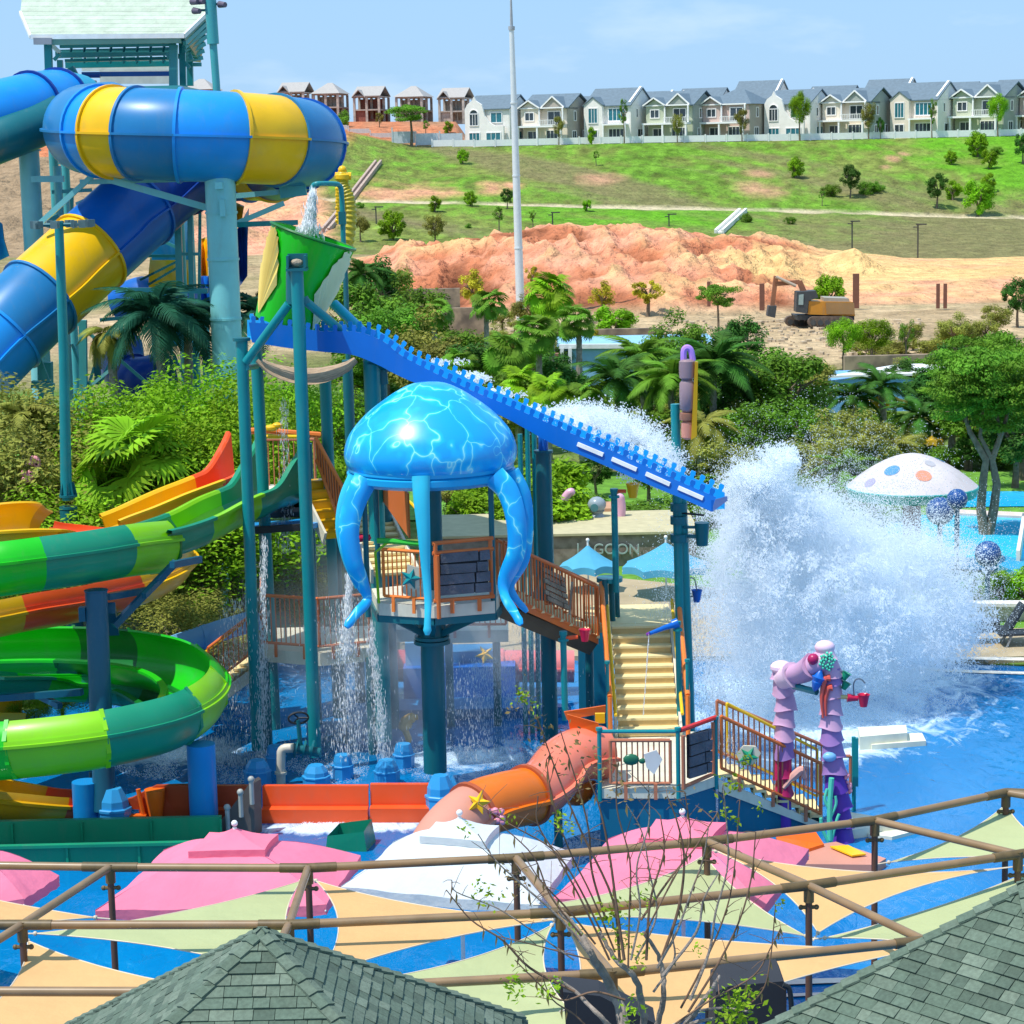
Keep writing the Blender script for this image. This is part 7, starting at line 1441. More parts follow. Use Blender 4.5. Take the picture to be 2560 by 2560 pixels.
# people and small things
def person(px, pyb, Hp, Y, label, shirt, trousers, skin=(.35, .2, .13), hair=(.02, .015, .01), pose=0):
    b = W(px, pyb, Y); s = Hp / FP * Y / 1.7; t = thing('person', label, 'person', b)
    bm_ = bmesh.new(); J = {}
    def jv(n_, x, y, z): J[n_] = bm_.verts.new((x * s, y * s, z * s))
    jv('pel', 0, 0, .92); jv('wai', 0, 0, 1.08); jv('che', 0, -.01, 1.30); jv('nek', 0, 0, 1.45); jv('hd', 0, -.01, 1.56); jv('tp', 0, 0, 1.66)
    for sd in (-1, 1):
        jv(('hip', sd), sd * .10, 0, .88); jv(('kn', sd), sd * .12, -.02 * (1 + pose), .48); jv(('an', sd), sd * .13, .03, .08); jv(('to', sd), sd * .14, -.12, .03)
        jv(('sh', sd), sd * .19, 0, 1.38); jv(('el', sd), sd * .25, .02, 1.10); jv(('wr', sd), sd * .23, -.08 - .1 * pose, .88); jv(('hn', sd), sd * .23, -.11 - .1 * pose, .80)
    E = [('pel', 'wai'), ('wai', 'che'), ('che', 'nek'), ('nek', 'hd'), ('hd', 'tp')] + [e for sd in (-1, 1) for e in (('pel', ('hip', sd)), (('hip', sd), ('kn', sd)), (('kn', sd), ('an', sd)), (('an', sd), ('to', sd)), ('che', ('sh', sd)), (('sh', sd), ('el', sd)), (('el', sd), ('wr', sd)), (('wr', sd), ('hn', sd)))]
    for a, b2 in E: bm_.edges.new((J[a], J[b2]))
    me = bpy.data.meshes.new('body'); order = list(J); bm_.verts.index_update(); bm_.to_mesh(me); bm_.free(); me.materials.append(mat('skin_%s' % label[:6], skin, rough=.6)); o = bpy.data.objects.new('body', me); col.objects.link(o); o.parent = t
    sk = o.modifiers.new('skin', 'SKIN'); R_ = {'pel': .14, 'wai': .12, 'che': .14, 'nek': .055, 'hd': .10, 'tp': .085}; rl = {'hip': .09, 'kn': .06, 'an': .04, 'to': .035, 'sh': .06, 'el': .042, 'wr': .03, 'hn': .03}
    for i, k in enumerate(order): r = (R_.get(k) if isinstance(k, str) else rl[k[0]]) * s; me.skin_vertices[0].data[i].radius = (r, r * .85)
    me.skin_vertices[0].data[0].use_root = True; su = o.modifiers.new('sub', 'SUBSURF'); su.levels = su.render_levels = 1
    mb = MB().lathe([(.15 * s, .88 * s), (.165 * s, 1.1 * s), (.20 * s, 1.34 * s), (.13 * s, 1.43 * s)], (0, 0, 0), 12); mb.tube([(-.18 * s, 0, 1.38 * s), (-.25 * s, .02 * s, 1.14 * s)], .065 * s, 8); mb.tube([(.18 * s, 0, 1.38 * s), (.25 * s, .02 * s, 1.14 * s)], .065 * s, 8); mb.build('shirt', mat('cloth_' + label[:8], shirt, rough=.9), t, local=True)
    mb = MB()
    for sd in (-1, 1): mb.tube([(sd * .09 * s, 0, .93 * s), (sd * .115 * s, -.01 * s, .5 * s)], [.115 * s, .085 * s], 8)
    mb.build('shorts', mat('shorts_' + label[:8], trousers, rough=.9), t, local=True); mb = MB().ball((0, .015 * s, 1.61 * s), .108 * s, 10, (1, 1, .95)); mb.build('hair', mat('hair', hair, rough=.8), t, local=True)
person(522, 1210, 62, 68, 'person in a dark red shirt beside the white pool ladder behind the orange slide', (.42, .02, .05), (.35, .02, .04), hair=(.4, .25, .12))
t = thing('pool_ladder', 'bent white tube handrail left of the person in red', 'handrail', W(482, 1215, 67)); mb = MB().tube([W(482, 1215, 67), W(482, 1160, 67), W(490, 1158, 67), W(508, 1195, 67)], .04, 8); mb.build('rail', WHT, t)
t = thing('yellow_figure', 'small banded yellow bollard figure among the left palms', 'sculpture', W(220, 1190, 66)); mb = MB(); b = W(220, 1190, 66); mb.lathe([(.2, 0), (.24, .2), (.2, .28), (.26, .5), (.2, .56), (.22, .85), (.12, 1.0)], b, 14); mb.build('body', YEL, t)
# yellow ridged sculpture behind the bucket
ys = thing('ridged_sculpture', 'tall curved yellow ridged sculpture rising behind the filling pipe', 'sculpture', V(W(868, 600, 60).x, 60, 0)); pp = catmull([W(862, 640, 60), W(874, 560, 60), W(872, 500, 60), W(858, 460, 60), W(855, 430, 60)], 10); OY = plastic('mustard_plastic', (.50, .38, .02))
mb = MB().tube(pp, [(.19 - .05 * k / len(pp)) * (1.1 if k % 2 else .92) for k in range(len(pp))], 12); mb.build('ridged_neck', OY, ys); p0 = pp[0]; mb = MB().tube([V(p0.x, 60, 0), p0], .07, 12); mb.build('column', TEALD, ys)
mb = MB().ball(W(856, 442, 60), .2, 10, (1.1, 1, .8)); mb.ball(W(856, 425, 60), .12, 10); mb.tube([W(838, 440, 60), W(878, 440, 60)], .1, 8); mb.build('yellow_head', YEL, ys)
mb = MB().tube([W(843, 470, 59.8), W(846, 560, 59.8)], .05, 8); [mb.ball(W(843 + (k % 2) * 2, 472 + k * 8, 59.8), .06, 6) for k in range(11)]; mb.build('beaded_edge', YEL, ys)
# excavator
YE = W(2060, 812, 180).y; ex = thing('excavator', 'muddy orange and yellow tracked excavator with dark cab working at the red mound', 'excavator', V(W(2060, 812, 180).x, 180, 0)); OE = plastic('digger_orange', (.60, .25, .03), dirt=.5); DE = mat('digger_dark', (.05, .055, .06), rough=.6, dirt=.4); RE = mat('digger_rust', (.30, .12, .06), rough=.8, dirt=.3); TRK = mat('track_steel', (.14, .10, .075), rough=.8, var=.4, nscale=5)
def EW(x, y, d=0): return W(x, y, 174.5 + d)
mb = MB().prism([EW(2022, 753, -1.2), EW(2132, 755, -1.2), EW(2138, 790, -1.2), EW(2020, 786, -1.2)], V(0, 2.6, 0)); mb.build('engine_housing', OE, ex, sm=0)
mb = MB().prism([EW(2064, 756, -1.25), EW(2135, 757, -1.25), EW(2137, 786, -1.25), EW(2066, 785, -1.25)], V(0, -.06, 0)); mb.build('side_door', plastic('digger_brown', (.36, .20, .08), dirt=.5), ex, sm=0)
mb = MB().prism([EW(2060, 744, -1), EW(2122, 746, -1), EW(2124, 755, -1), EW(2060, 754, -1)], V(0, 2, 0)); mb.build('top_cover', mat('digger_grey', (.35, .32, .26), rough=.7), ex, sm=0)
mb = MB().prism([EW(1992, 730, -1.3), EW(2040, 727, -1.3), EW(2046, 744, -1.3), EW(2022, 752, -1.3), EW(2018, 784, -1.3), EW(1990, 780, -1.3)], V(0, 1.5, 0)); mb.build('cab', DE, ex, sm=0)
mb = MB().prism([EW(1997, 737, -1.32), EW(2009, 735, -1.32), EW(2008, 762, -1.32), EW(1996, 762, -1.32)], V(0, -.03, 0)); mb.build('cab_window', mat('cab_glass', (.32, .40, .38), rough=.15), ex, sm=0)
mb = MB().prism([EW(1985, 788, -1), EW(2136, 790, -1), EW(2136, 800, -1), EW(1990, 800, -1)], V(0, 2, 0)); mb.build('undercarriage', DE, ex, sm=0)
for x0, x1, d in ((1963, 2060, 1.2), (2020, 2135, -1.6)):
    P = []; y0 = 805 if d < 0 else 803; h = 13
    for k in range(7): g = math.pi / 2 + math.pi * k / 6; P.append((x0 + h + math.cos(g) * h, y0 - math.sin(g) * h))
    for k in range(7): g = -math.pi / 2 + math.pi * k / 6; P.append((x1 - h + math.cos(g) * h, y0 - math.sin(g) * h))
    tk = MB().prism([EW(x, y, d) for x, y in P], V(0, .7, 0)).build('track', TRK, ex, sm=0)
    mb = MB()
    for k in range(6): c = EW(lerp(x0 + h, x1 - h, k / 5), y0 + 2, d - .03); mb.tube([c, c + V(0, -.06, 0)], .22, 10)
    mb.build('track_roller', DE, tk)
mb = MB().bar(EW(2030, 775, -.2), EW(1998, 703, -.2), .35, .42); mb.bar(EW(1999, 705, -.2), EW(1937, 710, -.2), .3, .34); mb.build('boom', RE, ex, sm=0)
mb = MB().bar(EW(1940, 690, -.2), EW(1930, 770, -.2), .3, .34); mb.build('dipper_arm', RE, ex, sm=0); mb = MB().prism([EW(1922, 765, -.7), EW(1942, 765, -.7), EW(1938, 795, -.7), EW(1918, 790, -.7)], V(0, 1.0, 0)); mb.build('bucket', DE, ex, sm=0)
mb = MB().tube([EW(1990, 715, -.5), EW(1940, 692, -.5)], .12, 8); mb.build('hydraulic_ram', mat('ram_steel', (.5, .4, .3), rough=.4), ex)
# site remains: walls and posts around the digger
for i, (x0, x1, y0, y1, Y, lb) in enumerate(((975, 1150, 724, 760, 176, 'dark earth retaining wall behind the fan palms'), (1122, 1218, 770, 806, 168, 'lower stained wall left of the mast foot'), (1440, 1650, 824, 850, 160, 'low stained terrace wall above the blue building'), (2110, 2400, 890, 930, 135, 'brown stained concrete wall before the right palms'))):
    a, b = W(x0, y1, Y), W(x1, y1, Y); t = thing('retaining_wall', lb, 'wall', V((a.x + b.x) / 2, Y, min(a.z, 0))); h = W(x0, y0, Y).z; mb = MB().box(((a.x + b.x) / 2, Y, (h + min(0, a.z)) / 2), (b.x - a.x, .5, h - min(0, a.z))); mb.build('wall', mat('stained_wall', (.20, .15, .11), rough=.95, var=.4, nscale=.8, c2=(.33, .24, .16)), t, sm=0)
for i, (x, y0, y1, w, Y) in enumerate(((2345, 715, 765, 8, 190), (2363, 715, 765, 8, 190), (2140, 690, 765, 15, 192), (1772, 710, 760, 8, 188), (1905, 715, 770, 12, 186))):
    a, b = W(x, y0, Y), W(x, y1, Y); t = thing('site_post', ['left rusty post of the pair right of the digger', 'right rusty post of the pair right of the digger', 'broad dark bundle standing behind the digger', 'thin dark post above the left site trees', 'dark post behind the digger arm'][i], 'post', V(b.x, b.y, b.z)); mb = MB().box((a + b) / 2, (w / FP * Y, .3, a.z - b.z + .4)); mb.build('shaft', mat('rusty_post', (.20, .08, .05), rough=.8), t, sm=0)
rk = random.Random(8); mb = MB()
for k in range(420):
    x = rk.uniform(1080, 2200) if k % 2 else rk.uniform(1850, 2300); y = rk.uniform(800, 850) if k % 2 else rk.uniform(800, 900); p = G(x, y, .05); r = rk.uniform(.08, .3); mb.box(p, (r * rk.uniform(1, 2.2), r * 1.4, r), rz=rk.random() * 3)
tag(mb.build('rubble', mat('pale_rubble', (.56, .44, .30), rough=.9, var=.4, nscale=2), sm=0), 'pale rubble scattered round the digger and below the mound', 'rubble', kind='stuff')
# loungers and wall at the right edge
t = backbox('planter_wall', 'cream planter wall behind the dark loungers', 'wall', 2385, 2700, 1512, 1610, 64.5, .4, mat('cream_wall', (.62, .52, .38), rough=.8, dirt=.15)); mb = MB().bar(W(2380, 1509, 64.4), W(2700, 1509, 64.4), .5, .1); mb.build('white_coping', PALE, t, sm=0)
def lounger(px, py, Y, lb, s=1):
    b = G(px, py, .16); t = thing('lounger', lb, 'lounger', b, 0, 'dark loungers by the pool'); L2 = mat('dark_textile', (.018, .028, .04), rough=.8); k = s
    mb = MB().prism([b + V(x * k, 0, z) for x, z in ((-1.0, .32), (.2, .34), (.2, .40), (-1.0, .38))], V(0, .65, 0)); mb.build('seat', L2, t, sm=0)
    mb = MB().prism([b + V(x * k, 0, z) for x, z in ((.2, .34), (.62, 1.05), (.55, 1.08), (.13, .40))], V(0, .65, 0)); mb.build('backrest', L2, t, sm=0)
    for dx in (-.8, .1):
        for dy in (.05, .6): mb = MB().bar(b + V(dx * k, dy, 0), b + V((dx + .15) * k, dy, .36), .04, .05); mb.build('leg', mat('grey_frame', (.25, .26, .27), rough=.4), t, sm=0)
lounger(2510, 1610, 62, 'dark raised-back lounger by the cream wall'); lounger(2590, 1618, 62, 'second dark lounger cut by the picture edge'); 
t = backbox('side_table', 'small black side table box left of the loungers', 'table', 2450, 2500, 1552, 1590, 63.5, .5, BLK); 
t = thing('parasol_pole', 'thin dark parasol pole before the cream wall', 'pole', G(2440, 1600, .1)); mb = MB(); b = G(2440, 1600, .16); mb.tube([b, W(2438, 1515, b.y)], .025, 6); mb.build('pole', DARK, t)
# ------------------------------------------------------------------ planting between the park and the hill
def TB_(px, pyb, Y=None): return G(px, pyb, 0.0) if Y is None else V(W(px, pyb, Y).x, Y, 0)
def trees_at(lst):
    for k, px, pyt, Y, lb, *r in lst:
        b = V(W(px, pyt, Y).x, Y, 0.0); 
        if Y > 185: b.z = ground_z(px, Y)
        H = W(px, pyt, Y).z - b.z
        tree(k, b, H, lb, wide=r[0] if r else 1.0)
def palms_at(lst):
    for kind, leaf, px, pyt, Y, fs, lb, *r in lst:
        fs *= .52 if kind == 'fan' else .64
        z = W(px, pyt, Y).z; h = max(.5, z - (.55 if kind == 'fan' else .75) * fs)
        palm(kind, leaf, V(W(px, pyt, Y).x, Y, 0), h, lb, n=r[0] if r else 20, fs=fs, lift=r[1] if len(r) > 1 else 0)
trees_at([('lushf', 400, 925, 64, 'bright green bushy tree beside the left teal post', 1.15), ('lushf', 500, 895, 66, 'bright lime tree in front of the massive teal column', 1.1), ('lushf', 560, 965, 63, 'lower bright green tree touching the orange slide top', 1.1), ('lushf', 440, 1010, 62, 'round bright green tree above the open chute', 1.2),
  ('olivef', 50, 985, 62, 'olive green tree at the left edge under the cyan tube', 1.25), ('olivef', 10, 960, 66, 'dull green tree behind the left edge shrubs', 1.1), ('dark', 225, 1150, 64, 'dark leafy tree behind the floodlight pole'), ('olivef', 110, 1110, 61, 'pale olive shrub tree with pink blossoms', 1.1),
  ('lushf', 60, 1225, 59, 'wide green shrub behind the yellow covered slide', 1.6), ('olivef', 210, 1235, 59, 'olive shrub behind the floodlight pole foot', 1.5), ('olivef', 330, 1215, 60, 'grey green shrub under the fan palm', 1.5), ('lushf', 470, 1160, 61, 'shaded shrub behind the yellow chute', 1.8), ('lushf', 140, 1180, 63, 'green shrub left of the floodlight pole', 1.7),
  ('olivef', 500, 1410, 60, 'shaded olive tree behind the green chute', 1.0), ('olivef', 470, 1490, 56.5, 'low sandy shrub behind the yellow bend', 1.8), ('olivef', 740, 1370, 62, 'grey green tree seen through the posts', 1.0), ('lushf', 150, 1700, 54, 'green shrub seen inside the spiral', 1.5), ('lushf', 60, 1740, 53, 'small shrub inside the spiral near the edge', 1.2),
  ('lushf', 670, 915, 70, 'light green tree seen below the sandy net', 1.0), ('mid' if 0 else 'broad', 760, 990, 72, 'green tree seen between the centre posts', 1.0), ('lushf', 860, 960, 75, 'bright tree behind the right centre posts', .9),
  ('round', 1180, 1205, 81, 'round bush seen between the jellyfish tentacles', 1.3), ('dark', 1235, 1180, 84, 'dark tree seen right of the middle tentacle', 1.2), ('olive', 1120, 1190, 84, 'olive tree seen left of the middle tentacle', 1.2), ('broad', 1290, 1150, 86, 'green tree just behind the right tentacles', 1.2), ('broad', 1620, 1120, 88, 'green tree under the channel by the twin post', 1.2), ('dark', 1490, 1140, 90, 'dark tree behind the hedge and helmet', 1.2), ('round', 1365, 1140, 80, 'round bright shrub right of the jellyfish dome', 1.3), ('round', 1340, 1190, 78, 'leafy bright bush behind the dark channel post', 1.5), ('shrub', 1440, 1225, 82, 'flower bed hedge left of the helmet', 1.8), ('shrub', 1500, 1215, 83, 'hedge directly behind the diver helmet', 1.8), ('shrub', 1570, 1230, 82, 'hedge behind the yellow tipping bucket', 1.8), ('shrub', 1640, 1235, 82, 'hedge left of the twin teal post', 1.8), ('shrub', 1710, 1240, 82, 'hedge in the spray right of the twin post', 1.8),
  ('dark', 925, 640, 150, 'dark conical tree beside the seashell bucket', .8), ('olive', 985, 665, 160, 'olive tree at the left foot of the red mound', .9), ('broad', 1030, 700, 140, 'mid green tree left of the fan palms', 1.1), ('broad', 960, 760, 125, 'bushy green tree above the toothed channel', 1.2), ('broad', 880, 700, 130, 'tree directly right of the green bucket', 1.1), ('olive', 1040, 790, 115, 'olive bush above the channel bend', 1.2), ('yellow', 1180, 660, 190, 'yellow green tree before the red mound left of the mast', 1.0), ('yellow', 1330, 650, 200, 'thin yellow tree beside the mast', .8), ('olive', 1330, 720, 170, 'scrubby olive bush at the mast foot', 1.2), ('yellow', 1507, 690, 185, 'yellow green tree before the middle of the mound', 1.1), ('yellow', 1618, 680, 190, 'rounder yellow green tree before the mound', 1.2), ('round', 1535, 760, 165, 'low dark bush under the yellow tree', 1.4), ('yellow', 1490, 815, 150, 'small yellow shrub above the blue building', 1),
  ('broad', 1140, 820, 120, 'green tree between the first fan palms', 1.2), ('dark', 1190, 870, 110, 'dark tree above the jellyfish dome', 1.3), ('broad', 1300, 860, 112, 'mid green tree behind the middle fan palm', 1.2), ('olive', 1085, 850, 112, 'olive tree above the channel slope', 1.2), ('dark', 1390, 900, 108, 'dark foliage left of the blue building', 1.2), ('broad', 1250, 930, 100, 'leafy tree just above the channel', 1.3), ('olive', 1330, 960, 98, 'olive shrub tree above the channel middle', 1.3),
  ('layered', 1795, 705, 165, 'spreading dark tree left of the excavator', .85), ('dark', 1850, 790, 130, 'dark dense tree below the excavator arm', 1.1), ('round', 2073, 680, 192, 'bright round bush behind the excavator', 1.1), ('broad', 1690, 790, 125, 'tall green tree behind the mauve totem', 1.2), ('broad', 1650, 850, 115, 'green tree left of the mauve totem', 1.1), ('dark', 1740, 880, 108, 'dark tree right of the mauve totem', 1.2), ('bright', 2110, 795, 140, 'small bright tree right below the digger', .9), ('bright', 2180, 790, 142, 'rounder bright tree below the digger', 1.1), ('thin', 2268, 800, 142, 'thin green sapling right of the digger', .9), ('dark', 2545, 700, 170, 'dark shrub at the right edge by the flat earth', 1.0),
  ('broad', 1905, 860, 105, 'leafy tree above the splash', 1.3), ('broad', 1975, 880, 100, 'tall green tree with thin dark trunk behind the splash', 1.2), ('dark', 1830, 960, 100, 'dark tree behind the splash top', 1.3), ('broad', 1880, 1000, 92, 'green tree directly above the splash crest', 1.3), ('olive', 2040, 900, 110, 'olive tree left of the blue wall', 1.1), ('broad', 2020, 1010, 95, 'mid green tree behind the splash shoulder', 1.2), ('olive', 2120, 1020, 93, 'yellowish tree between splash and mushroom', 1.3), ('olive', 2190, 1050, 90, 'olive tree above the mushroom left side', 1.3), ('olive', 2080, 1110, 86, 'olive bush behind the mushroom rim', 1.3), ('olive', 2270, 1080, 95, 'pale olive tree above the mushroom top', 1.3),
  ('dark', 2300, 960, 108, 'dark tree before the blue wall', 1.2), ('broad', 2350, 900, 112, 'tree at the right end of the blue wall', 1.2), ('layered', 2450, 830, 100, 'broad green tree behind the forked tree', .8), ('layered', 2540, 820, 105, 'green crown at the right edge', .85), ('broad', 2560, 900, 92, 'dense tree cut by the right edge', 1.0), ('dark', 2540, 1000, 90, 'dark tree at the right edge above the cyan pool', 1.3), ('broad', 2420, 960, 96, 'leafy mid tree right of the yellow parasol', 1.2), ('olive', 2400, 790, 150, 'olive scrub beyond the right trees', 1.4), ('olive', 2490, 760, 160, 'scrubby tree on the flat earth at the right', 1.4), ('olive', 2330, 1060, 100, 'olive tree behind the small yellow parasol', 1.2), ('shrub', 2130, 1150, 82, 'low green shrub left of the mushroom', 1.8), ('shrub', 1850, 1150, 84, 'green shrub behind the splash crest', 1.8), ('shrub', 1920, 1170, 84, 'second shrub behind the splash crest', 1.8),
  ('round', 2500, 1420, 67, 'leafy planter bush above the loungers', 1.3), ('round', 2440, 1440, 67.5, 'planter bush half lost in the spray', 1.2), ('round', 2565, 1415, 66.5, 'planter bush at the picture edge', 1.3)])
USED = set()
LMK = [(0, 'by the bucket'), (950, 'above the channel bend'), (1030, 'above the upper channel'), (1110, 'above the dome'), (1190, 'left of the mast'), (1270, 'at the mast'), (1350, 'just right of the mast'), (1430, 'by the blue building corner'), (1520, 'before the blue building'), (1600, 'left of the totem'), (1680, 'behind the totem'), (1760, 'right of the totem'), (1840, 'above the splash crest'), (1920, 'above the splash'), (2000, 'over the splash shoulder'), (2090, 'left of the mushroom'), (2180, 'over the mushroom'), (2270, 'right over the mushroom'), (2360, 'by the forked tree'), (2450, 'right of the forked tree'), (2520, 'at the picture edge')]
ROWS = {172: 'farthest strip under the mound', 150: 'far strip by the site', 128: 'strip behind fan palms', 112: 'strip among fan palms', 120: 'strip behind feather palms', 108: 'strip among feather palms', 97: 'strip before feather palms', 88: 'nearest strip by the lawn'}
for Y_, n_, x0, x1, s in ((172, 16, 880, 1400, 21), (150, 22, 860, 1460, 22), (128, 22, 860, 1400, 23), (112, 18, 1000, 1420, 24), (120, 26, 1560, 2560, 25), (108, 24, 1560, 2560, 26), (97, 22, 1640, 2560, 27), (88, 16, 1780, 2150, 28), (150, 12, 2150, 2560, 29)):
    rg = random.Random(s)
    for i in range(n_):
        px = x0 + (x1 - x0) * (i + rg.uniform(.1, .9)) / n_; k = rg.choice(['shrub', 'shrubo', 'broad', 'olive', 'dark']) if Y_ < 145 else rg.choice(['shrub', 'shrubo', 'olive'])
        H = rg.uniform(1.6, 3.2) if not k.startswith('shrub') else rg.uniform(1.0, 1.8)
        if Y_ > 160: H *= .8
        b = V(W(px, 900, Y_).x, Y_ + rg.uniform(-3, 3), 0); sz = 'taller' if H > (2.4 if not k.startswith('shrub') else 1.4) * (.8 if Y_ > 160 else 1) else 'low'
        lb = f"{sz} { {'shrub': 'green', 'shrubo': 'olive', 'broad': 'green', 'olive': 'olive', 'dark': 'dark green'}[k]} {'shrub' if k.startswith('shrub') else 'tree'} in the {ROWS[Y_]}, {[l for a, l in LMK if px >= a][-1]}"
        if lb in USED: lb += ' farther right'
        if lb in USED: continue
        USED.add(lb); tree(k, b, H, lb, 'mixed planting between pool and building site', wide=1.35)
palms_at([('fan', 'bright', 330, 1105, 60, 2.6, 'large pale fan palm behind the orange chute', 20), ('feather', 'teal', 385, 720, 68, 1.35, 'dark blue green feather palm before the tower trusses', 22), ('feather', 'teal', 470, 740, 70, 1.2, 'second dark feather palm beside the massive column', 20), ('feather', 'teal', 640, 730, 74, 1.1, 'dark feather palm behind the left teal post', 18), ('feather', 'olive', 265, 780, 69, .8, 'tall palm with dry drooping fronds left of the dark palms', 14, -.5), ('feather', 'olive', 60, 985, 63, 1.0, 'feathery palm at the left edge', 16),
  ('feather', 'dark', 905, 650, 140, 1.3, 'dark feather palm right of the bucket', 16), ('fan', 'mid', 1220, 735, 128, 1.6, 'dark fan palm left of the mast', 18), ('fan', 'mid', 1090, 755, 122, 1.5, 'small fan palm above the channel', 18), ('fan', 'bright', 1372, 705, 112, 2.0, 'tall fan palm just right of the mast', 22), ('fan', 'mid', 1440, 775, 108, 1.5, 'fan palm with bare trunk before the blue building', 18), ('fan', 'mid', 1340, 800, 106, 1.7, 'fan palm at the foot of the mast', 20), ('fan', 'mid', 1265, 850, 104, 1.8, 'fan palm above the jellyfish dome', 20), ('fan', 'bright', 1300, 935, 98, 1.7, 'bright fan palm left of the red post', 20), ('fan', 'bright', 1370, 950, 96, 1.6, 'bright fan palm below the blue building', 20), ('fan', 'mid', 1150, 880, 108, 1.3, 'small fan palm over the channel slope', 16), ('fan', 'mid', 1460, 960, 96, 1.5, 'fan palm in front of the blue building', 18),
  ('feather', 'mid', 1600, 850, 102, 1.5, 'feather palm before the right end of the blue building', 20), ('feather', 'dark', 1540, 900, 98, 1.4, 'dark feather palm before the blue building', 20), ('feather', 'mid', 1680, 900, 96, 1.5, 'feather palm left behind the mauve totem', 20), ('feather', 'dark', 1790, 860, 98, 1.7, 'big dark feather palm right of the mauve totem', 22), ('feather', 'olive', 1755, 1020, 90, 1.3, 'olive palm with thick trunk right of the teal twin post', 20), ('feather', 'dark', 2200, 925, 104, 1.2, 'feather palm in front of the blue wall', 18), ('feather', 'dark', 2130, 960, 103, 1.1, 'left feather palm before the blue wall', 18), ('feather', 'mid', 2110, 1130, 84, 1.0, 'short feather palm left of the mushroom', 16), ('feather', 'dark', 2300, 1000, 99, 1.2, 'dark palm over the yellow parasol', 18), ('fan', 'mid', 2380, 1020, 98, 1.2, 'fan palm near the right yellow parasol', 16), ('feather', 'olive', 2240, 1080, 92, 1.0, 'olive feather palm above the mushroom', 16)])
# forked tree by the cyan pool
b = G(2462, 1345, 0); ft_ = thing('tree', 'large forked tree with two leaning grey trunks beside the cyan pool', 'tree', b, 0, 'trees and shrubs round the park'); mb = MB(); Yt = b.y
for q, r in (([(2462, 1345), (2452, 1270), (2458, 1200), (2465, 1150), (2425, 1080), (2400, 1000)], [.20, .17, .15, .13, .09, .04]), ([(2470, 1345), (2485, 1270), (2492, 1210), (2480, 1150), (2505, 1080), (2530, 1000)], [.20, .17, .15, .12, .09, .04]), ([(2480, 1150), (2450, 1090), (2460, 1000)], [.1, .07, .03]), ([(2500, 1090), (2490, 1020), (2475, 950)], [.08, .05, .03])):
    mb.tube([W(x, y, Yt) for x, y in q], r, 8)
mb.build('trunk', BARK, ft_)
for i, (x, y, s) in enumerate(((2400, 970, .7), (2460, 920, .85), (2530, 950, .85), (2430, 1020, .6), (2515, 1030, .75), (2480, 980, .7))):
    p = W(x, y, Yt) - b; place(TREE[('layered', 1 + i % 3)][0], 'crown', parent=ft_, loc=p, rot=(0, 0, i), sc=(s, s, s))
# blossoms
for i, (x, y) in enumerate(((84, 1152), (70, 1192))):
    mb = MB(); rg = random.Random(i); [mb.ball(W(x + rg.uniform(-12, 12), y + rg.uniform(-10, 10), 59.5), .09, 6) for k in range(10)]; tag(mb.build('blossom_cluster', plastic('hot_pink_petal', (.85, .08, .20) if i else (.75, .30, .35))), ['pale pink blossom cluster in the left shrubs', 'hot pink blossom cluster in the left shrubs'][i], 'flowers')
# ------------------------------------------------------------------ square cantilever parasols with a raised vent
PINK = mat('pink_canvas', (.95, .25, .36), rough=.85, spec=.15, var=.07, nscale=1.2, transl=.22, bump=.10, bscale=2.2); WCAN = mat('white_canvas', (.70, .74, .74), rough=.85, spec=.15, var=.06, nscale=1.2, transl=.2, bump=.12, bscale=2.2)
def square_parasol(lab, corners, apex_px, Yc, m_, zc=2.35, rise=.62, vent=(.34, .24)):
    cs = [G(x, y, zc) for x, y in corners]; c = sum(cs, V(0, 0, 0)) / 4; ap = V(c.x, c.y, zc + rise)
    t = thing('parasol', lab, 'parasol', V(c.x, c.y, 0), 0, 'square parasols behind the shade sails')
    for k in range(4):
        A_, B_ = cs[k], cs[(k + 1) % 4]; rows = []
        for i in range(9):
            f = lerp(.14, 1, i / 8); row = []
            for j in range(13):
                g = j / 12; e = A_.lerp(B_, g) ; inn = .02 * math.sin(math.pi * g); e = e.lerp(V(c.x, c.y, zc), inn); p = ap.lerp(e, f)
                p.z -= -.13 * math.sin(math.pi * f) + .03 * math.sin(math.pi * g) * f * f - .012 * math.sin(g * 21 + f * 5) * f; row.append(p)
            rows.append(row)
        q = MB().grid(rows); q.build('canopy_panel', m_, t)
        q = MB().grid([rows[-1], [p + V(0, 0, -.17 + .012 * math.sin(j * 2.1)) for j, p in enumerate(rows[-1])]]); q.build('valance', m_, t)
        q = MB().tube([ap - V(0, 0, .26), ap.lerp(A_, .5) - V(0, 0, .30), A_ - V(0, 0, .10)], .018, 6); q.build('rib', WHT, t)
    vs = [ap + (p - V(ap.x, ap.y, p.z)) * vent[0] * 1.0 for p in cs]; vz = ap.z + .02
    for k in range(4):
        A_, B_ = V(vs[k].x, vs[k].y, vz), V(vs[(k + 1) % 4].x, vs[(k + 1) % 4].y, vz); top_ = V(ap.x, ap.y, vz + vent[1]); rows = []
        for i in range(6):
            row = []
            for j in range(7): g = j / 6; p = top_.lerp(A_.lerp(B_, g), i / 5); p.z -= .04 * math.sin(math.pi * i / 5) ; p = p.lerp(V(ap.x, ap.y, p.z), .05 * math.sin(math.pi * g)); row.append(p)
            rows.append(row)
        q = MB().grid(rows); q.build('vent_panel', m_, t); q = MB().grid([rows[-1], [p - V(0, 0, .12) for p in rows[-1]]]); q.build('vent_valance', m_, t)
    q = MB().tube([V(c.x, c.y, 0), top_], .035, 10); q.build('pole', WHT, t); q = MB().ball(top_ + V(0, 0, .07), .055, 10); q.build('finial', WHT, t)
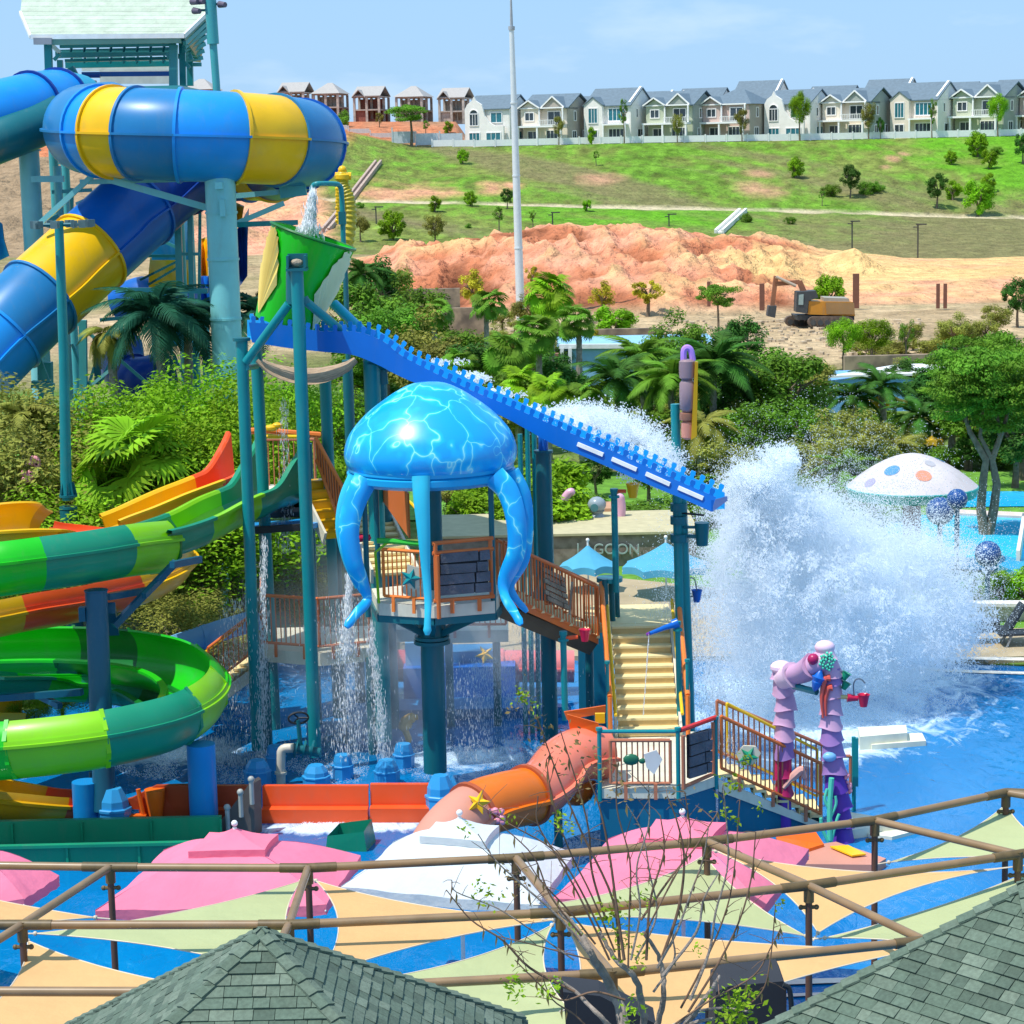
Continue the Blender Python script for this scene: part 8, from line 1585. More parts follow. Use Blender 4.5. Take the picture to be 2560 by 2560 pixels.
square_parasol('large pink square parasol with raised vent in front of the green run-out trough', [(238, 2276), (815, 2262), (902, 2140), (408, 2126)], (590, 2080), 36, PINK)
square_parasol('pink parasol cut by the left picture edge, its dark underside corner showing', [(-330, 2270), (60, 2248), (148, 2190), (-180, 2130)], (-90, 2120), 36, PINK)
square_parasol('white square parasol with blue shaded vent between the two pink ones', [(852, 2216), (1345, 2262), (1436, 2134), (982, 2106)], (1130, 2080), 36, WCAN, rise=.66)
square_parasol('large pink parasol on the right, tilted corner hanging behind the shade sails', [(1380, 2245), (1908, 2272), (2022, 2124), (1520, 2098)], (1700, 2070), 36, PINK, rise=.7)

# ------------------------------------------------------------------ pipe pergola with shade sails
BR1 = mat('bronze_pipe', (.26, .16, .075), rough=.42, var=.18, nscale=2.5, dirt=.3, coat=.15); BR2 = mat('bronze_fitting', (.13, .085, .03), rough=.5, var=.25, nscale=8)
pg = thing('pipe_pergola', 'weathered bronze pipe pergola frame carrying the cream and green shade sails', 'pergola', V(0, 31, 0)); ZP = 3.6
back = [G(-260, 2160, ZP), G(275, 2168, ZP), G(770, 2170, ZP), G(1290, 2145, ZP), G(1767, 2104, ZP), G(2187, 2051, ZP), G(2515, 1981, ZP), G(2800, 1992, ZP)]
midl = [G(-600, 2314, ZP), G(55, 2312, ZP), G(722, 2312, ZP), G(1401, 2281, ZP), G(2022, 2214, ZP), G(2545, 2136, ZP), G(3000, 2062, ZP)]
frnt = [G(-900, 2478, ZP), G(-210, 2478, ZP), G(640, 2480, ZP), G(1530, 2434, ZP), G(2312, 2352, ZP), G(2960, 2265, ZP)]
def pipe(t, a, b, r=.062, nm='pipe'): mb = MB().tube([a, b], r, 14); return mb.build(nm, BR1, t)
for row in (back, midl, frnt):
    for a, b in zip(row, row[1:]): pipe(pg, a, b)
    for a in row[1:-1]:
        i = row.index(a); d0 = (row[i - 1] - a).normalized() * .42; d1 = (row[i + 1] - a).normalized() * .42
        for d in (d0, d1): mb = MB().tube([a, a + d], .072, 14); mb.build('sleeve_joint', BR2, pg)
        mb = MB().tube([V(a.x, a.y, 0), a], .05, 12); mb.build('post', BR1 if 0 else mat('brown_post', (.12, .055, .03), rough=.5, dirt=.2), pg)
        mb = MB().tube([a - V(0, 0, .24), a + V(0, 0, .05)], .075, 12); mb.build('post_head', BR2, pg)
        mb = MB(); c = a - V(0, 0, .32); mb.tube([c - V(.11, 0, 0), c + V(.11, 0, 0)], .03, 8); mb.ball(c + V(.11, 0, 0), .04, 8); mb.ball(c - V(.11, 0, 0), .04, 8); mb.build('eye_bolt', BR2, pg)
for a, b in ((1, 1), (2, 2), (3, 3), (4, 4), (5, 5)): pipe(pg, back[a], midl[b], .06, 'cross_pipe')
for a, b in ((1, 1), (2, 2), (3, 3), (4, 4)): pipe(pg, midl[a], frnt[b], .06, 'cross_pipe')
pipe(pg, back[6], midl[6], .06, 'cross_pipe')
TANS = mat('tan_sail_cloth', (.82, .48, .20), rough=.85, spec=.15, var=.06, nscale=.8, transl=.25, bump=.12, bscale=1.2); GRNS = mat('green_sail_cloth', (.52, .55, .27), rough=.85, spec=.15, var=.06, nscale=.8, transl=.25, bump=.12, bscale=1.2); HEM = mat('sail_hem', (.66, .56, .42), rough=.8)
def sail(lab, m_, corners, inw=.13, n=14):
    P = [W(*c) for c in corners]; cen = sum(P, V(0, 0, 0)) / len(P); K = len(P); t = thing('shade_sail', lab, 'shade sail', V(cen.x, cen.y, 0), 0, 'shade sails under the pipe pergola')
    edge = []
    for k in range(K):
        a, b = P[k], P[(k + 1) % K]; L_ = (b - a).length
        mid = (a + b) / 2; d = (cen - mid); d -= (b - a).normalized() * d.dot((b - a).normalized()); d = d.normalized() * min(L_ * inw, d.length * .6)
        for i in range(n): f = i / n; edge.append(a.lerp(b, f) + d * 4 * f * (1 - f))
    M_ = len(edge); R_ = 8; mb = MB(); vs = [cen]; 
    for r in range(1, R_ + 1): vs += [cen.lerp(e, r / R_) for e in edge]
    fs = [(0, 1 + i, 1 + (i + 1) % M_) for i in range(M_)] + [(1 + (r - 1) * M_ + i, 1 + r * M_ + i, 1 + r * M_ + (i + 1) % M_, 1 + (r - 1) * M_ + (i + 1) % M_) for r in range(1, R_) for i in range(M_)]
    mb.add(vs, fs); mb.build('cloth', m_, t)
    mb = MB().tube(edge + [edge[0]], .010, 5, cap=False); mb.build('hem', HEM, t)
    for p in P: mb = MB().tube([p, p + (p - cen).normalized() * .22], .012, 5); mb.ball(p, .035, 6); mb.build('corner_fitting', HEM, t)
sail('pale green sail with its corner high beside the second post from the left', GRNS, [(88, 2334, 30.6), (752, 2203, 32.6), (800, 2470, 28.0)], 0.072)
sail('tan sail at the left edge behind the first diagonal pipe', TANS, [(-260, 2190, 33.0), (238, 2294, 31.8), (-60, 2330, 30.4)], 0.043)
sail('tan sail falling to the lower left corner in front of the grey roof', TANS, [(70, 2352, 30.5), (880, 2505, 28.0), (420, 2700, 26.0), (-170, 2620, 26.6)], 0.080)
sail('wide tan sail in front of the white parasol', TANS, [(790, 2202, 32.6), (1385, 2300, 30.5), (790, 2445, 28.2)], 0.072)
sail('pale green sail beside the right slope of the middle roof', GRNS, [(1380, 2313, 30.4), (1475, 2565, 26.8), (1150, 2680, 26.2), (760, 2470, 28.0)], 0.087)
sail('big tan sail behind the bare shoots at the bottom', TANS, [(1408, 2306, 30.4), (2296, 2374, 29.4), (1620, 2590, 26.4), (1430, 2520, 27.0)], 0.051)
sail('pale green peaked sail in front of the right pink parasol', GRNS, [(1762, 2138, 33.4), (2015, 2340, 31.2), (1385, 2296, 30.6), (1370, 2262, 31.4)], 0.072)
sail('tan sail stretched under the right hand pergola bay', TANS, [(1790, 2128, 33.5), (2540, 2166, 32.6), (2045, 2332, 31.2)], 0.080)
sail('pale green sail with its peak at the far right post', GRNS, [(2515, 2010, 35.4), (2760, 2170, 32.6), (2222, 2156, 34.0)], 0.087)
sail('long pale green sail running along the right roof edge', GRNS, [(2062, 2345, 31.0), (2620, 2158, 32.4), (2640, 2420, 28.6), (2300, 2360, 29.4)], 0.065)
# strips of deck seen under the sails at the bottom
sheet('pool_step', [(1940, 2449), (2170, 2442), (2170, 2454), (1940, 2462)], .06, PALE); sheet('pool_step', [(1960, 2484), (2130, 2478), (2130, 2484), (1960, 2492)], .06, PALE)
bt = thing('storage_cabinet', 'black covered cabinet with handle at the foot of the big tan sail', 'cabinet', V(W(1880, 2540, 24).x, 24, 0)); P = [W(1790, 2480, 24), W(1820, 2466, 24), W(1958, 2453, 24), W(1966, 2470, 24), W(1968, 2700, 24), W(1780, 2700, 24)]; mb = MB().prism(P, V(0, .7, 0)); mb.build('body', BLK, bt, sm=0); mb = MB().tube(catmull([W(1958, 2462, 23.9), W(1974, 2475, 23.9), W(1979, 2540, 23.9), W(1975, 2600, 23.9)], 4), .03, 8); mb.build('handle', DARK, bt); mb = MB().box(V((P[4].x + P[5].x) / 2, 24.35, P[4].z / 2), (.7, .6, P[4].z)); mb.build('plinth', BLK, bt, sm=0)
bt = thing('dark_void_panel', 'black panel added to fill the dark void behind the tree base', 'dark panel', V(W(1460, 2560, 24).x, 24, 0)); mb = MB().prism([W(1408, 2480, 24.5), W(1500, 2490, 24.5), W(1640, 2560, 24.5), W(1640, 2900, 24.5), W(1440, 2900, 24.5)], V(0, .5, 0)); mb.build('wall', BLK, bt, sm=0)  # flat black panel added where only a dark gap shows

# ------------------------------------------------------------------ shingled roofs
SHM = [mat('shingle_%s' % n_, c, rough=.95, var=.22, nscale=26, rnd=.10, bump=.5, bscale=90, dirt=.08) for n_, c in (('sage', (.10, .145, .105)), ('green_grey', (.125, .17, .125)), ('dark_sage', (.075, .11, .08)), ('pale', (.15, .195, .145)))]
def shingle_roof(label, apex, hips, length, rows_expo, ntop, seed, capw=.17):
    """apex point; hips: unit horizontal directions of the four hips in order round the roof; drop per metre along a hip"""
    rg = random.Random(seed); t = thing('shingle_roof', label, 'roof', V(apex.x, apex.y, 0)); R0 = V(apex.x, apex.y, 0); faces = []
    ends = [apex + h * length for h in hips]
    mb = MB().add([apex - V(0, 0, .02)] + [e - V(0, 0, .02) for e in ends] + [e - V(0, 0, .16) for e in ends], [(0, k + 1, (k + 1) % 4 + 1) for k in range(4)] + [(k + 1, k + 5, (k + 1) % 4 + 5, (k + 1) % 4 + 1) for k in range(4)] + [(8, 7, 6, 5)]); mb.build('roof_deck', SHM[2], t, sm=0)
    items = []
    for k in range(4):
        e0, e1 = ends[k], ends[(k + 1) % 4]; u = (e1 - e0).normalized(); mid = (e0 + e1) / 2; dn = (mid - apex); S = dn.length; dn.normalize(); n = u.cross(dn).normalized()
        if n.z < 0: n = -n
        if n.dot((CAM - apex).normalized()) < -.02: continue
        half = (e1 - e0).length / 2; nr = int(S / rows_expo)
        for r in range(nr):
            s0, s1 = r * rows_expo, (r + 1) * rows_expo; w0, w1 = half * s0 / S, half * s1 / S; x = -w1 + rg.uniform(-.2, 0)
            while x < w1:
                wd = rg.uniform(.11, .26); a, b = max(x, -w1), min(x + wd - .006, w1)
                if b - a > .02:
                    ta, tb = max(-w0, min(w0, a)), max(-w0, min(w0, b)); lift = rg.choice([.008, .014, .020]); th = .006 + lift; up_ = rows_expo * .35
                    def pt(xx, s, h): return apex + dn * s + u * xx + n * h
                    P = [pt(a, s1 + .006, 0), pt(b, s1 + .006, 0), pt(b, s1 + .006, th), pt(a, s1 + .006, th), pt(ta, s0 - .0, 0), pt(tb, s0, 0), pt(tb, s0, .004), pt(ta, s0, .004)]
                    items.append((P, rg.random())); 
                x += wd
    F_ = [(0, 1, 2, 3), (3, 2, 6, 7), (0, 3, 7, 4), (1, 5, 6, 2)]
    def vis(P):
        c = (P[2] + P[7]) / 2; d = c - CAM; x = 1280 + FP * d.dot(Xc) / d.dot(Fw); y = 1280 - FP * d.dot(Yc) / d.dot(Fw); return (0 <= x <= 2560 and 0 <= y <= 2560), y
    vi = [(vis(P), i) for i, (P, _) in enumerate(items)]; inside = [i for (v_, y), i in vi if v_]; inside.sort(key=lambda i: -(items[i][0][2] - items[i][0][3]).length); single = set(inside[:300])
    for i in sorted(single):
        P, q = items[i]; mb = MB().add(P, F_); mb.build('shingle', SHM[0 if q < .38 else 1 if q < .66 else 2 if q < .86 else 3], t, sm=0)
    for mi in range(3):
        mb = MB()
        for i, (P, q) in enumerate(items):
            if i not in single and int(q * 2.999) == mi: mb.add(P, F_)
        if mb.v: o = mb.build('shingle_rows', SHM[mi], t, sm=0); o['kind'] = 'stuff'
    for k in range(4):
        e = ends[k]; d = (e - apex); L_ = d.length; d.normalize(); h = V(d.x, d.y, 0).normalized(); s = V(-h.y, h.x, 0); n = s.cross(d); n = n if n.z > 0 else -n; c = 0; nn = int(L_ / .17)
        fa = (hips[k] + hips[(k + 1) % 4]).normalized(); drop = .55
        for i in range(nn):
            a, b = apex + d * (i * .17 - .02), apex + d * ((i + 1) * .17 + .02)
            q = MB(); slope = .62; 
            P = [a + n * .012 , b + n * .034, b + s * capw * .5 + n * (.034 - capw * .5 * slope * .55), a + s * capw * .5 + n * (.012 - capw * .5 * slope * .55), b - s * capw * .5 + n * (.034 - capw * .5 * slope * .55), a - s * capw * .5 + n * (.012 - capw * .5 * slope * .55)]
            P2 = [p - n * .02 for p in P]; q.add(P + P2, [(0, 1, 2, 3), (0, 5, 4, 1), (1, 7, 8, 2), (1, 4, 10, 7), (3, 2, 8, 9), (5, 11, 10, 4)]); q.build('hip_cap', SHM[(i + k) % 2], t, sm=0)
    for k in range(4):
        e = ends[k]; mb = MB().box(((e.x - apex.x) * .86 + apex.x, (e.y - apex.y) * .86 + apex.y, (e.z - .3) / 2), (.16, .16, e.z - .3)); mb.build('corner_post', WOODG, t, sm=0)
    return t
def hipd(deg, s): g = math.radians(deg); return V(math.cos(g), math.sin(g), -s)
ap = W(653, 2322, 19.6); shingle_roof('sage green shingled pyramid roof in the lower middle left', ap, [hipd(a, .55) for a in (-135.5, -45.5, 44.5, 134.5)], 3.4, .118, 300, 3)
ap = W(2566, 2205, 19.2); shingle_roof('sage green shingled roof rising to the right picture edge', ap, [hipd(a, .58) for a in (-93, -3, 87, 177)], 4.2, .118, 300, 5)

# ------------------------------------------------------------------ bare shooting tree in front
bt = thing('tree', 'nearly bare tree with long upright shoots and a few fresh leaf tufts at the bottom', 'tree', V(W(1580, 2560, 17).x, 17, 0)); YT = 17.0
WB = mat('grey_twig', (.27, .22, .18), rough=.85, var=.4, nscale=12, bump=.5, bscale=40); TW = mat('brown_twig', (.17, .095, .055), rough=.8, var=.4, nscale=10); YG = leafmat('fresh', (.30, .46, .02)); DRY = mat('dry_leaf', (.26, .18, .06), rough=.8, var=.5, transl=.2)
rg = random.Random(77)
limbs = [([(1585, 2950), (1575, 2700), (1560, 2560), (1530, 2470), (1480, 2390), (1440, 2320), (1395, 2275)], .085, .022), ([(1590, 2700), (1610, 2560), (1590, 2450), (1540, 2400), (1500, 2330)], .05, .02), ([(1595, 2700), (1640, 2570), (1660, 2480), (1650, 2400), (1610, 2330)], .045, .018), ([(1600, 2700), (1700, 2580), (1760, 2500), (1800, 2440)], .045, .016), ([(1590, 2640), (1500, 2540), (1440, 2480), (1380, 2440)], .035, .012), ([(1600, 2720), (1690, 2600), (1730, 2560), (1790, 2545)], .04, .015), ([(1640, 2620), (1720, 2540), (1800, 2520), (1880, 2530)], .02, .01)]
for q, r0, r1 in limbs:
    pts = catmull([W(x, y, YT + rg.uniform(-.25, .25)) for x, y in q], 6); n = len(pts); mb = MB().tube([p + V(rg.uniform(-.008, .008), 0, 0) for p in pts], [lerp(r0, r1, k / (n - 1)) * rg.uniform(.92, 1.1) * .72 for k in range(n)], 8); mb.build('limb', WB, bt)
shoots = [[(1500, 2330), (1440, 2200), (1380, 2120), (1270, 2060), (1200, 2010)], [(1480, 2390), (1400, 2300), (1300, 2210), (1240, 2150), (1190, 2085)], [(1440, 2400), (1330, 2330), (1240, 2270), (1140, 2230), (1130, 2200)], [(1440, 2480), (1330, 2420), (1260, 2350), (1180, 2300), (1120, 2225)], [(1520, 2400), (1460, 2260), (1395, 2150), (1345, 2060), (1340, 1990)], [(1540, 2380), (1480, 2240), (1420, 2120), (1385, 2000), (1370, 1900)], [(1550, 2400), (1530, 2250), (1450, 2080), (1400, 1940), (1340, 1790)], [(1560, 2400), (1545, 2260), (1520, 2130), (1500, 2010), (1455, 1900)], [(1570, 2420), (1575, 2280), (1570, 2150), (1545, 2020), (1545, 1900)], [(1580, 2400), (1600, 2280), (1590, 2170), (1620, 2060), (1625, 1960)], [(1590, 2400), (1640, 2290), (1620, 2180), (1600, 2080), (1560, 2010)], [(1610, 2340), (1655, 2250), (1700, 2160), (1720, 2090), (1715, 1980)], [(1640, 2420), (1690, 2330), (1730, 2230), (1760, 2150), (1770, 2070)], [(1650, 2400), (1700, 2270), (1712, 2150), (1690, 2060), (1665, 1990)], [(1700, 2520), (1760, 2420), (1800, 2310), (1830, 2200), (1845, 2000)], [(1720, 2530), (1790, 2420), (1850, 2310), (1880, 2200), (1890, 2080)], [(1730, 2500), (1770, 2380), (1795, 2280), (1815, 2150), (1812, 1960)], [(1690, 2560), (1780, 2500), (1880, 2440), (1930, 2370), (1955, 2320)], [(1740, 2600), (1830, 2540), (1900, 2480), (1920, 2400), (1935, 2260)], [(1480, 2400), (1400, 2380), (1330, 2360), (1250, 2340)], [(1560, 2500), (1480, 2480), (1400, 2500), (1330, 2440), (1290, 2400)], [(1500, 2600), (1440, 2540), (1380, 2500), (1350, 2440)], [(1620, 2400), (1630, 2250), (1660, 2130), (1650, 2040)], [(1660, 2440), (1740, 2330), (1760, 2250), (1800, 2180)], [(1460, 2340), (1380, 2240), (1330, 2140), (1250, 2060)], [(1490, 2360), (1430, 2280), (1350, 2200), (1310, 2130)], [(1630, 2480), (1690, 2400), (1680, 2330), (1700, 2260)], [(1600, 2300), (1680, 2190), (1740, 2120), (1790, 2030)], [(1520, 2300), (1480, 2180), (1470, 2080), (1445, 1980), (1400, 1830)]]
tips = []; twn = 0
for q in shoots:
    yy = YT + rg.uniform(-.9, .7); pts = catmull([W(x + rg.uniform(-6, 6), y, yy) for x, y in q], 5); n = len(pts); mb = MB(); r0 = rg.uniform(.007, .014); mb.tube(pts, [lerp(r0, .0045, k / (n - 1)) for k in range(n)], 6); mb.build('shoot', TW if rg.random() < .65 else WB, bt)
    mb = MB()
    for k in range(n):
        if rg.random() < .5 and k > n * .25:
            d = V(rg.uniform(-1, 1), rg.uniform(-.6, .6), rg.uniform(-.5, 1.0)).normalized() * rg.uniform(.05, .28); mb.tube([pts[k], pts[k] + d * .5 + V(0, 0, .01), pts[k] + d], [.004, .003, .002], 4); tips.append(pts[k] + d)
    if mb.v: mb.build('twig', TW, bt)['kind'] = 'stuff'
    mb = MB()
    for k in range(n):     # hanging dry seed pods
        if rg.random() < .30 and k > n * .3:
            p = pts[k]; l = rg.uniform(.05, .14); a = rg.uniform(-.02, .02); mb.add([p, p + V(.010, 0, -.3 * l), p + V(a, 0, -l), p + V(-.010, 0, -.5 * l)], [(0, 1, 2, 3)])
    if mb.v: mb.build('dry_leaves', DRY, bt, sm=0)['kind'] = 'stuff'
def tuft(px, py, n, s, sp, m_=YG):
    c = W(px, py, YT - .3); mb = MB()
    for k in range(n):
        p = c + V(rg.gauss(0, sp), rg.gauss(0, sp), rg.gauss(0, sp * 1.1)); a = V(rg.gauss(0, 1), rg.gauss(0, 1), rg.gauss(0, .7)).normalized(); e = a.cross(V(rg.gauss(0, 1), rg.gauss(0, 1), 1)).normalized(); l = s * rg.uniform(.6, 1.3); mb.add([p - a * l, p + e * l * .45, p + a * l, p - e * l * .45], [(0, 1, 2, 3)])
    mb.build('foliage', m_, bt)
for px, py, n, s, sp in ((1535, 2290, 70, .03, .07), (1550, 2350, 50, .028, .06), (1590, 2380, 40, .025, .06), (1220, 2240, 34, .026, .05), (1195, 2210, 14, .022, .03), (1290, 2465, 46, .03, .05), (1375, 2480, 30, .026, .05), (1395, 2455, 20, .024, .03), (1580, 2530, 34, .03, .06), (1850, 2510, 130, .034, .09), (1820, 2545, 90, .034, .08), (1610, 2250, 30, .022, .04), (1440, 2325, 14, .022, .03), (1306, 1738, 34, .024, .035), (1336, 1765, 18, .02, .03), (1745, 2370, 22, .022, .035), (1868, 1905, 26, .024, .03), (1822, 1962, 40, .026, .04), (1400, 2050, 26, .024, .04), (1425, 2070, 18, .022, .03), (1170, 2065, 16, .02, .03), (1270, 2050, 18, .02, .03), (1895, 2020, 12, .02, .02), (1810, 2035, 20, .022, .03), (1840, 2050, 16, .02, .03), (1952, 2262, 14, .02, .025)): tuft(px, py, n, s, sp)
for px, py in ((1310, 1760), (1350, 1830), (1500, 1900), (1460, 1960), (1385, 1900), (1545, 1960), (1290, 2200), (1700, 1990), (1440, 1850)): tuft(px, py, 26, .024, .06, DRY)
# ------------------------------------------------------------------ spray: clouds of real droplets
def droplets(name, pts, rad, m_, label=None, cat=None):
    me = bpy.data.meshes.new(name); n = len(pts); me.vertices.add(n); me.vertices.foreach_set('co', np.asarray(pts, dtype=np.float32).ravel())
    at_ = me.attributes.new('drop_radius', 'FLOAT', 'POINT'); at_.data.foreach_set('value', np.asarray(rad, dtype=np.float32)); me.materials.append(m_)
    o = bpy.data.objects.new(name, me); col.objects.link(o); g = bpy.data.node_groups.new(name + '_nodes', 'GeometryNodeTree')
    g.interface.new_socket('Geometry', in_out='INPUT', socket_type='NodeSocketGeometry'); g.interface.new_socket('Geometry', in_out='OUTPUT', socket_type='NodeSocketGeometry')
    gi, go = g.nodes.new('NodeGroupInput'), g.nodes.new('NodeGroupOutput'); mp2 = g.nodes.new('GeometryNodeMeshToPoints'); na = g.nodes.new('GeometryNodeInputNamedAttribute'); na.data_type = 'FLOAT'; na.inputs['Name'].default_value = 'drop_radius'
    sm = g.nodes.new('GeometryNodeSetMaterial'); sm.inputs['Material'].default_value = m_
    g.links.new(gi.outputs[0], mp2.inputs['Mesh']); g.links.new(na.outputs['Attribute'], mp2.inputs['Radius']); g.links.new(mp2.outputs[0], sm.inputs[0]); g.links.new(sm.outputs[0], go.inputs[0])
    md = o.modifiers.new('points', 'NODES'); md.node_group = g; tag(o, label, cat, kind='stuff'); return o
SPR = bpy.data.materials.new('spray_water'); SPR.use_nodes = True; N = SPR.node_tree.nodes; Lk = SPR.node_tree.links.new; b = N['Principled BSDF']; b.inputs['Base Color'].default_value = (.95, .97, .99, 1); b.inputs['Roughness'].default_value = .35; b.inputs['Specular IOR Level'].default_value = .5
tr = N.new('ShaderNodeBsdfTranslucent'); tr.inputs['Color'].default_value = (.95, .98, 1.0, 1); ms = N.new('ShaderNodeMixShader'); ms.inputs[0].default_value = .78; Lk(b.outputs[0], ms.inputs[1]); Lk(tr.outputs[0], ms.inputs[2]); Lk(ms.outputs[0], N['Material Output'].inputs['Surface'])
def cloud(blobs, n, seed, nscale=1.1, thr=-.05, soft=.5, r=(.012, .032), big=.06, bigr=(.04, .09), stretch=(1, 1, 1), dup=0, jit=.07):
    """blobs: (px, py, rx, ry, Y, rY, weight) in photo pixels and metres"""
    rg = np.random.RandomState(seed); w = np.array([q[6] * q[2] * q[3] for q in blobs], dtype=float); w /= w.sum(); out = []; R_ = []
    while len(out) < n:
        k = rg.choice(len(blobs), p=w); px, py, rx, ry, Y, rY, _ = blobs[k]; d = rg.normal(size=3) * .50; rr = np.linalg.norm(d)
        if rr > 1.5: continue
        p = W(px + d[0] * rx, py + d[1] * ry, Y + d[2] * rY)
        if p.z < .02: continue
        q = V(p.x * stretch[0], p.y * stretch[1], p.z * stretch[2]) * nscale; v = noise.fractal(q, .8, 2.0, 4) - thr - .35 * max(0, rr - .7)
        if v < 0 and rg.random() > math.exp(v / (soft * .35)): continue
        out.append(p); R_.append(rg.uniform(*r) if rg.random() > big else rg.uniform(*bigr) * (1.15 - .5 * min(1, rr)))
    o_, r_ = np.array([tuple(p) for p in out]), np.array(R_)
    if dup:
        o_ = np.concatenate([o_] + [o_ + rg.normal(size=o_.shape) * jit for _ in range(dup)]); r_ = np.concatenate([r_] + [np.minimum(r_, r[1]) * rg.uniform(.5, 1.0, r_.shape) for _ in range(dup)]); k = o_[:, 2] > .03; o_, r_ = o_[k], r_[k]
    return o_, r_
BL = [(1890, 1230, 95, 85, 54, 1.2, 1.2), (1950, 1165, 55, 50, 54, .8, .6), (1900, 1330, 150, 120, 54.5, 1.6, 1.2), (1990, 1400, 200, 140, 55, 2.0, 1.2), (2110, 1400, 170, 150, 56, 2.2, 1.1), (2240, 1450, 190, 150, 57, 2.2, 1.0), (2350, 1480, 110, 150, 57, 2.0, .9), (2050, 1560, 260, 170, 55.5, 2.2, 1.2), (2230, 1600, 190, 130, 57, 2.2, 1.0), (1900, 1580, 160, 200, 54, 1.8, .7), (1850, 1720, 120, 140, 53, 1.5, .5), (2080, 1720, 220, 120, 56, 2.0, .5), (2330, 1600, 100, 90, 57.5, 1.4, .5), (1830, 1430, 70, 180, 53.5, 1.2, .6), (2060, 1270, 90, 60, 55, 1.4, .45), (2150, 1650, 260, 110, 58, 1.8, .6)]
P1_, R1_ = cloud(BL, 70000, 1, 1.0, .06, .34, r=(.006, .015), big=.012, bigr=(.018, .036), dup=6, jit=.08)
P0_, R0_ = cloud([(1890, 1215, 80, 75, 53.6, .9, 1.2), (1955, 1150, 50, 48, 53.8, .6, .8), (1870, 1330, 95, 110, 53.4, 1.0, .8), (2010, 1290, 110, 80, 54, 1.2, .8), (2120, 1370, 130, 90, 54.6, 1.4, .6), (2300, 1400, 130, 80, 55.5, 1.4, .4), (2400, 1540, 90, 110, 56, 1.2, .4), (1960, 1470, 150, 120, 52.8, .8, .5), (2170, 1500, 170, 120, 53.6, .9, .5), (2060, 1620, 190, 100, 53, .8, .35), (2290, 1600, 130, 90, 54.4, .8, .35)], 27000, 11, 1.7, .12, .2, r=(.009, .022), big=.05, bigr=(.02, .045), dup=3, jit=.035)
P1_, R1_ = np.concatenate([P0_, P1_]), np.concatenate([R0_, R1_])
droplets('splash_spray', P1_, R1_, SPR, 'huge white burst of spray thrown from the channel end', 'splash')
P2_, R2_ = cloud([(2050, 1450, 330, 330, 56, 3.2, 1.0), (1850, 1600, 160, 260, 54, 2, .6), (2250, 1480, 260, 230, 58, 2.5, .8), (1720, 1620, 120, 180, 52.5, 1.5, .12)], 50000, 2, .8, -.4, .8, r=(.004, .011), big=.0, dup=3, jit=.2)
droplets('spray_mist', P2_, R2_, SPR)
# white water leaping out of the channel
P3_, R3_ = cloud([(1430, 1055, 75, 42, 50.2, .6, 1.0), (1500, 1065, 90, 48, 50, .7, 1.2), (1560, 1105, 90, 50, 49.6, .7, 1.2), (1620, 1150, 75, 45, 49.2, .6, 1.1), (1665, 1185, 40, 30, 48.8, .5, 1.0)], 18000, 3, 1.6, -.05, .4, r=(.007, .018), big=.03, bigr=(.02, .04), dup=3, jit=.05)
droplets('channel_spray', P3_, R3_, SPR, 'white water leaping over the lower toothed channel', 'splash')
P4_, R4_ = cloud([(1090, 905, 60, 12, 51.4, .25, 1), (1160, 945, 60, 14, 51, .25, 1), (1240, 985, 60, 14, 50.7, .25, .8), (1330, 1030, 60, 14, 50.4, .25, .8)], 3500, 4, 2.0, 0, .4, r=(.010, .022), big=.05)
droplets('channel_foam', P4_, R4_, SPR)
# filling jet, dripping curtains and drops
rg = np.random.RandomState(9); fv = []
def curtain(x0, y0, x1, y1, Y, wpx, n, r=(.008, .02), spread=1.0, yr=.15):
    for _ in range(n):
        f = rg.random(); cl = math.sin(f * 19 + x0) * .5; x = x0 + (x1 - x0) * f + rg.normal() * wpx * (.45 + spread * f * .6) + cl * wpx * .4; y = y0 + (y1 - y0) * f + rg.normal() * 5
        p = W(x, y, Y + rg.normal() * yr)
        if p.z > .03: fv.append((p, rg.uniform(*r) * .62, rg.uniform(2, 14)))
curtain(783, 482, 772, 570, 52.3, 7, 2600, (.008, .024)); curtain(775, 560, 770, 590, 52.2, 16, 700, (.01, .025))
curtain(872, 1440, 866, 1640, 47.8, 8, 900, (.008, .028)); curtain(866, 1560, 880, 1900, 48.2, 26, 800, (.006, .022)); curtain(660, 1350, 655, 1900, 50.2, 8, 1600, (.006, .018)); curtain(600, 1500, 560, 1900, 50.5, 40, 1200, (.005, .015)); curtain(850, 1500, 870, 1900, 50, 60, 1500, (.005, .014)); curtain(925, 1560, 960, 1900, 49.4, 10, 1100, (.006, .018)); curtain(710, 1000, 715, 1380, 53, 10, 700, (.005, .014)); curtain(1200, 1650, 1230, 1900, 50, 90, 2200, (.005, .013)); curtain(1700, 1500, 1710, 1800, 50, 70, 2600, (.005, .012)); curtain(1622, 1592, 1608, 1790, 46.9, 1.2, 420, (.005, .009), .3, .02); curtain(1330, 1560, 1340, 1800, 50.5, 60, 900, (.005, .012)); curtain(1830, 1840, 1810, 1960, 44.4, 26, 500, (.004, .009)); curtain(655, 1640, 640, 1900, 50.8, 26, 900, (.005, .014)); curtain(540, 1850, 600, 1920, 50.5, 40, 900, (.006, .016))
mb = MB()
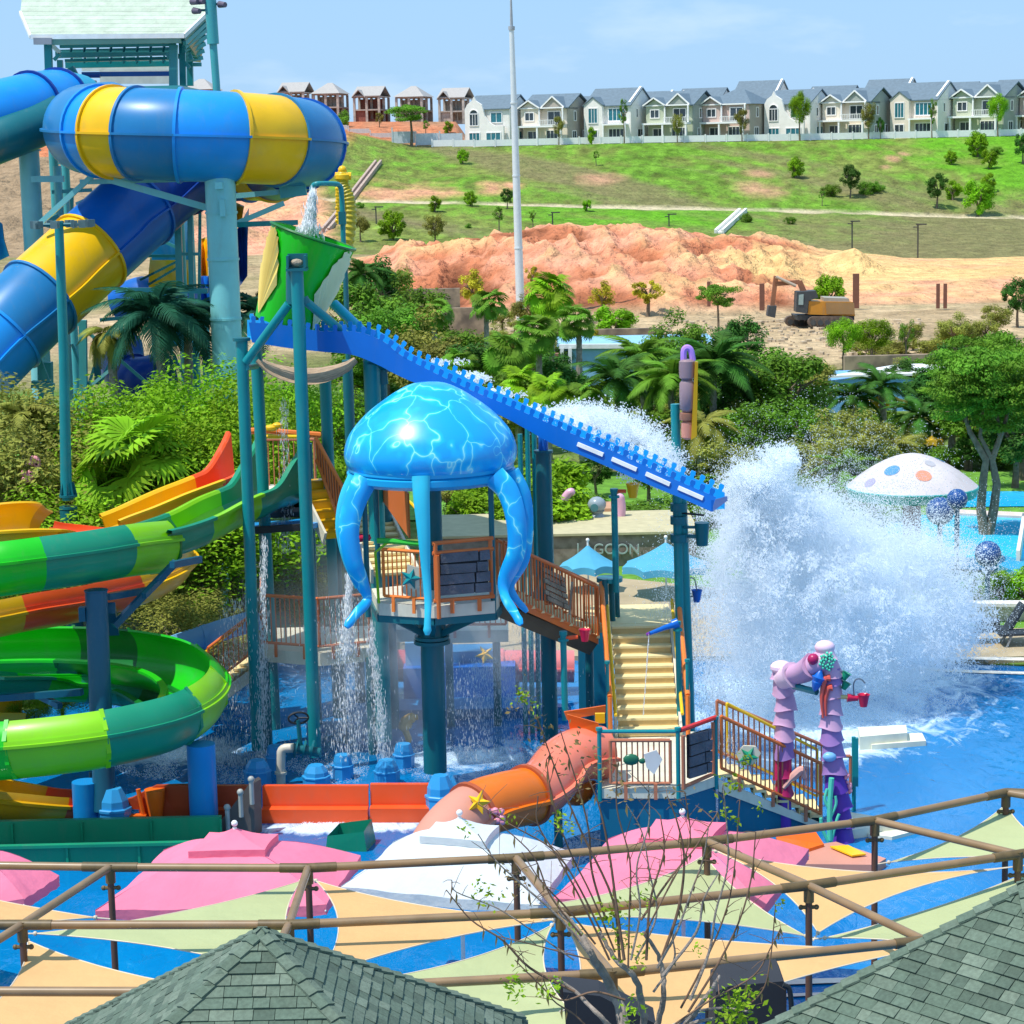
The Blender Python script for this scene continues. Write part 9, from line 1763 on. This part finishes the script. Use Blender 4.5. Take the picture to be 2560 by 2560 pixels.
for p, r, k in fv: l = r * k; mb.v += [(p.x, p.y, p.z + l), (p.x + r, p.y, p.z), (p.x - r * .5, p.y + r * .8, p.z), (p.x - r * .5, p.y - r * .8, p.z), (p.x, p.y, max(.02, p.z - l * .6))]; q = len(mb.v) - 5; mb.f += [(q, q + 1, q + 2), (q, q + 2, q + 3), (q, q + 3, q + 1), (q + 4, q + 2, q + 1), (q + 4, q + 3, q + 2), (q + 4, q + 1, q + 3)]
me = bpy.data.meshes.new('falling_water'); me.from_pydata(mb.v, [], mb.f); me.materials.append(SPR); me.shade_smooth(); o = bpy.data.objects.new('falling_water', me); col.objects.link(o); tag(o, kind='stuff')

# foam on the pool surface
pts = []; rd = []
def foam(px, py, rx, ry, n, seed, thr=.0, r=(.012, .04)):
    rg2 = np.random.RandomState(seed); c = 0
    while c < n:
        a = rg2.random() * 6.283; q = rg2.random() ** .6; x, y = px + math.cos(a) * rx * q, py + math.sin(a) * ry * q; p = G(x, y, .035); v = noise.fractal(V(p.x * .7, p.y * .35, seed), .9, 2.1, 4) - thr - .4 * q
        c += 1
        if v < -.25 or rg2.random() > .55 + v: continue
        p.z += rg2.random() * .03; pts.append(p); rd.append(rg2.uniform(*r))
foam(1950, 1800, 280, 80, 26000, 1, -.1, (.005, .014)); foam(2180, 1760, 260, 60, 20000, 2, -.1, (.005, .014)); foam(420, 1890, 160, 60, 9000, 4, 0, (.005, .012)); foam(860, 2066, 230, 10, 7000, 6, -.2, (.005, .012)); foam(1180, 1900, 200, 60, 8000, 8, 0, (.005, .011)); foam(760, 1930, 300, 40, 9000, 5, 0, (.005, .011))
droplets('pool_foam', pts, rd, SPR)
# drifting mist; tower volume thickened to lighten the shaded water
def mist_mat(dn):
    VM = bpy.data.materials.new('mist_volume'); VM.use_nodes = True; N = VM.node_tree.nodes; Lk = VM.node_tree.links.new; N.remove(N['Principled BSDF']); pv_ = N.new('ShaderNodeVolumePrincipled'); pv_.inputs['Color'].default_value = (.97, .985, 1, 1); pv_.inputs['Anisotropy'].default_value = 0.0
    tc_ = N.new('ShaderNodeTexCoord'); ln = N.new('ShaderNodeVectorMath'); ln.operation = 'LENGTH'; Lk(tc_.outputs['Object'], ln.inputs[0]); mr_ = N.new('ShaderNodeMapRange'); mr_.inputs['From Min'].default_value = 1.0; mr_.inputs['From Max'].default_value = .25; Lk(ln.outputs['Value'], mr_.inputs['Value'])
    nn = N.new('ShaderNodeTexNoise'); nn.inputs['Scale'].default_value = 2.6; nn.inputs['Detail'].default_value = 5; Lk(tc_.outputs['Object'], nn.inputs['Vector']); r2 = N.new('ShaderNodeMapRange'); r2.inputs['From Min'].default_value = .40; r2.inputs['From Max'].default_value = .62; r2.inputs['To Max'].default_value = 1.0; Lk(nn.outputs['Fac'], r2.inputs['Value'])
    m1 = N.new('ShaderNodeMath'); m1.operation = 'MULTIPLY'; Lk(mr_.outputs[0], m1.inputs[0]); Lk(r2.outputs[0], m1.inputs[1]); m2 = N.new('ShaderNodeMath'); m2.operation = 'MULTIPLY'; m2.inputs[1].default_value = dn; Lk(m1.outputs[0], m2.inputs[0]); Lk(m2.outputs[0], pv_.inputs['Density']); Lk(pv_.outputs[0], N['Material Output'].inputs['Volume'])
    return VM
for nm_, x, y, Y, sx_, sy_, sz_ in (('spray_mist_body', 2060, 1530, 55.8, 4.6, 3.2, 4.2), ('tower_mist', 1000, 1640, 51.5, 4.6, 2.4, 2.9)):
    o = MB().ball((0, 0, 0), 1, 24).build(nm_, mist_mat(.10 if nm_[0] == 's' else .42)); c = W(x, y, Y); o.location = c; o.scale = (sx_, sy_, sz_); tag(o, kind='stuff')
